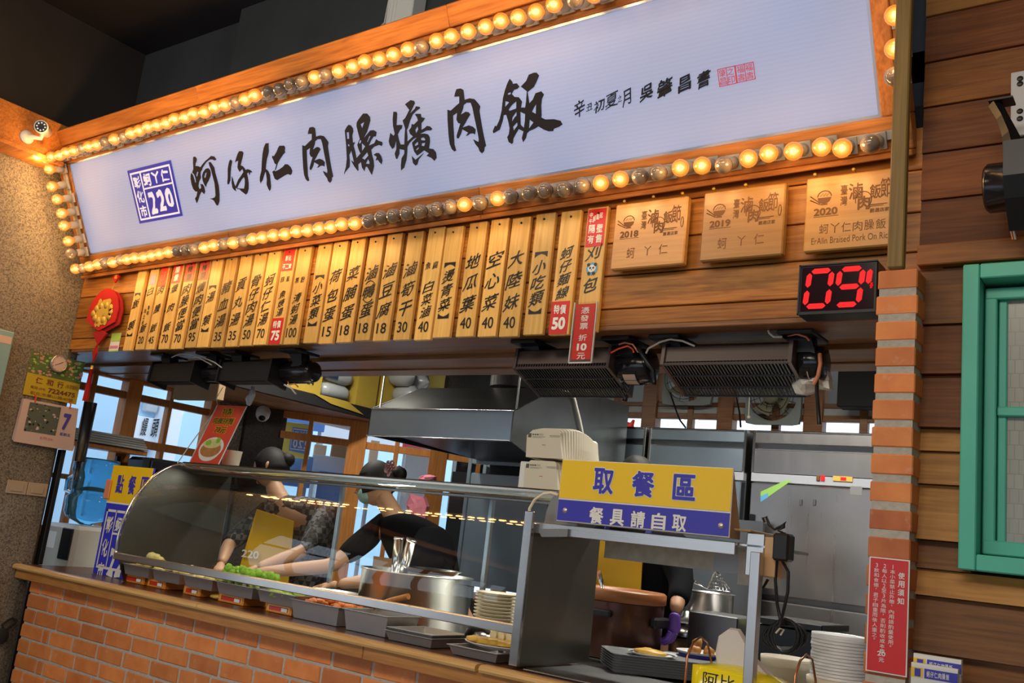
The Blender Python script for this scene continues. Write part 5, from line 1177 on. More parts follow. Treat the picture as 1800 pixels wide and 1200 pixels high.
put_text(b, '彰化市華山路40號', (XC+.006, cy0+.035, zmid-.107), (0, .235, 0), (0, 0, .017), 0); obj('lettering', b, 'print_maroon', t)
# daily block
pz0, pz1 = 1.765, 1.975
b = B()
for k in range(5): b.prism([(cy0-.006+.001*k, pz0-.003*k), (.155-.003*k, pz0-.004*k), (.125, pz1), (cy0, pz1)], .0035, (XC+.0045+.004*k, 0, 0), (0, 1, 0), (0, 0, 1), (1, 0, 0))
obj('page_block', b, 'calendar_paper', t)
xx = XC+.0248
b = B(); b.quad((xx+.0005, cy0+.035, pz0+.05), (xx+.0005, .03, pz0+.05), (xx+.0005, .03, pz1-.012), (xx+.0005, cy0+.035, pz1-.012)); obj('printed_picture', b, 'print_grey', t)
noisy_patch(cy0+.035, .03, pz0+.05, pz1-.012, xx+.0007, 16, 5, ['print_green', 'print_mid', 'calendar_paper', 'black_matte'], (.003, .009))
b = B(); put_text(b, '7', (xx+.001, .052, pz0+.085), (0, .042, 0), (0, 0, .088), .05); put_text(b, '星期五', (xx+.001, .05, pz0+.055), (0, .06, 0), (0, 0, .016), .01); obj('date', b, 'print_blue', t)
b = B(); put_text(b, '5月26', (xx+.001, -.05, pz0+.02), (0, .07, 0), (0, 0, .015), .02); obj('date', b, 'print_pink', t)
b = B()
for yy in (-.115, .075): b.tube([(XC+.026, yy, pz1-.008), (XC+.03, yy, pz1+.012), (XC+.012, yy, pz1+.03)], .004, 6)
obj('binding_clip', b, 'red_sign', t)
# gauge clock
c = at(104, 639, X=XC+.03)
t = thing('round_gauge', 'small round dial clock fixed over the yellow calendar board', 'clock', tuple(c))
b = B(); b.lathe([(.0001, -.028), (.036, -.028), (.044, -.02), (.046, .0), (.043, .006), (.040, .004)], c, 28, 'X'); obj('case', b, 'silver', t)
b = B(); b.lathe([(.0401, .002), (.0001, .0025)], c, 24, 'X'); obj('dial', b, 'calendar_paper', t)
b = B(); b.tube([c+Vector((.004, 0, 0)), c+Vector((.004, .018, .012))], .0014, 4); b.tube([c+Vector((.004, 0, 0)), c+Vector((.004, -.022, -.012))], .001, 4)
for k in range(12): a = 2*PI*k/12; b.tube([c+Vector((.0035, .033*math.cos(a), .033*math.sin(a))), c+Vector((.0035, .037*math.cos(a), .037*math.sin(a)))], .001, 4)
obj('hands', b, 'ink', t)
# switches
for k, (ya, yb_) in enumerate(((-.152, -.048), (-.045, .060))):
    t = thing('switch_plate', ('left', 'right')[k]+' half of the cream double wall switch on the granite wall', 'switch', (XL, (ya+yb_)/2, 1.50), 'cream switch plates')
    b = B(); b.cbox(XL+.001, XL+.009, ya, yb_, 1.495, 1.562, .002); obj('plate', b, 'switch_cream', t) if 'switch_cream' in MATS else (mat('switch_cream', (.42, .32, .22), .4), obj('plate', b, 'switch_cream', t))
    b = B(); b.cbox(XL+.0092, XL+.013, ya+.02, yb_-.02, 1.508, 1.549, .0015); obj('rocker', b, 'switch_cream', t)
# dark pole and strip at the end of the wall
b = B(); b.tube([(XL+.03, .19, 1.70), (XL+.03, .185, 2.02)], [.028, .034], 10); b.tube([(XL+.03, .19, 1.60), (XL+.03, .19, 1.70)], .012, 8); solo('folded_awning_arm', b, 'black', 'dark rolled tube clipped beside the calendar at the opening', 'tube')
b = B(); b.cbox(XL-.05, XL-.004, .102, .125, 1.152, 1.75, .002); solo('black_edge_strip', b, 'black', 'narrow black strip on the end of the granite wall above the counter', 'strip')
b = B(); pts = [at(px, py, X=XL+.02) for px, py in ((30, 1090), (22, 1098), (8, 1108), (4, 1118), (8, 1122), (4, 1098), (14, 1090), (22, 1086), (30, 1092))]; b.tube(pts, .006, 6); b.sphere(at(4, 1118, X=XL+.03), .04, sx=.4, sy_=.8); solo('black_pouch', b, 'black_matte', 'black looped pouch hanging on the wall left of the brick counter', 'pouch')

# ------------------------------------------------------------------ far left of the kitchen
cb = at(155, 860, Y=.45); bz = 1.362
t = thing('water_dispenser', 'white floor-standing water dispenser behind the counter end', 'water dispenser', (cb.x, .47, .15))
b = B(); b.cbox(cb.x-.16, cb.x+.17, .33, .64, .15, bz-.004, .02); obj('cabinet', b, 'dispenser_white', t) if 'dispenser_white' in MATS else (mat('dispenser_white', (.50, .48, .42), .4), obj('cabinet', b, 'dispenser_white', t))
b = B(); b.cbox(cb.x+.04, cb.x+.15, .322, .331, 1.17, 1.34, .004); obj('tap_recess', b, 'black', t)
b = B(); b.box(cb.x-.1, cb.x-.02, .3285, .3298, 1.22, 1.31); obj('printed_note', b, 'white', t)
mat('bottle_blue', (.10, .36, .58), .06, trans=.85, spec=.6, ior=1.3)
t = thing('water_bottle', 'large blue water bottle upside down on the white dispenser', 'bottle', (cb.x, .47, bz))
b = B(); pr = [(.03, .0), (.05, .01), (.11, .035), (.13, .07), (.128, .10), (.132, .12), (.132, .15), (.115, .165), (.112, .19), (.118, .20), (.118, .285), (.128, .30), (.128, .34), (.12, .375), (.0001, .38)]
b.lathe(pr, (cb.x+.01, .47, bz), 28); obj('bottle', b, 'bottle_blue', t)
b = B(); b.tube([(cb.x-.11, .42, bz+.17), (cb.x-.16, .41, bz+.18), (cb.x-.165, .41, bz+.24), (cb.x-.115, .42, bz+.27)], .014, 8); obj('grip', b, 'bottle_blue', t)
# ordering sign
ox0 = at(163, 1005, Y=.2).x; ox1 = -4.225; oz1 = at(200, 817, Y=.2).z; oz0 = 1.1515; ozm = at(185, 880, Y=.2).z
t = thing('order_sign', 'yellow and blue upright ordering sign left of the glass food case', 'sign', ((ox0+ox1)/2, .2, oz0))
b = B(); b.cbox(ox0, ox1, .2, .212, oz0, oz1, .002); obj('board', b, 'blue_bright', t)
b = B(); b.box(ox0, ox1, .1985, .1998, ozm, oz1); obj('yellow_field', b, 'yellow_sign', t)
b = B(); y = .1978
def obar(a, c_, z0, z1): b.quad((a, y, z0), (c_, y, z0), (c_, y, z1), (a, y, z1))
obar(ox0, ox1, ozm-.008, ozm)
hb_ = ozm-oz0
obar(ox0+.022, ox1-.02, ozm-.05, ozm-.038); obar(ox0+.022, ox0+.032, oz0+.04, ozm-.038); obar(ox0+.105, ox0+.112, oz0+.04, ozm-.038); obar(ox0+.022, ox1-.02, oz0+.03, oz0+.042); obar(ox0+.112, ox1-.02, oz0+hb_*.56, oz0+hb_*.56+.01); obar(ox1-.032, ox1-.02, oz0+.04, ozm-.038)
for k, c_ in enumerate('彰化市'): put_text(b, c_, (ox0+.04, y-.0002, ozm-.155-.115*k), (.055, 0, 0), (0, 0, .085), .03, .1)
for k, c_ in enumerate('蚵丫仁'): put_text(b, c_, (ox0+.12+.07*k, y-.0002, ozm-.15), (.06, 0, 0), (0, 0, .08), .03, .1)
for k, c_ in enumerate('220'): put_text(b, c_, (ox0+.125+.066*k, y-.0002, ozm-.36), (.055, 0, 0), (0, 0, .14), .04, .1)
obj('white_print', b, 'white', t)
b = B()
for k, c_ in enumerate('點餐區'): put_text(b, c_, (ox0+.06+.105*k, y, ozm+.045), (.062, 0, 0), (0, 0, .095), .03)
obj('blue_lettering', b, 'blue_sign', t)
b = B(); b.cbox(ox0-.028, ox0+.02, .19, .1975, ozm+.01, ozm+.11, .004); obj('clip_tag', b, 'tag_orange', t) if 'tag_orange' in MATS else (mat('tag_orange', (.70, .25, .12), .5), obj('clip_tag', b, 'tag_orange', t))
# shelf and crates under the left windows
t = thing('dark_shelf', 'dark shelf of kitchen goods under the left windows', 'shelf', (-5.3, 1.1, .15))
b = B()
for z in (.6, 1.2, 1.70): b.cbox(-5.45, -5.1, .72, 1.42, z-.03, z, .003)
for yy in (.74, 1.40):
    for x in (-5.43, -5.12): b.box(x-.012, x+.012, yy-.012, yy+.012, .15, 1.78)
obj('shelf_frame', b, 'black', t)
for k in range(2):
    b = B(); b.cbox(-5.36, -5.12, .76+.31*k, 1.04+.31*k, 1.702, 1.79, .02); solo('black_tub', b, 'black_gloss', ('left', 'right')[k]+' glossy black tub on the shelf under the left windows', 'tub', 'black tubs under the windows')
for k in range(5):
    b = B(); b.cbox(-5.44, -5.22, .28+.004*k, .80-.01*k, 1.83+.0135*k, 1.842+.0135*k, .002); solo('flat_board', b, 'wall_grey', ORD[k]+' pale board from the bottom of the stack under the left windows', 'board', 'stacked pale boards')
b = B(); b.cbox(-5.45, -5.25, .26, .82, 1.80, 1.828, .003); solo('window_shelf', b, 'wood_window', 'small wooden shelf under the stack of pale boards', 'shelf')

# ------------------------------------------------------------------ steel rack and rear kitchen
t = thing('steel_rack', 'grey-blue steel rack standing behind the workers near the hood', 'rack', (-3.35, 2.25, .15))
RX0, RX1 = at(822, 820, Y=2.2).x, at(1010, 820, Y=2.2).x; rz = at(870, 803, Y=2.2).z
b = B()
for x in (RX0, RX1-.03): b.cbox(x, x+.03, 2.2, 2.23, .15, rz, .003); b.cbox(x, x+.03, 2.36, 2.385, .15, rz, .003)
b.cbox(RX0+.03, RX1-.03, 2.2, 2.23, rz-.05, rz-.004, .003); b.cbox(RX0+.03, RX1-.03, 2.36, 2.385, rz-.05, rz-.004, .003); obj('frame', b, 'steel_blue', t)
zq = at(870, 833, Y=2.2).z
b = B(); b.cbox(RX0+.031, RX1-.031, 2.205, 2.35, 1.25, zq, .004); obj('steel_panel', b, 'steel_blue', t)
b = B(); b.cbox(RX0-.13, RX0-.002, 2.21, 2.24, 1.2, zq-.0, .003); obj('black_panel', b, 'black', t)
t = thing('rear_stove', 'steel stove counter behind the pickup shelf', 'stove', (-1.7, 1.6, .15))
b = B(); b.cbox(-2.15, -1.02, 1.35, 1.95, 1.17, 1.23, .004); obj('top', b, 'steel_dark', t)
b = B(); b.cbox(-2.10, -1.05, 1.40, 1.93, .15, 1.169, .004); obj('body', b, 'black', t)
b = B(); b.cbox(at(1150, 1100, Y=1.34).x, -1.02, 1.325, 1.345, 1.15, 1.225, .003); obj('front_edge', b, 'steel_x', t)
# wall of steel behind it
b = B(); b.cbox(-2.9, -1.9, 2.30, 2.315, .6, 1.80, .003); solo('steel_splash_plate', b, 'steel_dark', 'tall dark steel sheet standing in front of the fridges', 'panel')
t = thing('stock_pot', 'steel pot with strainer on the rear stove', 'pot', (-1.80, 1.55, 1.23))
pc = at(1245, 1058, Y=1.55)
b = B(); b.lathe([(.0001, .003), (.105, .003), (.11, .01), (.112, .19), (.118, .192), (.118, .197), (.107, .197), (.105, .012), (.0001, .010)], (pc.x, 1.55, 1.2305), 28); obj('body', b, 'steel_x', t)
t = thing('strainer', 'wire strainer with black handle resting across the steel pot', 'strainer', (pc.x, 1.55, 1.43))
b = B(); b.tube([(pc.x-.19, 1.50, 1.53), (pc.x-.06, 1.52, 1.46)], [.013, .011], 8); obj('handle', b, 'black', t)
b = B(); b.tube([(pc.x-.06, 1.52, 1.46), (pc.x-.0, 1.53, 1.44), (pc.x+.03, 1.54, 1.53), (pc.x+.11, 1.55, 1.44), (pc.x, 1.53, 1.44)], .004, 5)
for k in range(6): f = k/6; b.tube([(pc.x+.005*k, 1.535, 1.44+.015*k), (pc.x+.11-.012*k, 1.55, 1.44+.014*k)], .0015, 4); b.tube([(pc.x+.018*k, 1.54, 1.442), (pc.x+.03+.008*k, 1.54, 1.525-.008*k)], .0015, 4)
obj('mesh_basket', b, 'steel_bright', t)
b = B(); lp = at(1222, 1082, Y=1.48); b.lathe([(.0001, .05), (.02, .045), (.03, .02), (.12, .012), (.14, .0)], (lp.x-.02, 1.44, 1.2305+.06), 28); b.lathe([(.11, 0), (.115, .06), (.0001, .061)], (lp.x-.02, 1.44, 1.2305), 24); solo('covered_pan', b, 'steel_bright', 'low covered steel pan in front of the stock pot', 'pan')
b = B(); b.cbox(at(1212, 1110, Y=1.1).x, at(1299, 1110, Y=1.1).x, 1.08, 1.32, 1.15, at(1250, 1078, Y=1.1).z, .004); solo('steel_bin', b, 'steel_dark', 'square steel bin between the pickup trays and the stove', 'bin')
t = thing('steam_tray', 'steel steam tray of pale greens beside the power cables', 'tray', (-1.35, 1.5, 1.23))
mat('steel_pan', (.40, .385, .375), .42, .65, var=.12, vs=6)
def pan(b, x0, x1, y0, y1, z0, z1, th=.004, lip=.012, taper=.012):
    """open steam pan"""
    o = [(x0, y0), (x1, y0), (x1, y1), (x0, y1)]
    def ring(d, z, s_=0): return [(x0+d, y0+d, z), (x1-d, y0+d, z), (x1-d, y1-d, z), (x0+d, y1-d, z)]
    R_ = [ring(taper, z0), ring(0, z1-.004), ring(-lip, z1-.002), ring(-lip, z1), ring(th, z1), ring(taper+th, z0+th)]
    vs = [v for r in R_ for v in r]; fs = [(0, 1, 2, 3), (20, 23, 22, 21)]
    for k in range(5):
        for i in range(4): fs.append((k*4+i, (k+1)*4+i, (k+1)*4+(i+1) % 4, k*4+(i+1) % 4))
    b.add(vs, fs)
b = B(); pan(b, -1.62, -1.30, 1.36, 1.56, 1.2305, 1.33); obj('pan', b, 'steel_pan', t)
mat('greens_pale', (.42, .50, .16), .6, var=.4, vs=40)
def blob(b, c, r, seed, n=12, m_=7, amp=.25, sx=1, sy_=1, sz=1, fr=2.5):
    k0 = len(b.v); b.sphere((0, 0, 0), 1, n, m_)
    for i in range(k0, len(b.v)):
        v = Vector(b.v[i]); q = 1+amp*noise.noise(v*fr+Vector((seed*3.1, seed, 0)))
        b.v[i] = (c[0]+v.x*q*r*sx, c[1]+v.y*q*r*sy_, c[2]+v.z*q*r*sz)
b = B(); blob(b, (-1.46, 1.46, 1.31), .11, 4, amp=.4, sx=1.2, sy_=.8, sz=.35); obj('greens', b, 'greens_pale', t, kind='stuff')

# ================================================================== FOOD CASE
CX0, CX1 = -4.211, -1.862
prof = [(.08, 1.279), (.076, 1.364), (.092, 1.46), (.127, 1.553), (.186, 1.643), (.25, 1.698), (.30, 1.725), (.36, 1.742)]
def smooth_prof(P, k=4):
    out = []
    for i in range(len(P)-1):
        p0, p1, p2, p3 = P[max(i-1, 0)], P[i], P[i+1], P[min(i+2, len(P)-1)]
        for j in range(k):
            t_ = j/k; out.append(tuple(.5*((2*p1[q])+(-p0[q]+p2[q])*t_+(2*p0[q]-5*p1[q]+4*p2[q]-p3[q])*t_*t_+(-p0[q]+3*p1[q]-3*p2[q]+p3[q])*t_**3) for q in (0, 1)))
    return out+[P[-1]]
PR = smooth_prof(prof)
t = thing('food_display_case', 'long curved glass food display case with steel frame on the counter', 'display case', (-3, .3, 1.151))
b = B(); vs = []
for y, z in PR: vs += [(CX0+.006, y, z), (CX1-.003, y, z)]
b.add(vs, [(2*i, 2*i+1, 2*i+3, 2*i+2) for i in range(len(PR)-1)], True)
obj('curved_glass', b, 'glass_case', t)
b = B(); b.cbox(CX0-.004, CX1, .066, .094, 1.252, 1.284, .003); obj('bottom_rail', b, 'steel_x', t)
b = B(); b.cbox(CX0-.005, CX1+.02, .345, .375, 1.712, 1.752, .006); b.cbox(CX0-.005, CX1+.02, .375, .66, 1.738, 1.750, .003); obj('top_shelf', b, 'steel_brownx', t) if 'steel_brownx' in MATS else (steel('steel_brownx', (.50, .47, .40), .25, 0, .15), obj('top_shelf', b, 'steel_brownx', t))
b = B(); b.tube([(CX0, y-.004, z) for y, z in PR], .007, 8); obj('end_frame', b, 'steel_bright', t)
b = B(); b.prism([(y+.004, z-.003) for y, z in PR]+[(.66, 1.737), (.66, 1.1515), (.14, 1.1515), (.085, 1.27)], .004, (CX0+.003, 0, 0), (0, 1, 0), (0, 0, 1), (1, 0, 0)); steel('steel_inner', (.12, .12, .11), .4, 2, .2); obj('end_panel', b, 'steel_inner', t)
b = B()
for x in (-3.35, -2.45): b.cbox(x-.01, x+.01, .64, .66, 1.1515, 1.737, .002)
obj('rear_post', b, 'steel_blue', t)
b = B(); b.cbox(CX0+.02, CX1-.02, .40, .44, 1.70, 1.711, .002); obj('upper_rail', b, 'steel_dark', t)
# pickup shelf
t = thing('pickup_shelf', 'steel pickup shelf frame with brown side panel right of the glass case', 'shelf', (-1.45, .3, 1.156))
PXR = -1.822
b = B(); b.cbox(PXR-.034, PXR+.0, .045, .058, 1.157, 1.655, .002); obj('front_stile', b, 'steel_bright', t)
b = B(); b.cbox(PXR-.030, PXR, .059, .50, 1.157, 1.618, .002); obj('side_panel', b, 'steel_brown', t)
b = B(); b.cbox(PXR-.02, -1.12, .075, .095, 1.585, 1.622, .002); b.cbox(PXR, -1.03, .1, .45, 1.612, 1.622, .002); obj('shelf_plate', b, 'steel_x', t)
b = B(); b.box(-1.76, -1.09, .43, .445, 1.53, 1.60); b.box(-1.20, -1.07, .30, .31, 1.50, 1.60); obj('white_strip', b, 'stained_white', t) if 'stained_white' in MATS else (mat('stained_white', (.55, .50, .40), .6, var=.35, vs=30), obj('white_strip', b, 'stained_white', t))
for x, y in ((-1.063, .05),):
    b = B(); b.cbox(x, x+.03, y, y+.03, 1.157, 1.60, .002); obj('post', b, 'steel_z', t)
qa, qb = at(1254, 1003, Y=.41), at(1310, 972, Y=.41); b = B(); b.cbox(qa.x, qb.x, .405, .415, qa.z, qb.z+.03, .002); obj('hanging_plate', b, 'strip_white', t)
b = B(); P_ = []
arc = [(PXR+.012+.13*(1-math.cos(a)), 1.63+.14*math.sin(a)) for a in [PI/2*k/8 for k in range(9)]]
b.prism([(PXR+.012, 1.623)]+arc[1:]+[(PXR+.142, 1.623)], .004, (0, .10, 0), (1, 0, 0), (0, 0, 1), (0, 1, 0)); b.prism([(PXR+.012, 1.60), (PXR+.03, 1.575), (PXR+.13, 1.585), (PXR+.13, 1.61)], .1, (0, .065, 0), (1, 0, 0), (0, 0, 1), (0, 1, 0)); obj('corner_gusset', b, 'steel_brown', t)
b = B(); b.tube([at(930, 905, Y=.1), at(931, 893, Y=.1), at(940, 878, Y=.1), at(955, 868, Y=.1), at(968, 866, Y=.1), at(982, 870, Y=.1)], .005, 8); obj('cable', b, 'cream', t)
# pickup sign, a wedge of two boards
c0 = at(990, 808, Y=.05); c1 = at(1290, 822, Y=.05); c2 = at(1282, 945, Y=.05); sx0, sx1, szt, szb = -1.731, -1.130, 1.834, 1.632
t = thing('pickup_sign', 'yellow and blue wedge-shaped pickup sign above the steel shelf', 'sign', ((sx0+sx1)/2, .05, szb))
b = B(); b.cbox(sx0, sx1, .05, .056, szb, szt, .001); obj('front_board', b, 'white', t)
b = B(); b.prism([(.057, szb), (.057, szt-.001), (.135, szb+.02), (.135, szb)], sx1-sx0-.004, (sx0+.002, 0, 0), (0, 1, 0), (0, 0, 1), (1, 0, 0)); obj('cardboard_back', b, 'cardboard', t)
zm_ = at(982, 876, Y=.049).z
b = B(); b.box(sx0+.002, sx1-.002, .0485, .0498, zm_+.003, szt-.002); obj('yellow_field', b, 'yellow_sign', t)
b = B(); b.box(sx0+.002, sx1-.002, .0485, .0498, szb+.003, zm_-.002); obj('blue_field', b, 'blue_sign', t)
y = .0478
def pos(px, py): return at(px, py, Y=y)
for c_, (xa, xb) in zip('取餐區', ((1040, 1078), (1108, 1150), (1180, 1223))):
    xm_ = (xa+xb)/2; ya = 868+(xm_-1058)*.075; a = pos(xa, ya); d = pos(xb, ya); tp = pos(xm_, ya-47)
    w = d.x-a.x; h = tp.z-a.z
    b = B(); put_text(b, c_, (a.x, y, a.z), (w, 0, 0), (0, 0, h), .075); obj('white_outline', b, 'white', t)
    b = B(); put_text(b, c_, (a.x+w*.03, y-.0016, a.z+h*.03), (w*.94, 0, 0), (0, 0, h*.94), .03); obj('character', b, 'blue_sign', t)
for k, c_ in enumerate('餐具請自取'):
    xm_ = 1047+36.5*k; ym_ = 905+3.4*k; a = pos(xm_-12.5, ym_+14); d = pos(xm_+12.5, ym_+14); tp = pos(xm_, ym_-14)
    b = B(); put_text(b, c_, (a.x, y, a.z), (d.x-a.x, 0, 0), (0, 0, tp.z-a.z), .03); obj('character', b, 'white', t)
for px, py in ((993, 897), (1267, 924)):
    p = pos(px, py); b = B(); b.lathe([(.0001, -.003), (.0075, -.002), (.009, .0)], (p.x, .048, p.z), 12, 'Y'); obj('bolt', b, 'silver', t)
# stacks of folded paper boxes
def bundle(x0, x1, y0, z0, h, n, label, arch=.012, dz=0):
    t = thing('paper_box_bundle', label, 'paper boxes', ((x0+x1)/2, y0, z0), 'bundles of folded cream paper boxes')
    dy = .0165
    for k in range(n):
        f = k/(n-1); z1 = z0+h+arch*math.sin(PI*min(1, f*1.1))
        b = B(); o_ = .010*math.sin(f*PI)
        b.prism([(x0-.004*0, z0), (x1+.0, z0), (x1-.012+o_, z0+h*.5), (x1-.02+o_, z1-.008), (x1-.03, z1), (x0+.02, z1), (x0-.006, z1-.022)], dy-.0012, (0, y0+k*dy, 0), (1, 0, 0), (0, 0, 1), (0, 1, 0)); obj('folded_box', b, 'cream', t)
    b = B(); w = x1-x0
    put_text(b, '●●●□□', (x0+w*.12, y0-.0008, z0+h*.80), (w*.30, 0, 0), (0, 0, h*.06)); b.box(x0+w*.13, x0+w*.48, y0-.001, y0-.0005, z0+h*.745, z0+h*.755); b.box(x0+w*.13, x0+w*.40, y0-.001, y0-.0005, z0+h*.715, z0+h*.722); b.box(x0+w*.60, x0+w*.88, y0-.001, y0-.0005, z0+h*.80, z0+h*.81); b.box(x0+w*.62, x0+w*.88, y0-.001, y0-.0005, z0+h*.76, z0+h*.77); b.box(x0+w*.005, x0+w*.095, y0-.001, y0-.0005, z0+h*.72, z0+h*.87); obj('printing', b, 'print_grey', t)
    b = B(); b.box(x0+w*.42, x0+w*.52, y0-.001, y0-.0005, z0+h*.45, z0+h*.468); obj('red_printing', b, 'red_text', t)
bx0, bx1 = at(913, 862, Y=.36).x, at(974, 866, Y=.36).x
bundle(bx0, bx1, .385, 1.7515, .108, 12, 'cream folded paper boxes on the glass case, lower bundle', .004)
bundle(bx0+.005, bx1+.012, .37, 1.8695, .105, 17, 'cream folded paper boxes, upper bundle fanned out on top', .022)
b = B(); b.cbox(bx0-.075, bx0-.008, .45, .60, 1.7515, 1.86, .003); solo('plain_carton', b, 'white', 'plain white carton left of the cream paper boxes', 'box')

# pans in the case, on small printed boxes
def zt_at(px, py, Y): return at(px, py, Y=Y).z
PY = .045
pans = [(215, 262, 1000, .12, 'leftmost pan in the food case, heaped with pale cabbage', .055), (267, 317, 1005, .12, 'second pan from the left in the food case, dark beans inside', .05), (322, 375, 1015, .12, 'third pan from the left in the food case', .05), (380, 446, 1026, .12, 'fourth pan from the left, heaped with bright broccoli', .055), (453, 520, 1036, .12, 'fifth pan from the left, with cucumber greens', .055)]
mat('cabbage', (.68, .60, .25), .5, var=.3, vs=30); mat('broccoli', (.26, .52, .04), .7, var=.6, vs=60); mat('broccoli_stem', (.42, .58, .12), .5); mat('chili', (.62, .17, .02), .4, var=.45, vs=30); mat('dark_beans', (.06, .02, .015), .4)
mat('omelette', (.66, .40, .06), .4, var=.4, vs=25); mat('tofu_roll', (.72, .62, .38), .5); mat('fried', (.48, .20, .05), .45, var=.5, vs=30)
PN = []
for i, (xa, xb, yp, Y0, lab, hh) in enumerate(pans):
    x0 = at(xa, yp, Y=Y0).x; x1 = at(xb, yp, Y=Y0).x; z1 = 1.236
    t = thing('steam_pan', 'steel '+lab, 'food pan', ((x0+x1)/2, Y0, 1.188), 'steel pans along the front of the food case')
    b = B(); pan(b, x0, x1, Y0, Y0+.17, 1.188, z1, lip=.005); obj('pan', b, 'steel_pan', t); PN.append((x0, x1, Y0, t))
def heap(t, x0, x1, y0, y1, z, h, m_, nm, n=18, seed=1, r=(.016, .03)):
    rr = random.Random(seed); b = B()
    b.add([(x0, y0, z), (x1, y0, z), (x1, y1, z), (x0, y1, z)], [(0, 1, 2, 3)])
    for k in range(n):
        x, y = rr.uniform(x0, x1), rr.uniform(y0, y1); e = (1-abs((x-x0)/(x1-x0)*2-1)**2)*(1-abs((y-y0)/(y1-y0)*2-1)**2)
        blob(b, (x, y, z+h*e*rr.uniform(.5, 1)), rr.uniform(*r), k+seed, 8, 5, .5, sz=.6)
    return obj(nm, b, m_, t, kind='stuff')
x0, x1, Y0, t = PN[0]; heap(t, x0+.02, x1+.0, Y0+.03, Y0+.15, 1.225, .07, 'cabbage', 'cabbage', 26, 2)
x0, x1, Y0, t = PN[1]; heap(t, x0+.02, x1-.02, Y0+.03, Y0+.15, 1.222, .045, 'cabbage', 'cabbage', 18, 5); heap(t, x0+.07, x1-.02, Y0+.012, Y0+.035, 1.226, .012, 'dark_beans', 'dark_beans', 12, 7, (.006, .01))
x0, x1, Y0, t = PN[2]; heap(t, x0+.02, x1-.02, Y0+.03, Y0+.15, 1.22, .03, 'cabbage', 'cabbage', 16, 9)
def broc(t, x0, x1, y0, y1, z, n, seed):
    rr = random.Random(seed)
    bs2 = B(); bf = B()
    for k in range(n):
        x, y = rr.uniform(x0, x1), rr.uniform(y0, y1); d = Vector((rr.uniform(-.6, .6), rr.uniform(-.5, .3), 1)).normalized(); L_ = rr.uniform(.03, .06); z_ = z+rr.uniform(0, .03)
        p = Vector((x, y, z_)); bs2.tube([p, p+d*L_], [.008, .012], 7); q = p+d*L_
        for j in range(4): blob(bf, q+Vector((rr.uniform(-.014, .014), rr.uniform(-.014, .014), rr.uniform(-.006, .012))), .016, k*4+j, 8, 5, .6, fr=4)
    obj('broccoli_stems', bs2, 'broccoli_stem', t, kind='stuff'); obj('broccoli_florets', bf, 'broccoli', t, kind='stuff')
x0, x1, Y0, t = PN[3]; broc(t, x0-.02, x1+.02, Y0+.03, Y0+.15, 1.215, 24, 3)
x0, x1, Y0, t = PN[4]; heap(t, x0+.02, x1-.02, Y0+.02, Y0+.15, 1.222, .02, 'broccoli_stem', 'cucumber', 12, 12)
def bigpan(xa, xb, yp, Y0, z0, z1, lab, d=.30, rot=0):
    x0 = at(xa, yp, Y=Y0).x; x1 = at(xb, yp, Y=Y0).x
    t = thing('steam_pan', lab, 'food pan', ((x0+x1)/2, Y0, z0), 'steel pans along the front of the food case')
    b = B(); pan(b, x0, x1, Y0, Y0+d, z0, z1, lip=.006); obj('pan', b, 'steel_pan', t); return x0, x1, t
x0, x1, t = bigpan(511, 596, 1066, .12, 1.1525, 1.224, 'steel pan of orange chili vegetables, sixth from the left', .17)
heap(t, x0+.03, x1-.02, .145, .275, 1.208, .035, 'chili', 'chili_vegetables', 24, 4)
x0, x1, t = bigpan(604, 682, 1080, .10, 1.1525, 1.228, 'deep empty steel pan between the chili pan and the low trays', .18)
x0, x1, t = bigpan(676, 760, 1118, .075, 1.1525, 1.186, 'low steel pan with a dark omelette, right of the deep pan', .22)
b = B(); blob(b, ((x0+x1)/2+.02, .19, 1.168), .075, 2, 14, 6, .25, 1.2, 1.2, .12); obj('omelette', b, 'omelette', t)
b = B(); pan(b, x0+.008, x1-.008, .083, .287, 1.172, 1.197, lip=.006); solo('nested_pan', b, 'steel_pan', 'second low steel pan nested on the dark omelette pan', 'food pan')
x0, x1, t = bigpan(787, 874, 1150, .055, 1.1525, 1.184, 'shallow steel pan under the omelette plate, nearest the brown panel', .30)
t = thing('omelette_plate', 'oval white plate of yellow omelettes and tofu rolls on the shallow pan', 'plate', ((x0+x1)/2, .17, 1.1855))
b = B(); b.lathe([(.0001, .0), (.08, .0), (.125, .013), (.127, .016), (.08, .005), (.0001, .004)], ((x0+x1)/2+.015, .19, 1.1855), 32, 'Z', Matrix.Diagonal((1.0, .95, 1)).to_4x4()); obj('plate', b, 'white', t)
for k in range(5):
    b = B(); blob(b, (x0+.045+.036*k, .14+.010*k, 1.206), .034, k+3, 10, 6, .45, 1.1, 1.0, .35); obj('omelette', b, 'omelette', t)
for k in range(4):
    b = B(); b.tube([(x0+.075+.034*k, .20, 1.222), (x0+.095+.034*k, .27, 1.222)], .019, 10); obj('tofu_roll', b, 'tofu_roll', t)
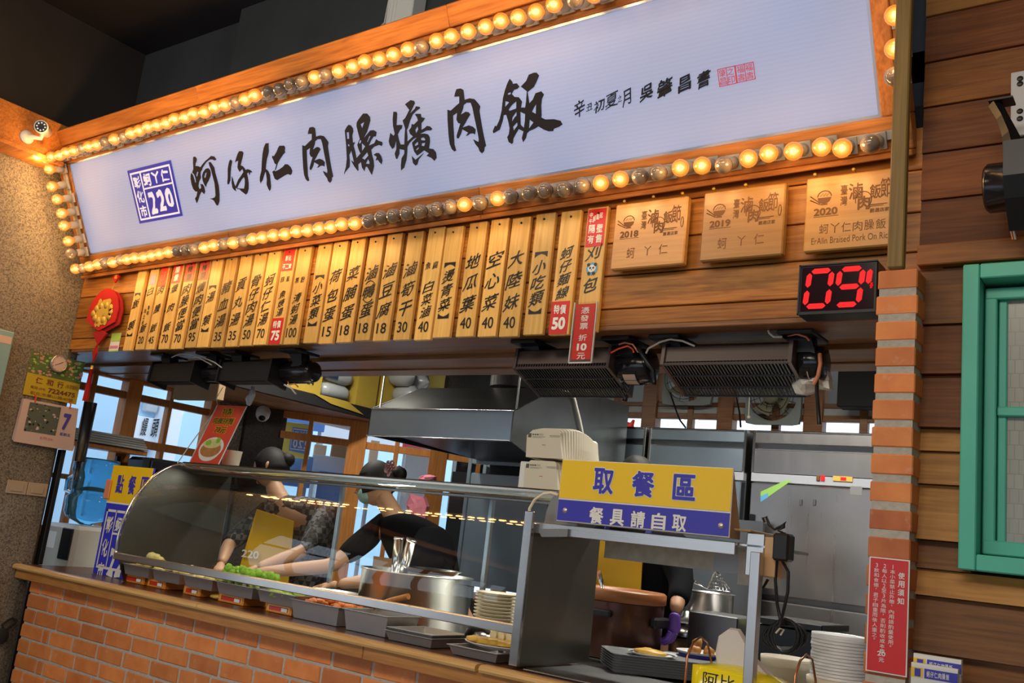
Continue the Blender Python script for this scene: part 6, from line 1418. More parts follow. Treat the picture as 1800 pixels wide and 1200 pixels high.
# small printed boxes under the pans
mat('box_orange', (.75, .22, .02), .4)
for k, (xa, xb, yp) in enumerate(((217, 254, 1020), (258, 291, 1029), (321, 352, 1045), (382, 428, 1060), (466, 512, 1078))):
    x0 = at(xa, yp, Y=.155).x; x1 = at(xb, yp, Y=.155).x
    t = thing('spice_box', ORD[k]+' orange and red cardboard box from the left, under the food pans', 'box', ((x0+x1)/2, .155, 1.1515), 'orange boxes propping up the food pans')
    b = B(); b.cbox(x0, x1, .155, .28, 1.1515, 1.1865, .001); obj('carton', b, 'box_orange', t)
    b = B(); b.box(x0+.01, x1-.01, .1535, .1548, 1.157, 1.181); obj('yellow_frame', b, 'gold', t)
    b = B(); b.box(x0+.02, x1-.02, .1525, .1534, 1.160, 1.178); obj('red_field', b, 'red_sign', t)
    b = B(); b.box(x1-.06, x1-.025, .1515, .1524, 1.161, 1.175); obj('barcode_patch', b, 'white', t)
b = B(); gx = at(372, 1046, Y=.15).x; blob(b, (gx, .185, 1.164), .035, 3, 12, 6, .15, 1.2, .9, .35); solo('ginger_root', b, 'omelette', 'brown oval root lying between the orange boxes', 'root')

# big pot, round pan, bowls, ladles inside the case
pc = at(730, 1036, Y=.55)
t = thing('aluminium_pot', 'wide dented aluminium pot standing inside the glass case', 'pot', (pc.x, .55, 1.147))
b = B(); RP = .235; PCY = .545; b.lathe([(.0001, 0), (RP-.01, 0), (RP, .01), (RP, .215), (RP+.006, .218), (RP+.006, .224), (RP-.006, .224), (RP-.008, .01), (.0001, .008)], (pc.x, .55, 1.1512), 48); obj('body', b, 'steel_pot', t) if 'steel_pot' in MATS else (steel('steel_pot', (.60, .58, .52), .3, 2, .15), obj('body', b, 'steel_pot', t))
b = B(); b.lathe([(.0001, 0), (.21, .0)], (pc.x, .55, 1.33), 32); obj('broth', b, 'burnt', t)
b = B(); b.lathe([(.0001, .0), (.10, .002), (.125, .02), (.13, .022)], (pc.x+.06, .57, 1.345+.03), 28); solo('steel_basin', b, 'steel_bright', 'shallow steel basin resting in the top of the aluminium pot', 'basin')
for k, (dx, dy, lx) in enumerate(((-.13, .02, -.01), (-.08, .0, .03))):
    b = B(); b.tube([(pc.x+dx, .54+dy, 1.34), (pc.x+dx+lx, .54+dy, 1.50)], .022, 14); b.tube([(pc.x+dx+lx, .54+dy, 1.50), (pc.x+dx+lx*1.1, .54+dy, 1.51)], .024, 14); solo('steel_ladle_tube', b, 'steel_bright', ('left', 'right')[k]+' upright steel utensil tube standing in the aluminium pot', 'utensil', 'steel tubes in the pot')
b = B(); rc = at(575, 1024, Y=.465); b.lathe([(.0001, 0), (.13, 0), (.163, .045), (.17, .047), (.163, .05), (.13, .006), (.0001, .005)], (rc.x, .465, 1.1512+.04), 40); b.lathe([(.12, 0), (.12, .04)], (rc.x, .465, 1.1512), 24); solo('round_tray', b, 'steel_pot', 'wide round metal tray left of the aluminium pot', 'tray')
b = B(); p = at(660, 1062, Y=.25); q = at(718, 1048, Y=.25); b.tube([p, (p+q)/2+Vector((0, 0, .002)), q], [.006, .010, .012], 8); b.tube([p, p+Vector((-.04, .03, -.05))], .006, 8); solo('wooden_ladle', b, 'wood_window', 'brown wooden handled ladle leaning from the deep pan', 'ladle')
# plates stack
t = thing('plate_stack', 'stack of cream plates beside the steel end of the glass case', 'plates', (-2.02, .42, 1.151)); sc_ = at(874, 1045, Y=.42)
for k in range(10):
    b = B(); b.lathe([(.0001, 0), (.05, 0), (.082, .010), (.084, .014), (.05, .004), (.0001, .003)], (sc_.x, .42, 1.1515+.075+.0125*k), 24); obj('plate', b, 'cream', t)
b = B(); b.lathe([(.0001, 0), (.085, 0), (.085, .072), (.0001, .072)], (sc_.x, .42, 1.1515), 24); obj('base_bowl', b, 'steel_bright', t)
hp = at(850, 1078, Y=.2)
t = thing('handled_pan', 'small steel pan with black curved handle near the case end', 'pan', (hp.x, .2, 1.151))
b = B(); b.lathe([(.0001, 0), (.07, 0), (.08, .055), (.083, .057), (.076, .055), (.066, .005), (.0001, .004)], (hp.x+.07, .30, 1.1535+.04), 24); b.lathe([(.05, 0), (.05, .04)], (hp.x+.07, .30, 1.1515), 16); obj('body', b, 'steel_bright', t)
b = B(); b.tube([(hp.x-.05, .23, 1.17), (hp.x-.055, .2, 1.21), (hp.x-.03, .19, 1.235), (hp.x+.01, .2, 1.24), (hp.x+.03, .21, 1.225)], [.012, .016, .016, .014, .008], 10); obj('handle', b, 'black', t)

# rice cooker
kc = (-1.885, .80)
t = thing('rice_cooker', 'large brown electric rice cooker beside the steel side panel', 'rice cooker', (kc[0], kc[1], 1.15))
mat('cooker_brown', (.095, .040, .028), .3, .5); mat('cooker_lid', (.34, .12, .035), .4)
b = B(); b.lathe([(.0001, .012), (.16, .012), (.17, .02), (.175, .20), (.175, .222)], (kc[0], kc[1], 1.1465), 36); obj('body', b, 'cooker_brown', t)
b = B(); b.lathe([(.0001, .0), (.168, .0), (.168, .0118), (.0001, .0118)], (kc[0], kc[1], 1.1465), 32); obj('base', b, 'black', t)
b = B(); b.lathe([(.172, .223), (.181, .228), (.181, .262), (.172, .27), (.15, .266), (.148, .255), (.0001, .25)], (kc[0], kc[1], 1.1465), 36); obj('lid_rim', b, 'cooker_lid', t)
b = B(); b.tube([(kc[0]-.12+.1*math.cos(a)*0, 0, 0) for a in (0,)]+[(kc[0]-.05, kc[1]-.178, 1.325)], .001, 4) if False else b.cbox(kc[0]-.03, kc[0]+.07, kc[1]-.195, kc[1]-.168, 1.315, 1.34, .006); obj('handle', b, 'black', t)
b = B(); b.cbox(kc[0]+.165, kc[0]+.195, kc[1]-.06, kc[1]+.06, 1.29, 1.33, .008); obj('handle', b, 'black', t)
b = B(); b.tube([(kc[0]-.02, kc[1]-.10, 1.40), (kc[0]-.035, kc[1]-.10, 1.44), (kc[0]-.05, kc[1]-.10, 1.475)], [.006, .011, .009], 8); solo('serving_spoon', b, 'steel_bright', 'steel spoon handle sticking out of the brown rice cooker', 'spoon')

# trays, plate, bowl
A0 = Vector((-1.65, .36, 0)); tu = Vector((.76, .65, 0)).normalized(); tv = Vector((-tu.y, tu.x, 0))
def tray_at(z): 
    b = B(); M = Matrix((tu, tv, Vector((0, 0, 1)))).transposed().to_4x4(); M.translation = A0+Vector((0, 0, z))
    W1, D1 = .42, .255; c = .03
    def rr_(d, z_): 
        out = []
        for (cx, cy_, a0) in ((W1-c, c, -90), (W1-c, D1-c, 0), (c, D1-c, 90), (c, c, 180)):
            for k in range(4): a = math.radians(a0+30*k); out.append((cx+(c-d)*math.cos(a), cy_+(c-d)*math.sin(a), z_))
        return out
    R_ = [rr_(.010, 0), rr_(0, .010), rr_(.004, .0105), rr_(.014, .004)]; vs = [M @ Vector(v) for r in R_ for v in r]; n = 16
    fs = [tuple(range(n))[::-1], tuple(range(3*n, 4*n))]+[(k*n+i, k*n+(i+1) % n, (k+1)*n+(i+1) % n, (k+1)*n+i) for k in range(3) for i in range(n)]
    b.add(vs, fs); return b
mat('tray_grey', (.17, .175, .18), .45)
for k in range(7):
    b = tray_at(1.1572+.0085*k); solo('serving_tray', b, 'tray_grey', f'grey serving tray, {ORD[k]} from the bottom of the pickup stack' if k < 6 else 'grey serving tray on top of the pickup stack', 'tray', 'stacked grey serving trays')
zt5 = 1.1572+.0085*6+.0105
p = A0+tu*.16+tv*.10
t = thing('omelette_dish', 'white dish with blue rim and omelette on the stacked trays', 'dish', (p.x, p.y, zt5-.006))
b = B(); b.lathe([(.0001, 0), (.055, 0), (.084, .010), (.086, .013), (.055, .005), (.0001, .004)], (p.x, p.y, zt5-.006), 32); obj('dish', b, 'white', t)
b = B(); b.lathe([(.070, .0095), (.080, .0115)], (p.x, p.y, zt5-.006), 32); obj('blue_rim', b, 'box_navy', t)
b = B(); blob(b, (p.x-.01, p.y, zt5+.008), .055, 5, 16, 8, .35, 1.1, .8, .22, 3); obj('omelette', b, 'omelette', t)
p = at(1222, 1172, Z=1.16)
p = Vector((p.x, max(p.y, .60), 0)); p = at(1228, 1160, Y=.80)
t = thing('fried_food_bowl', 'patterned white bowl of fried pieces behind the yellow packet', 'bowl', (p.x, .80, 1.147))
b = B(); b.lathe([(.0001, .0), (.035, 0), (.035, .006), (.06, .03), (.082, .065), (.085, .066), (.078, .062), (.055, .03), (.0001, .012)], (p.x, .80, 1.1475+.02), 32); b.lathe([(.033, -.02), (.033, 0)], (p.x, .80, 1.1675), 20); obj('bowl', b, 'white', t)
b = B(); b.lathe([(.0625, .032), (.079, .058)], (p.x, .80, 1.1675), 32); b.v = [(x, y, z) for x, y, z in b.v]; obj('blue_band', b, 'print_blue', t)
for k in range(6): b = B(); blob(b, (p.x+.035*math.cos(k*2.2), .80+.032*math.sin(k*2.2), 1.228+.008*(k % 2)+(.02 if k == 1 else 0)), .021, k+9, 8, 5, .6); obj('fried_piece', b, 'fried', t)
b = B(); p = at(1180, 1155, Y=.78); b.cbox(p.x-.05, p.x+.05, .70, .86, 1.1475, 1.21, .004); solo('white_box', b, 'strip_white', 'small pale box behind the stacked trays', 'box')

# yellow tissue packet in a copper wire holder
mat('packet_yellow', (.85, .70, .01), .25, coat=.4); mat('tissue', (.72, .66, .60), .8); mat('copper', (.45, .20, .10), .3, .9)
p0 = at(1216, 1190, Y=.12); p1 = at(1370, 1190, Y=.12)
t = thing('tissue_packet', 'bright yellow tissue packet with printed letters in a wire holder', 'tissues', ((p0.x+p1.x)/2, .2, 1.157))
zt6 = at(1225, 1168, Y=.12).z
b = B(); n = 10; vs = []
Wp = .30
for i in range(n+1):
    for j in range(6):
        f, g = i/n, j/5; x = p0.x+Wp*f; y_ = .12+.14*g; z = 1.157+(zt6-1.157)*(1-.25*f)+.025*math.sin(PI*f)*math.sin(PI*g)+.008*noise.noise(Vector((f*7, g*5, 2)))
        vs.append((x, y_, z))
k0 = len(vs); vs += [(x, y_, 1.157) for x, y_, _ in vs[:k0]]
fs = [(i*6+j, (i+1)*6+j, (i+1)*6+j+1, i*6+j+1) for i in range(n) for j in range(5)]
fs += [(i*6, k0+i*6, k0+(i+1)*6, (i+1)*6) for i in range(n)]+[(i*6+5, (i+1)*6+5, k0+(i+1)*6+5, k0+i*6+5) for i in range(n)]+[(j, j+1, k0+j+1, k0+j) for j in range(5)]+[(n*6+j, k0+n*6+j, k0+n*6+j+1, n*6+j+1) for j in range(5)]
b.add(vs, fs, True); obj('packet', b, 'packet_yellow', t)
b = B()
put_text(b, '阿比', (p0.x+.035, .119, 1.157+(zt6-1.157)*.45), (.10, 0, 0), (0, 0, (zt6-1.157)*.42), .0, .05); obj('lettering', b, 'ink', t)
b = B(); zz0 = zt6-.01
outline = [(0, 0), (-.01, .05), (-.005, .10), (.025, .125), (.055, .125), (.075, .10), (.11, .05), (.17, .0), (.19, -.02)]
vs = []
for s_ in (-.012, .0, .012):
    for q in outline: vs.append((p0.x+.055+q[0]*(1+s_*2), .19+s_+.012*noise.noise(Vector((q[0]*20, q[1]*20, s_*90))), zz0+q[1]*(1-abs(s_)*3)))
n = len(outline); fs = [(s_*n+i, s_*n+i+1, (s_+1)*n+i+1, (s_+1)*n+i) for s_ in range(2) for i in range(n-1)]+[tuple(range(n))[::-1], tuple(range(2*n, 3*n))]
b.add(vs, fs); obj('tissue', b, 'tissue', t)
t = thing('wire_holder', 'copper wire holder around the yellow tissue packet', 'holder', (p0.x, .1, 1.157))
for xx_ in (p0.x-.012, p0.x+Wp+.012):
    b = B(); b.tube([(xx_, .10, 1.158), (xx_, .105, zt6+.02), (xx_, .14, zt6+.06), (xx_, .19, zt6+.075), (xx_, .24, zt6+.06), (xx_, .28, zt6), (xx_, .285, 1.158)], .0035, 6); obj('wire_loop', b, 'copper', t)
b = B(); b.tube([(p0.x-.012, .10, 1.16), (p0.x+Wp+.012, .10, 1.16)], .003, 6); obj('base_wire', b, 'copper', t)
# tubs and lids
def tub(px, r, y, h, label, z=1.157):
    c = at(px, 1180, Y=y); t = thing('paper_tub', label, 'tub', (c.x, y, z), 'cream paper soup tubs')
    b = B(); b.lathe([(.0001, 0), (r*.82, 0), (r*.97, h-.03), (r*1.03, h-.028), (r*1.05, h), (r*.98, h), (r*.8, .006), (.0001, .006)], (c.x, y, z), 32); obj('tub', b, 'tub_cream', t); return c
mat('tub_cream', (.66, .58, .46), .5)
c = tub(1383, .082, .60, .135, 'cream paper tub left of the stack of clear lids', 1.1475)
c = tub(1474, .090, .50, .105, 'cream paper tub holding up the stack of clear lids', 1.1475)
mat('lid_clear', (.92, .92, .93), .3, alpha=.8)
zl0 = 1.1475+.1055
for k in range(14):
    b = B(); r = .084*(1+.012*math.sin(k*2.1)); b.lathe([(.0001, .0075), (r*.55, .0085), (r*.6, .0055), (r*.93, .005), (r*.95, .0082), (r, .008), (r*1.01, .0)], (c.x+.001*math.sin(k), .50, zl0+.0095*k), 32)
    solo('clear_lid', b, 'lid_clear', f'clear plastic lid, {ORD[k]} from the bottom of the stack' if k < 13 else 'clear plastic lid on top of the stack by the pillar', 'lid', 'stacked clear lids')
# outlet box, adapter and cables right of the pickup sign
t = thing('outlet_box', 'steel box with beige socket strip and black adapter right of the pickup sign', 'socket', (-1.03, .1, 1.48))
o0 = at(1313, 935, Y=.1); o1 = at(1343, 1015, Y=.1)
b = B(); b.cbox(o0.x, o1.x-.004, .10, .16, o1.z, o0.z, .003); obj('steel_box', b, 'steel_x', t)
b = B(); b.cbox(o1.x-.003, o1.x+.035, .095, .15, o1.z+.002, o0.z-.008, .004); obj('socket_strip', b, 'wood_stick', t) if False else obj('socket_strip', b, 'beige', t) if 'beige' in MATS else (mat('beige', (.55, .34, .16), .4), obj('socket_strip', b, 'beige', t))
a0 = at(1357, 984, Y=.08); a1 = at(1388, 938, Y=.08)
b = B(); b.cbox(a0.x, a1.x, .075, .13, a0.z, a1.z, .006); obj('adapter', b, 'black', t)
for pts in ([(1366, 985, .1), (1363, 1020, .1), (1366, 1060, .1), (1372, 1090, .12)], [(1375, 985, .1), (1386, 1005, .1), (1385, 1040, .1), (1376, 1080, .1), (1370, 1100, .12)], [(1345, 918, .1), (1341, 910, .1), (1347, 908, .1), (1352, 922, .1), (1362, 930, .1), (1375, 924, .1), (1381, 918, .1), (1378, 926, .1), (1368, 932, .1), (1380, 938, .1)], [(1324, 1016, .1), (1330, 1028, .1), (1342, 1032, .1), (1350, 1018, .1)]):
    b = B(); b.tube([at(px, py, Y=y) for px, py, y in pts], .0045, 6); obj('cable', b, 'black', t)
b = B(); b.cbox(at(1300, 920, Y=.12).x, at(1330, 916, Y=.12).x, .08, .30, 1.655, 1.662, .002); obj('wooden_flap', b, 'cardboard', t)
t = thing('cable_bundle', 'tied bundle of black cables hanging before the black recess', 'cable', tuple(at(1380, 1115, Y=.3)))
for s_ in range(5):
    b = B(); rr = random.Random(s_); P = []
    for k in range(14):
        a = 2*PI*k/13; P.append(at(1372+(26+4*s_)*math.sin(a)*(1 if s_ % 2 else -.9)+8, 1118+ (30-2*s_)*math.cos(a+PI), Y=.30+.01*s_))
    b.tube(P, .0055, 6, cap=True); obj('loop', b, 'black', t)
b = B(); b.tube([at(1364, 1112, Y=.27), at(1371, 1104, Y=.26), at(1378, 1106, Y=.26), at(1372, 1116, Y=.26)], .003, 5); obj('tie', b, 'cream', t)
b = B(); b.cbox(at(1330, 1068, Y=.9).x, at(1450, 1068, Y=.9).x, .88, 1.2, at(1400, 1104, Y=.9).z, at(1400, 1092, Y=.9).z, .003); b.cbox(at(1330, 1068, Y=.9).x, at(1448, 1068, Y=.9).x, .9, 1.18, 1.148, at(1400, 1106, Y=.9).z, .003); solo('dark_warmer', b, 'black', 'dark open steel warmer behind the cables and tubs', 'warmer')

# notice on the pillar
n0 = at(1521, 1178, Y=-.078); nx0, nx1 = at(1525, 1080, Y=-.078).x, at(1597, 1080, Y=-.078).x; nz1 = at(1565, 981, Y=-.078).z; nz0 = at(1557, 1184, Y=-.078).z
t = thing('usage_notice', 'tall red notice with white columns of writing on the brick pillar', 'notice', ((nx0+nx1)/2, -.078, nz0))
b = B(); b.box(nx0, nx1, -.0785, -.0755, nz0, nz1); obj('white_border', b, 'white', t)
b = B(); b.box(nx0+.003, nx1-.003, -.0798, -.0788, nz0+.003, nz1-.003); obj('red_sheet', b, 'red_paper', t)
b = B(); w = nx1-nx0; h = nz1-nz0; y = -.0805
def colm(s, fx, ftop, fstep, fs_, off=.006):
    for k, c_ in enumerate(s):
        if c_ == ' ': continue
        sz_ = fs_*h*(.35 if c_ in '，。、' else .86)
        if c_ in '123，。': put_text(b, c_, (nx0+w*(fx+.03), y, nz1-h*(ftop+fstep*k)-sz_), (w*.07, 0, 0), (0, 0, sz_), off, keep=True); continue
        put_text(b, c_, (nx0+w*fx, y, nz1-h*(ftop+fstep*k)-sz_), (w*(.055 if c_ in '，。、' else .125 if fs_ < .05 else .16), 0, 0), (0, 0, sz_), off)
colm('使用須知', .73, .115, .073, .066, .02)
colm('1本小菜禁止外帶，內用請酌量使用。', .53, .055, .0435, .042)
colm('2每人以2至3片為限，否則酌收成本費', .33, .055, .0435, .042); put_text(b, '20', (nx0+w*.28, y, nz1-h*.855), (w*.20, 0, 0), (0, 0, h*.040), .02); put_text(b, '元', (nx0+w*.32, y, nz1-h*.905), (w*.13, 0, 0), (0, 0, h*.036), .01)
colm('3飲和食德，君子自重而後人重之。', .13, .055, .0435, .042)
obj('lettering', b, 'white', t)
# card holder
k0 = at(1598, 1150, Y=-.12); kx0, kx1 = k0.x, at(1690, 1150, Y=-.12).x
t = thing('card_holder', 'clear acrylic holder of business cards on the plank wall', 'card holder', ((kx0+kx1)/2, -.12, at(1640, 1210, Y=-.12).z))
kz = at(1640, 1230, Y=-.12).z
b = B(); b.cbox(kx0, kx1, -.125, -.122, kz, at(1640, 1172, Y=-.12).z-.0, .0008); b.cbox(kx0, kx1, -.02, -.016, kz, k0.z, .001); b.cbox(kx0, kx0+.003, -.121, -.021, kz, k0.z-.03, .001); b.cbox(kx1-.003, kx1, -.121, -.021, kz, k0.z-.03, .001); b.cbox(kx0+.004, kx1-.004, -.121, -.021, kz, kz+.003, .001); obj('acrylic', b, 'glass', t)
for k, (yc, px0, px1, py) in enumerate(((-.085, 1606, 1690, 1147), (-.115, 1602, 1684, 1163))):
    xa, xb, zt_ = at(px0, py, Y=yc).x, at(px1, py, Y=yc).x, at(px0, py, Y=yc).z
    tt = thing('business_cards', ('rear', 'front')[k]+' row of white business cards with yellow and blue band', 'cards', ((xa+xb)/2, yc, kz+.005), 'business cards in the holder')
    b = B(); b.box(xa, xb, yc, yc+.018, kz+.005, zt_); obj('card_stack', b, 'white', tt)
    b = B(); b.box(xa, xa+(xb-xa)*.26, yc-.001, yc-.0002, zt_-.032, zt_-.010); obj('yellow_band', b, 'yellow_sign', tt)
    b = B(); b.box(xa+(xb-xa)*.29, xb, yc-.001, yc-.0002, zt_-.032, zt_-.010); b.box(xa+(xb-xa)*.08, xa+(xb-xa)*.21, yc-.0018, yc-.0011, zt_-.030, zt_-.012); obj('blue_band', b, 'blue_sign', tt)
    b = B(); 
    for q, c_ in enumerate('蚵仔仁肉臊飯'): put_text(b, c_, (xa+(xb-xa)*(.34+.083*q), yc-.0014, zt_-.028), ((xb-xa)*.07, 0, 0), (0, 0, .0135), .02, .05)
    obj('lettering', b, 'white', tt)
    b = B(); put_text(b, '彰化市中山路', (xa+(xb-xa)*.35, yc-.001, zt_-.055), ((xb-xa)*.3, 0, 0), (0, 0, .008), 0); obj('small_print', b, 'print_grey', tt)
# heater on the siding, right edge
t = thing('wall_fan_heater', 'black round-ended wall unit on white bracket, right edge', 'wall unit', tuple(at(1790, 300, Y=-.05)))
hq = at(1788, 130, Y=-.005); hq1 = at(1799, 238, Y=-.005); bx_ = at(1777, 130, Y=-.005).x
b = B(); b.cbox(bx_, bx_+.045, -.006, .006, at(1790, 240, Y=0).z, at(1785, 128, Y=0).z, .002); obj('wall_plate', b, 'strip_white', t)
b = B()
for py in (141, 150, 198, 211): z_ = at(1788, py, Y=0).z; b.lathe([(.0001, -.002), (.006, -.002), (.008, 0)], (bx_+.022, -.0065, z_), 12, 'Y')
obj('screw', b, 'black', t)
c0_ = at(1748, 181, Y=-.12); c1_ = at(1785, 248, Y=-.12)
b = B(); b.tube([c0_, at(1762, 205, Y=-.12), at(1775, 235, Y=-.12), at(1782, 262, Y=-.12)], [.016, .014, .018, .026], 4, smooth=False); b.cbox(c0_.x-.012, c0_.x+.045, -.14, -.09, c0_.z-.002, c0_.z+.004, .001); obj('arm', b, 'black', t)
b = B(); mc_ = at(1772, 328, Y=-.14); b.lathe([(.0001, mc_.x-.05), (.055, mc_.x-.05), (.062, mc_.x-.042), (.062, mc_.x), (.066, mc_.x+.002), (.066, mc_.x+.3), (.0001, mc_.x+.3)], (0, -.14, mc_.z), 28, 'X'); obj('motor', b, 'black_gloss', t)
b = B(); M = Matrix.Translation((mc_.x+.002, -.14, mc_.z)); b.prism([(-.075, .09), (.07, .09), (.07, -.03), (.02, -.11), (-.05, -.05), (-.075, .0)], .32, (mc_.x, -.14, mc_.z), (0, 1, 0), (0, 0, 1), (1, 0, 0)); obj('housing', b, 'black', t)
for k in range(2): b = B(); b.tube([at(1774+4*k, 360, Y=-.08), at(1775+5*k, 395, Y=-.05), at(1781+4*k, 420, Y=-.02)], .003, 6); obj('wire', b, ('wire_copper', 'wire_white')[k], t)

# banner hung above the case
b0, b1, b2, b3 = at(334, 813, Y=.40), at(384, 818, Y=.40), at(433, 713, Y=.40), at(383, 712, Y=.40)
t = thing('price_banner', 'red leaning price banner with noodle bowl picture above the glass case', 'banner', tuple(b0))
Ub = b1-b0; Vb = b3-b0; Nb = Ub.cross(Vb).normalized()
if Nb.y > 0: Nb = -Nb
def bp_(u, v, d=0): return b0+Ub*u+Vb*v+Nb*d
mat('banner_red', (.72, .07, .03), .4); mat('banner_purple', (.35, .06, .16), .4)
b = B(); b.add([bp_(u, v, d) for d in (0, .003) for u, v in ((0, 0), (1, 0), (1, 1), (0, 1))], [(0, 3, 2, 1), (4, 5, 6, 7), (0, 1, 5, 4), (1, 2, 6, 5), (2, 3, 7, 6), (3, 0, 4, 7)]); obj('panel', b, 'banner_red', t)
b = B()
for (u0, v0, u1, v1) in ((0, 0, 0, 1), (1, 0, 1, 1), (0, 0, 1, 0)): b.tube([bp_(u0, v0, .003), bp_(u1, v1, .003)], .0035, 4)
obj('clear_edge', b, 'acrylic_edge', t)
def bell(cu, cv, ru, rv, d, n=24): return [bp_(cu+ru*math.cos(2*PI*k/n), cv+rv*math.sin(2*PI*k/n), d) for k in range(n)]
b = B(); b.add(bell(.50, .27, .40, .19, .004), [tuple(range(24))]); b.add(bell(.50, .23, .36, .18, .0038), [tuple(range(24))]); obj('picture_bowl', b, 'white', t)
b = B(); b.add(bell(.50, .25, .34, .13, .005), [tuple(range(24))]); obj('picture_meat', b, 'fried', t)
b = B(); b.add(bell(.46, .35, .30, .08, .0055), [tuple(range(24))]); obj('picture_cabbage', b, 'cabbage', t)
b = B(); b.add(bell(.34, .36, .09, .05, .006, 12), [tuple(range(12))]); b.add(bell(.62, .41, .08, .05, .006, 12), [tuple(range(12))]); obj('picture_greens', b, 'broccoli', t)
b = B(); bk = B()
for s_, u, v, w_ in (('特製', .30, .84, .34), ('肉臊拌麵', .14, .68, .68), ('70元', .32, .53, .40)):
    put_text(b, s_, bp_(u-.015, v-.008, .0045), Ub*(w_+.03), Vb*.13, .05); put_text(bk, s_, bp_(u, v, .0055), Ub*w_, Vb*.115, .012, .02)
obj('gold_outline', b, 'yellow_sign', t); obj('lettering', bk, 'ink', t)
b = B(); b.tube([b0, at(302, 838, Y=.42)], .003, 5); b.tube([bp_(0, 1), at(380, 700, Y=.55), at(392, 680, Y=.6)], .002, 5); b.tube([bp_(0.0, .9), bp_(-.3, .3), at(308, 820, Y=.42)], .003, 5); obj('hanging_string', b, 'cream', t)
bag([(435, 712), (432, 700), (441, 690), (442, 678), (446, 678), (447, 692), (440, 708), (438, 714)], .42, 'plastic_strip', 'bag_film', 'twist of clear plastic film tied above the price banner', 'film', .01, 4)
b = B(); cc = at(402, 800, Y=.50); b.lathe([(.0001, 0), (.042, 0), (.05, .085), (.052, .087), (.046, .085), (.0001, .004)], (cc.x, .52, 1.7505), 24); solo('white_cup', b, 'tub_cream', 'cream cup behind the price banner on the glass case', 'cup')

# ================================================================== OUTSIDE, SEEN THROUGH THE WINDOWS
mat('street_wall', (.50, .74, .95), .8, var=.08, vs=2); mat('street_pale', (.84, .90, .96), .8); mat('street_grey', (.52, .56, .60), .8); mat('asphalt', (.16, .16, .17), .9)
b = B(); b.box(-20, -5.75, -8, 14, -.2, -.02); struct('floor', b, 'asphalt')
b = B(); b.box(-9.6, -9.2, -3, 9, 0, 3.4); solo('street_building', b, 'street_wall', 'pale blue-white building wall across the lane', 'building')
t = thing('bun_shop_board', 'white street board with two large black characters, through the left windows', 'sign', (-9.1, 3.2, 1.5))
q0, q1, q2 = at(224, 775, X=-9.1), at(285, 783, X=-9.1), at(232, 728, X=-9.1)
b = B(); b.cbox(-9.199, -9.1, q0.y, q1.y, q0.z, q2.z, .004); obj('board', b, 'street_pale', t)
b = B(); e0, e1 = at(246, 765, X=-9.09), at(262, 735, X=-9.09); put_text(b, '饅', (-9.09, e0.y, e0.z), (0, e1.y-e0.y, 0), (0, 0, e1.z-e0.z), .009, .04, .3); e0, e1 = at(264, 767, X=-9.09), at(281, 737, X=-9.09); put_text(b, '頭', (-9.09, e0.y, e0.z), (0, e1.y-e0.y, 0), (0, 0, e1.z-e0.z), .009, .04, .3); obj('lettering', b, 'ink', t)
b = B(); e0, e1 = at(255, 722, X=-9.12), at(280, 706, X=-9.12); b.cbox(-9.199, -9.12, e0.y, e1.y, e0.z, e1.z, .01); solo('street_window', b, 'street_grey', 'small grey shutter above the street board', 'shutter')
b = B(); e0, e1 = at(300, 785, X=-8.8), at(335, 715, X=-8.8); b.cbox(-9.199, -8.9, e0.y, e1.y, -.02, e1.z, .01); solo('street_door', b, 'street_pale', 'pale door panel outside the left windows', 'door')
# beyond the corner windows
def outp(px, py, d): 
    g = (at(px, py, Z=2.0)-CP).normalized() if py < 900 else None
    return CP+g*d
def board_at(name, px0, py0, px1, py1, d, m_, label, cat, th=.05, extra=None):
    """upright board facing the corner, at distance d from the corner windows"""
    n = Vector((dA.y, -dA.x, 0)); P0 = PA-n*d
    def hit(px, py):
        g = at(px, py, Y=5)-CP; t_ = (P0-CP).dot(n)/g.dot(n); return CP+g*t_
    a, c = hit(px0, py1), hit(px1, py0); u0, u1 = (a-P0).dot(dA), (c-P0).dot(dA); z0, z1 = a.z, c.z
    M = Matrix((dA, n, Vector((0, 0, 1)))).transposed().to_4x4(); M.translation = P0
    t = thing(name, label, cat, tuple(P0+dA*((u0+u1)/2)+Vector((0, 0, z0))))
    b = B(); b.cbox(u0, u1, -th, 0, z0, z1, .004, M); obj('board', b, m_, t)
    if name == 'street_carton': return t
    b = B(); b.box(u0+.02, u0+.05, -th-.03, -th, -.02, z1-.02, M); b.box(u1-.05, u1-.02, -th-.03, -th, -.02, z1-.02, M); obj('support', b, 'street_grey', t)
    if extra: extra(t, M, u0, u1, z0, z1)
    return t
def mir(t, M, u0, u1, z0, z1):
    def P(fu, fz, w): return M @ Vector((u0+(u1-u0)*fu, w, z0+(z1-z0)*fz))
    b = B(); b.quad(P(.33, .18, .003), P(1, .12, .003), P(1, .86, .003), P(.33, .86, .003)); obj('blue_square', b, 'street_blue', t)
    b = B()
    for q in ((.36, .22, .99, .25), (.36, .80, .99, .83), (.36, .22, .375, .83), (.36, .56, .99, .585)): b.quad(P(q[0], q[1], .005), P(q[2], q[1], .005), P(q[2], q[3], .005), P(q[0], q[3], .005))
    U = P(1, 0, 0)-P(0, 0, 0); V = P(0, 1, 0)-P(0, 0, 0)
    for k, c_ in enumerate('022'): put_text(b, c_, P(.42+.18*k, .28, .006), U*.15, V*.24, .03, .05, mirror=True)
    for k, c_ in enumerate('仁丫蚵'): put_text(b, c_, P(.42+.18*k, .61, .006), U*.14, V*.16, .02, .05, mirror=True)
    obj('white_print', b, 'street_pale', t)
mat('street_blue', (.16, .36, .92), .5); mat('street_yellow', (.98, .88, .22), .5); mat('street_red', (.85, .09, .12), .5); mat('street_tan', (.75, .56, .40), .8)
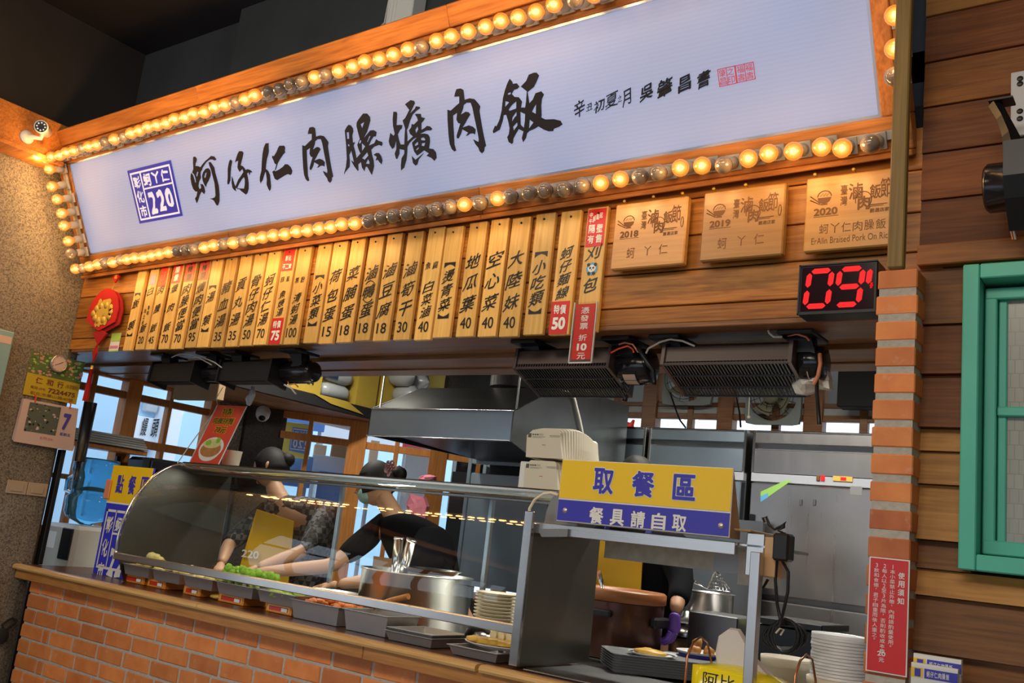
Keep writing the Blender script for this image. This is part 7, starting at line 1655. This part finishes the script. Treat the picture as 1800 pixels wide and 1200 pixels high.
board_at('street_shop_board', 488, 747, 552, 800, .5, 'street_yellow', 'yellow street board with mirrored blue square seen through the corner window', 'sign', .03, mir)
board_at('blue_awning', 480, 725, 575, 747, 1.25, 'street_blue', 'blue awning above the yellow street board', 'awning')
board_at('blue_lower_board', 480, 803, 552, 850, .62, 'street_blue', 'blue panel below the yellow street board', 'panel')
board_at('white_lintel', 560, 700, 920, 768, 2.2, 'street_pale', 'white shop lintel outside the corner windows', 'lintel')
board_at('street_carton', 549, 783, 575, 806, .8, 'street_tan', 'light brown carton on street shelving, left one', 'box', .2)
board_at('street_carton', 580, 780, 612, 808, .8, 'cardboard', 'darker brown carton on street shelving, right one', 'box', .2)
board_at('street_counter', 545, 806, 615, 830, .78, 'street_grey', 'grey street shelf under the two cartons', 'shelf', .3)
board_at('blue_street_box', 550, 832, 605, 900, .60, 'street_blue', 'blue box under the street shelf', 'box', .1)
board_at('red_awning', 707, 752, 760, 790, 1.4, 'street_red', 'red awning outside the middle corner window', 'awning')
board_at('street_pillar', 640, 775, 668, 860, 1.3, 'street_tan', 'brown roadside cabinet outside the corner window', 'cabinet')
board_at('street_cart', 700, 790, 758, 900, 1.2, 'street_grey', 'grey steel street cart outside the middle corner window', 'cart')
board_at('steel_street_door', 786, 790, 840, 900, 1.1, 'street_grey', 'grey steel door outside the right corner window', 'door')
b = B(); b.box(-16, -15.5, 2, 22, 0, 3.2); solo('far_building', b, 'street_pale', 'pale building far down the street beyond the corner windows', 'building')

# ================================================================== PEOPLE
def skin(name, V, E, m_, parent, sub=2):
    me = bpy.data.meshes.new(name); me.from_pydata([v[0] for v in V], E, []); o = link(name, me, m_, parent)
    md = o.modifiers.new('skin', 'SKIN'); md.use_smooth_shade = True
    for i, v in enumerate(V):
        r = v[1]; me.skin_vertices[0].data[i].radius = r if isinstance(r, tuple) else (r, r)
        me.skin_vertices[0].data[i].use_root = (i == 0)
    s_ = o.modifiers.new('sub', 'SUBSURF'); s_.levels = sub; s_.render_levels = sub
    return o
def hand(parent, w, d, palmn, m_, L=.085, curl=.5, side=1):
    """palm and five fingers from the wrist w along d; palmn is the palm normal"""
    w = Vector(w); d = Vector(d).normalized(); n = Vector(palmn).normalized(); s_ = d.cross(n).normalized()*side
    V = [(w, .020), (w+d*.045, (.030, .016)), (w+d*L, (.034, .014))]; E = [(0, 1), (1, 2)]
    o = skin('hand', V, E, m_, parent, 2)
    b = B()
    for k, (f, ln) in enumerate(((-.026, .062), (-.009, .074), (.009, .070), (.026, .055))):
        p = w+d*(L-.008)+s_*f; q = p+d*ln*.45+n*curl*.012; r = q+(d*(1-curl*.5)+n*curl).normalized()*ln*.32; t_ = r+(d*(1-curl)+n*curl*1.3).normalized()*ln*.25
        b.tube([p, q, r, t_], [.0095, .009, .008, .0055], 8)
    p = w+d*.03-s_*.024; b.tube([p, p+d*.02-s_*.024+n*.008, p+d*.045-s_*.030+n*.02, p+d*.062-s_*.024+n*.028], [.012, .011, .0095, .006], 8)
    obj('fingers', b, m_, parent)
def head(parent, c, face, up, m_, hair=True, mask=None, bun=None, sc=1.0):
    """skull with brow, nose, eyes, ears; face is where it looks"""
    c = Vector(c); f = Vector(face).normalized(); u = Vector(up); u = (u-f*u.dot(f)).normalized(); r = f.cross(u).normalized()
    M = Matrix((r, f, u)).transposed().to_4x4(); M.translation = c
    b = B(); b.sphere((0, 0, 0), 1, 24, 16); vs = []
    for x, y, z in b.v:
        X, Y, Z = x*.075, y*.092, z*.115
        if z < 0: X *= 1-.35*z*z*1; Y *= 1-.12*z*z
        if y > .5 and abs(x) < .35 and -.25 < z < .15: Y += .018*(1-abs(x)/.35)*(1-abs(z+.08)/.3)
        vs.append(M @ Vector((X*sc, Y*sc, Z*sc)))
    b.v = [tuple(v) for v in vs]
    n0 = M @ Vector((0, .088, -.02)); b.tube([M @ Vector((0, .085, .01)), M @ Vector((0, .104, -.018)), M @ Vector((0, .09, -.028))], [.006, .011, .007], 8)
    for s_ in (-1, 1): b.sphere(M @ Vector((s_*.076, -.005, -.01)), .018, 8, 6, .45, 1, 1.3)
    obj('head', b, m_, parent)
    b = B()
    for s_ in (-1, 1): b.sphere(M @ Vector((s_*.03, .083, .008)), .008, 8, 6)
    b.tube([M @ Vector((-.045, .082, .032)), M @ Vector((-.018, .09, .034))], .003, 5); b.tube([M @ Vector((.045, .082, .032)), M @ Vector((.018, .09, .034))], .003, 5); obj('eyes', b, 'hair', parent)
    if not mask: b = B(); b.tube([M @ Vector((-.02, .083, -.055)), M @ Vector((0, .088, -.056)), M @ Vector((.02, .083, -.055))], [.003, .0045, .003], 6); obj('mouth', b, 'pink', parent)
    if hair:
        b = B(); b.sphere((0, 0, 0), 1, 24, 16); vs = []
        for x, y, z in b.v:
            k = 1.0 + .03*math.sin(x*30)*math.sin(z*20)*.3
            X, Y, Z = x*.084*k, y*.098*k-.012, z*.122*k+.008
            if y > .35 and z < .45: Y = .06; Z = max(Z, .05)
            if z < -.35: Z = -.05
            vs.append(M @ Vector((X*sc, Y*sc, Z*sc)))
        b.v = [tuple(v) for v in vs]; obj('hair', b, 'hair', parent)
    if mask:
        b = B(); b.sphere((0, 0, 0), 1, 16, 10); vs = []
        for x, y, z in b.v: vs.append(M @ Vector((x*.062, .052+max(y, -.3)*.048, -.045+z*.045)))
        b.v = [tuple(v) for v in vs]; obj('face_mask', b, mask, parent)
    if bun:
        p = M @ Vector(bun); b = B(); blob(b, p, .045, 3, 14, 10, .15); obj('hair_bun', b, 'hair', parent)
    return M
plaid, n_, l_, bs = nt('plaid'); MATS['plaid'] = plaid
tc = n_.new('ShaderNodeTexCoord'); ck = n_.new('ShaderNodeTexChecker'); ck.inputs['Scale'].default_value = 34; ck.inputs['Color1'].default_value = (.03, .03, .04, 1); ck.inputs['Color2'].default_value = (.16, .15, .14, 1)
ck2 = n_.new('ShaderNodeTexChecker'); ck2.inputs['Scale'].default_value = 11; ck2.inputs['Color1'].default_value = (.35, .3, .3, 1); ck2.inputs['Color2'].default_value = (1, 1, 1, 1)
mx = n_.new('ShaderNodeMix'); mx.data_type = 'RGBA'; mx.blend_type = 'MULTIPLY'; mx.inputs['Factor'].default_value = 1
l_.new(tc.outputs['Object'], ck.inputs['Vector']); l_.new(tc.outputs['Object'], ck2.inputs['Vector']); l_.new(ck.outputs['Color'], mx.inputs['A']); l_.new(ck2.outputs['Color'], mx.inputs['B']); l_.new(mx.outputs['Result'], bs.inputs['Base Color']); bs.inputs['Roughness'].default_value = .8
FL = .15
def person(label, pel, chest, neck, headc, face, shL, elL, wrL, shR, elR, wrR, shirt, sleeveL=.5, sleeveR=.5, mask=None, bun=None, hand_m='skin', handsdir=None, palmR=(0, 0, -1), curlR=.5):
    pel, chest, neck, headc = map(Vector, (pel, chest, neck, headc)); shL, elL, wrL, shR, elR, wrR = map(Vector, (shL, elL, wrL, shR, elR, wrR))
    t = thing('person', label, 'person', (pel.x, pel.y, FL))
    side = (shR-shL); side.z = 0; side.normalize(); fwd = Vector((0, 0, 1)).cross(side)
    hipL, hipR = pel-side*.09-Vector((0, 0, .04)), pel+side*.09-Vector((0, 0, .04))
    kL, kR = Vector((hipL.x, hipL.y, .60))+fwd*.02, Vector((hipR.x, hipR.y, .60))+fwd*.02
    fL, fR = Vector((hipL.x, hipL.y, FL+.07)), Vector((hipR.x, hipR.y, FL+.07))
    V = [(pel, (.13, .10)), ((pel+chest)/2, (.13, .10)), (chest, (.15, .11)), (neck, .055), (headc-(headc-neck)*.35, .05),
         (shL, .055), (elL, .04), ((elL+wrL)/2, .036), (wrL, .024), (shR, .055), (elR, .04), ((elR+wrR)/2, .036), (wrR, .024),
         (hipL, .085), (kL, .055), (fL, .035), (fL+fwd*.14-Vector((0, 0, .03)), .03), (hipR, .085), (kR, .055), (fR, .035), (fR+fwd*.14-Vector((0, 0, .03)), .03)]
    E = [(0, 1), (1, 2), (2, 3), (3, 4), (2, 5), (5, 6), (6, 7), (7, 8), (2, 9), (9, 10), (10, 11), (11, 12), (0, 13), (13, 14), (14, 15), (15, 16), (0, 17), (17, 18), (18, 19), (19, 20)]
    skin('body', V, E, 'skin', t)
    g = .032
    sl = [(pel-Vector((0, 0, .02)), (.13+g, .10+g)), ((pel+chest)/2, (.14+g, .105+g)), (chest, (.165+g, .12+g)), (neck-(neck-chest)*.25, .075)]
    def upto(a, c_, w, f):
        if f <= 1: return [(a+(c_-a)*f, .055)]
        return [(c_, .052), (c_+(w-c_)*(f-1), .046)]
    V = sl+[(shL, .055+g-.004)]+upto(shL, elL, wrL, sleeveL); E = [(0, 1), (1, 2), (2, 3), (2, 4)]+[(i, i+1) for i in range(4, len(V)-1)]
    k = len(V); V += [(shR, .055+g-.004)]+upto(shR, elR, wrR, sleeveR); E += [(2, k)]+[(i, i+1) for i in range(k, len(V)-1)]
    skin('shirt', V, E, shirt, t)
    V = [(pel-Vector((0, 0, .0)), (.14, .115)), (hipL, .10), (kL, .07), (fL+Vector((0, 0, .03)), .055), (hipR, .10), (kR, .07), (fR+Vector((0, 0, .03)), .055)]
    skin('trousers', V, [(0, 1), (1, 2), (2, 3), (0, 4), (4, 5), (5, 6)], 'box_navy', t)
    head(t, headc, face, (headc-neck).normalized()+Vector((0, 0, .3)), 'skin', True, mask, bun)
    dl, dr_ = handsdir if handsdir else ((wrL-elL), (wrR-elR))
    hand(t, wrL, dl, Vector((0, 0, -1)), hand_m, side=1); hand(t, wrR, dr_, Vector(palmR), hand_m, side=-1, curl=curlR)
    return t, fwd, side
def apron_panel(t, M0, pts, m_, th=.006, nm='apron'):
    b = B(); n = len(pts); b.add([Vector(p) for p in pts]+[Vector(p)+Vector(M0)*th for p in pts], [tuple(range(n)), tuple(range(n, 2*n))[::-1]]+[(i, (i+1) % n, n+(i+1) % n, n+i) for i in range(n)]); return obj(nm, b, m_, t)
# worker on the left, bending over the pans in a plaid shirt
t, fwd, side = person('worker in a plaid shirt and yellow apron bending over the food case, left', (-4.15, 1.25, 1.08), (-4.10, 1.05, 1.48), (-4.20, .97, 1.66), (-4.29, .98, 1.79), (-.75, -.6, -.45),
    (-3.93, 1.12, 1.58), (-3.86, .95, 1.38), (-3.95, .72, 1.27), (-4.28, 1.0, 1.55), (-4.36, .84, 1.36), (-4.22, .70, 1.26), 'plaid', 1.1, 1.1, bun=(0, -.10, .02))
apron_panel(t, (.5, -.85, 0), [(-4.20, .86, 1.56), (-3.98, .94, 1.52), (-3.98, .97, 1.2), (-4.05, .98, 1.0), (-4.28, .90, 1.0), (-4.26, .86, 1.25)], 'apron')
b = B(); put_text(b, '220', (-4.24, .838, 1.30), (.10, .035, 0), (0, 0, .04), .02); obj('apron_print', b, 'white', t)
# worker in the middle, black shirt, rose hair tie, reaching left
t, fwd, side = person('worker in black shirt with a rose hair tie reaching to the left pans', (-3.02, 1.22, 1.08), (-3.20, 1.08, 1.43), (-3.40, 1.06, 1.63), (-3.52, 1.04, 1.755), (-.8, -.5, -.35),
    (-3.42, 1.02, 1.54), (-3.50, .80, 1.33), (-3.78, .56, 1.255), (-3.06, 1.06, 1.50), (-3.06, .84, 1.33), (-3.32, .68, 1.26), 'shirt_black', .85, .95, mask='mask', bun=(.02, -.125, .03))
b = B(); rp_ = at(688, 822, Y=.97)
for k in range(16):
    a = k*2.4; r_ = .004+.0020*k; b.lathe([(.004, 0), (.011, .004), (.013, .010)], rp_+Vector((r_*math.cos(a), -.002*(16-k)*.5, r_*math.sin(a))), 8, 'Z', Matrix.Rotation(a, 4, 'Y') @ Matrix.Rotation(1.1, 4, 'X'))
obj('rose_hair_tie', b, 'rose', t) if 'rose' in MATS else (mat('rose', (.50, .30, .30), .6), obj('rose_hair_tie', b, 'rose', t))
apron_panel(t, (0, -1, 0), [(-3.35, .93, 1.40), (-3.10, .95, 1.40), (-3.02, 1.02, 1.05), (-3.40, 1.0, 1.05)], 'skin_apron', nm='apron') if 'skin_apron' in MATS else (mat('skin_apron', (.42, .24, .12), .7), apron_panel(t, (0, -1, 0), [(-3.35, .93, 1.40), (-3.10, .95, 1.40), (-3.02, 1.02, 1.05), (-3.40, 1.0, 1.05)], 'skin_apron'))
# worker at the pickup shelf
t, fwd, side = person('worker in black shirt, yellow apron and purple gloves behind the pickup shelf', (-2.06, 1.30, 1.08), (-2.05, 1.24, 1.50), (-2.06, 1.24, 1.72), (-2.07, 1.19, 1.86), (-.25, -.9, -.35),
    (-2.23, 1.22, 1.62), (-2.30, 1.06, 1.40), (-2.12, .93, 1.42), (-1.84, 1.14, 1.60), (-1.73, 1.02, 1.46), (-1.685, .885, 1.355), 'shirt_black', 1.2, 1.72, hand_m='glove', handsdir=((.2, -.5, -.1), (.02, -.12, -1)), palmR=(-1, 0, 0), curlR=.95)
apron_panel(t, (0, -1, 0), [(-2.17, 1.095, 1.60), (-1.95, 1.085, 1.57), (-1.94, 1.09, 1.15), (-2.25, 1.10, 1.15)], 'apron')
b = B(); b.tube([(-1.97, 1.075, 1.57), (-1.93, 1.09, 1.66), (-1.95, 1.16, 1.73)], .014, 6); b.tube([(-2.15, 1.085, 1.60), (-2.15, 1.12, 1.68), (-2.13, 1.18, 1.73)], .014, 6); obj('apron_strap', b, 'strap_blue', t)
# pink cloth bag hanging behind
b = B(); b.tube([(-5.0, 1.9, 2.262), at(745, 872, Y=1.7)], .002, 4) if False else b.box(at(700, 830, Y=1.72).x, at(790, 830, Y=1.72).x, 1.715, 1.73, .15, at(745, 835, Y=1.72).z)
solo('steel_stand', b, 'steel_blue', 'narrow steel stand behind the worker in black', 'stand') if False else None
bag([(733, 870), (745, 872), (750, 890), (745, 930), (738, 938), (722, 905), (712, 885), (722, 868)], 2.36, 'pink_bag', 'pink', 'pink plastic bag hanging behind the worker in black', 'bag', .03, 8)
bag([(735, 846), (738, 838), (748, 835), (757, 834), (764, 838), (762, 848)], 1.75, 'pink_bag', 'pink', 'pink crumpled bag top showing above the glass case', 'bag', .03, 9)
# fluorescent fittings in the kitchen
mat('tube_glow', (.9, .9, .9), .4, emit=(1, .97, .9), es=3.5)
for k, (x, y) in enumerate(((-1.6, 1.40), (-4.15, 1.0))):
    t = thing('tube_light', ('right', 'left')[k]+' fluorescent tube fitting on the kitchen ceiling', 'lamp', (x, y, 2.95), 'kitchen tube lights')
    b = B(); b.cbox(x-.62, x+.62, y-.06, y+.06, 2.965, 2.999, .004); obj('fitting', b, 'white', t)
    b = B(); b.cyl((x-.6, y, 2.948), (x+.6, y, 2.948), .014, 10); obj('tube', b, 'tube_glow', t)
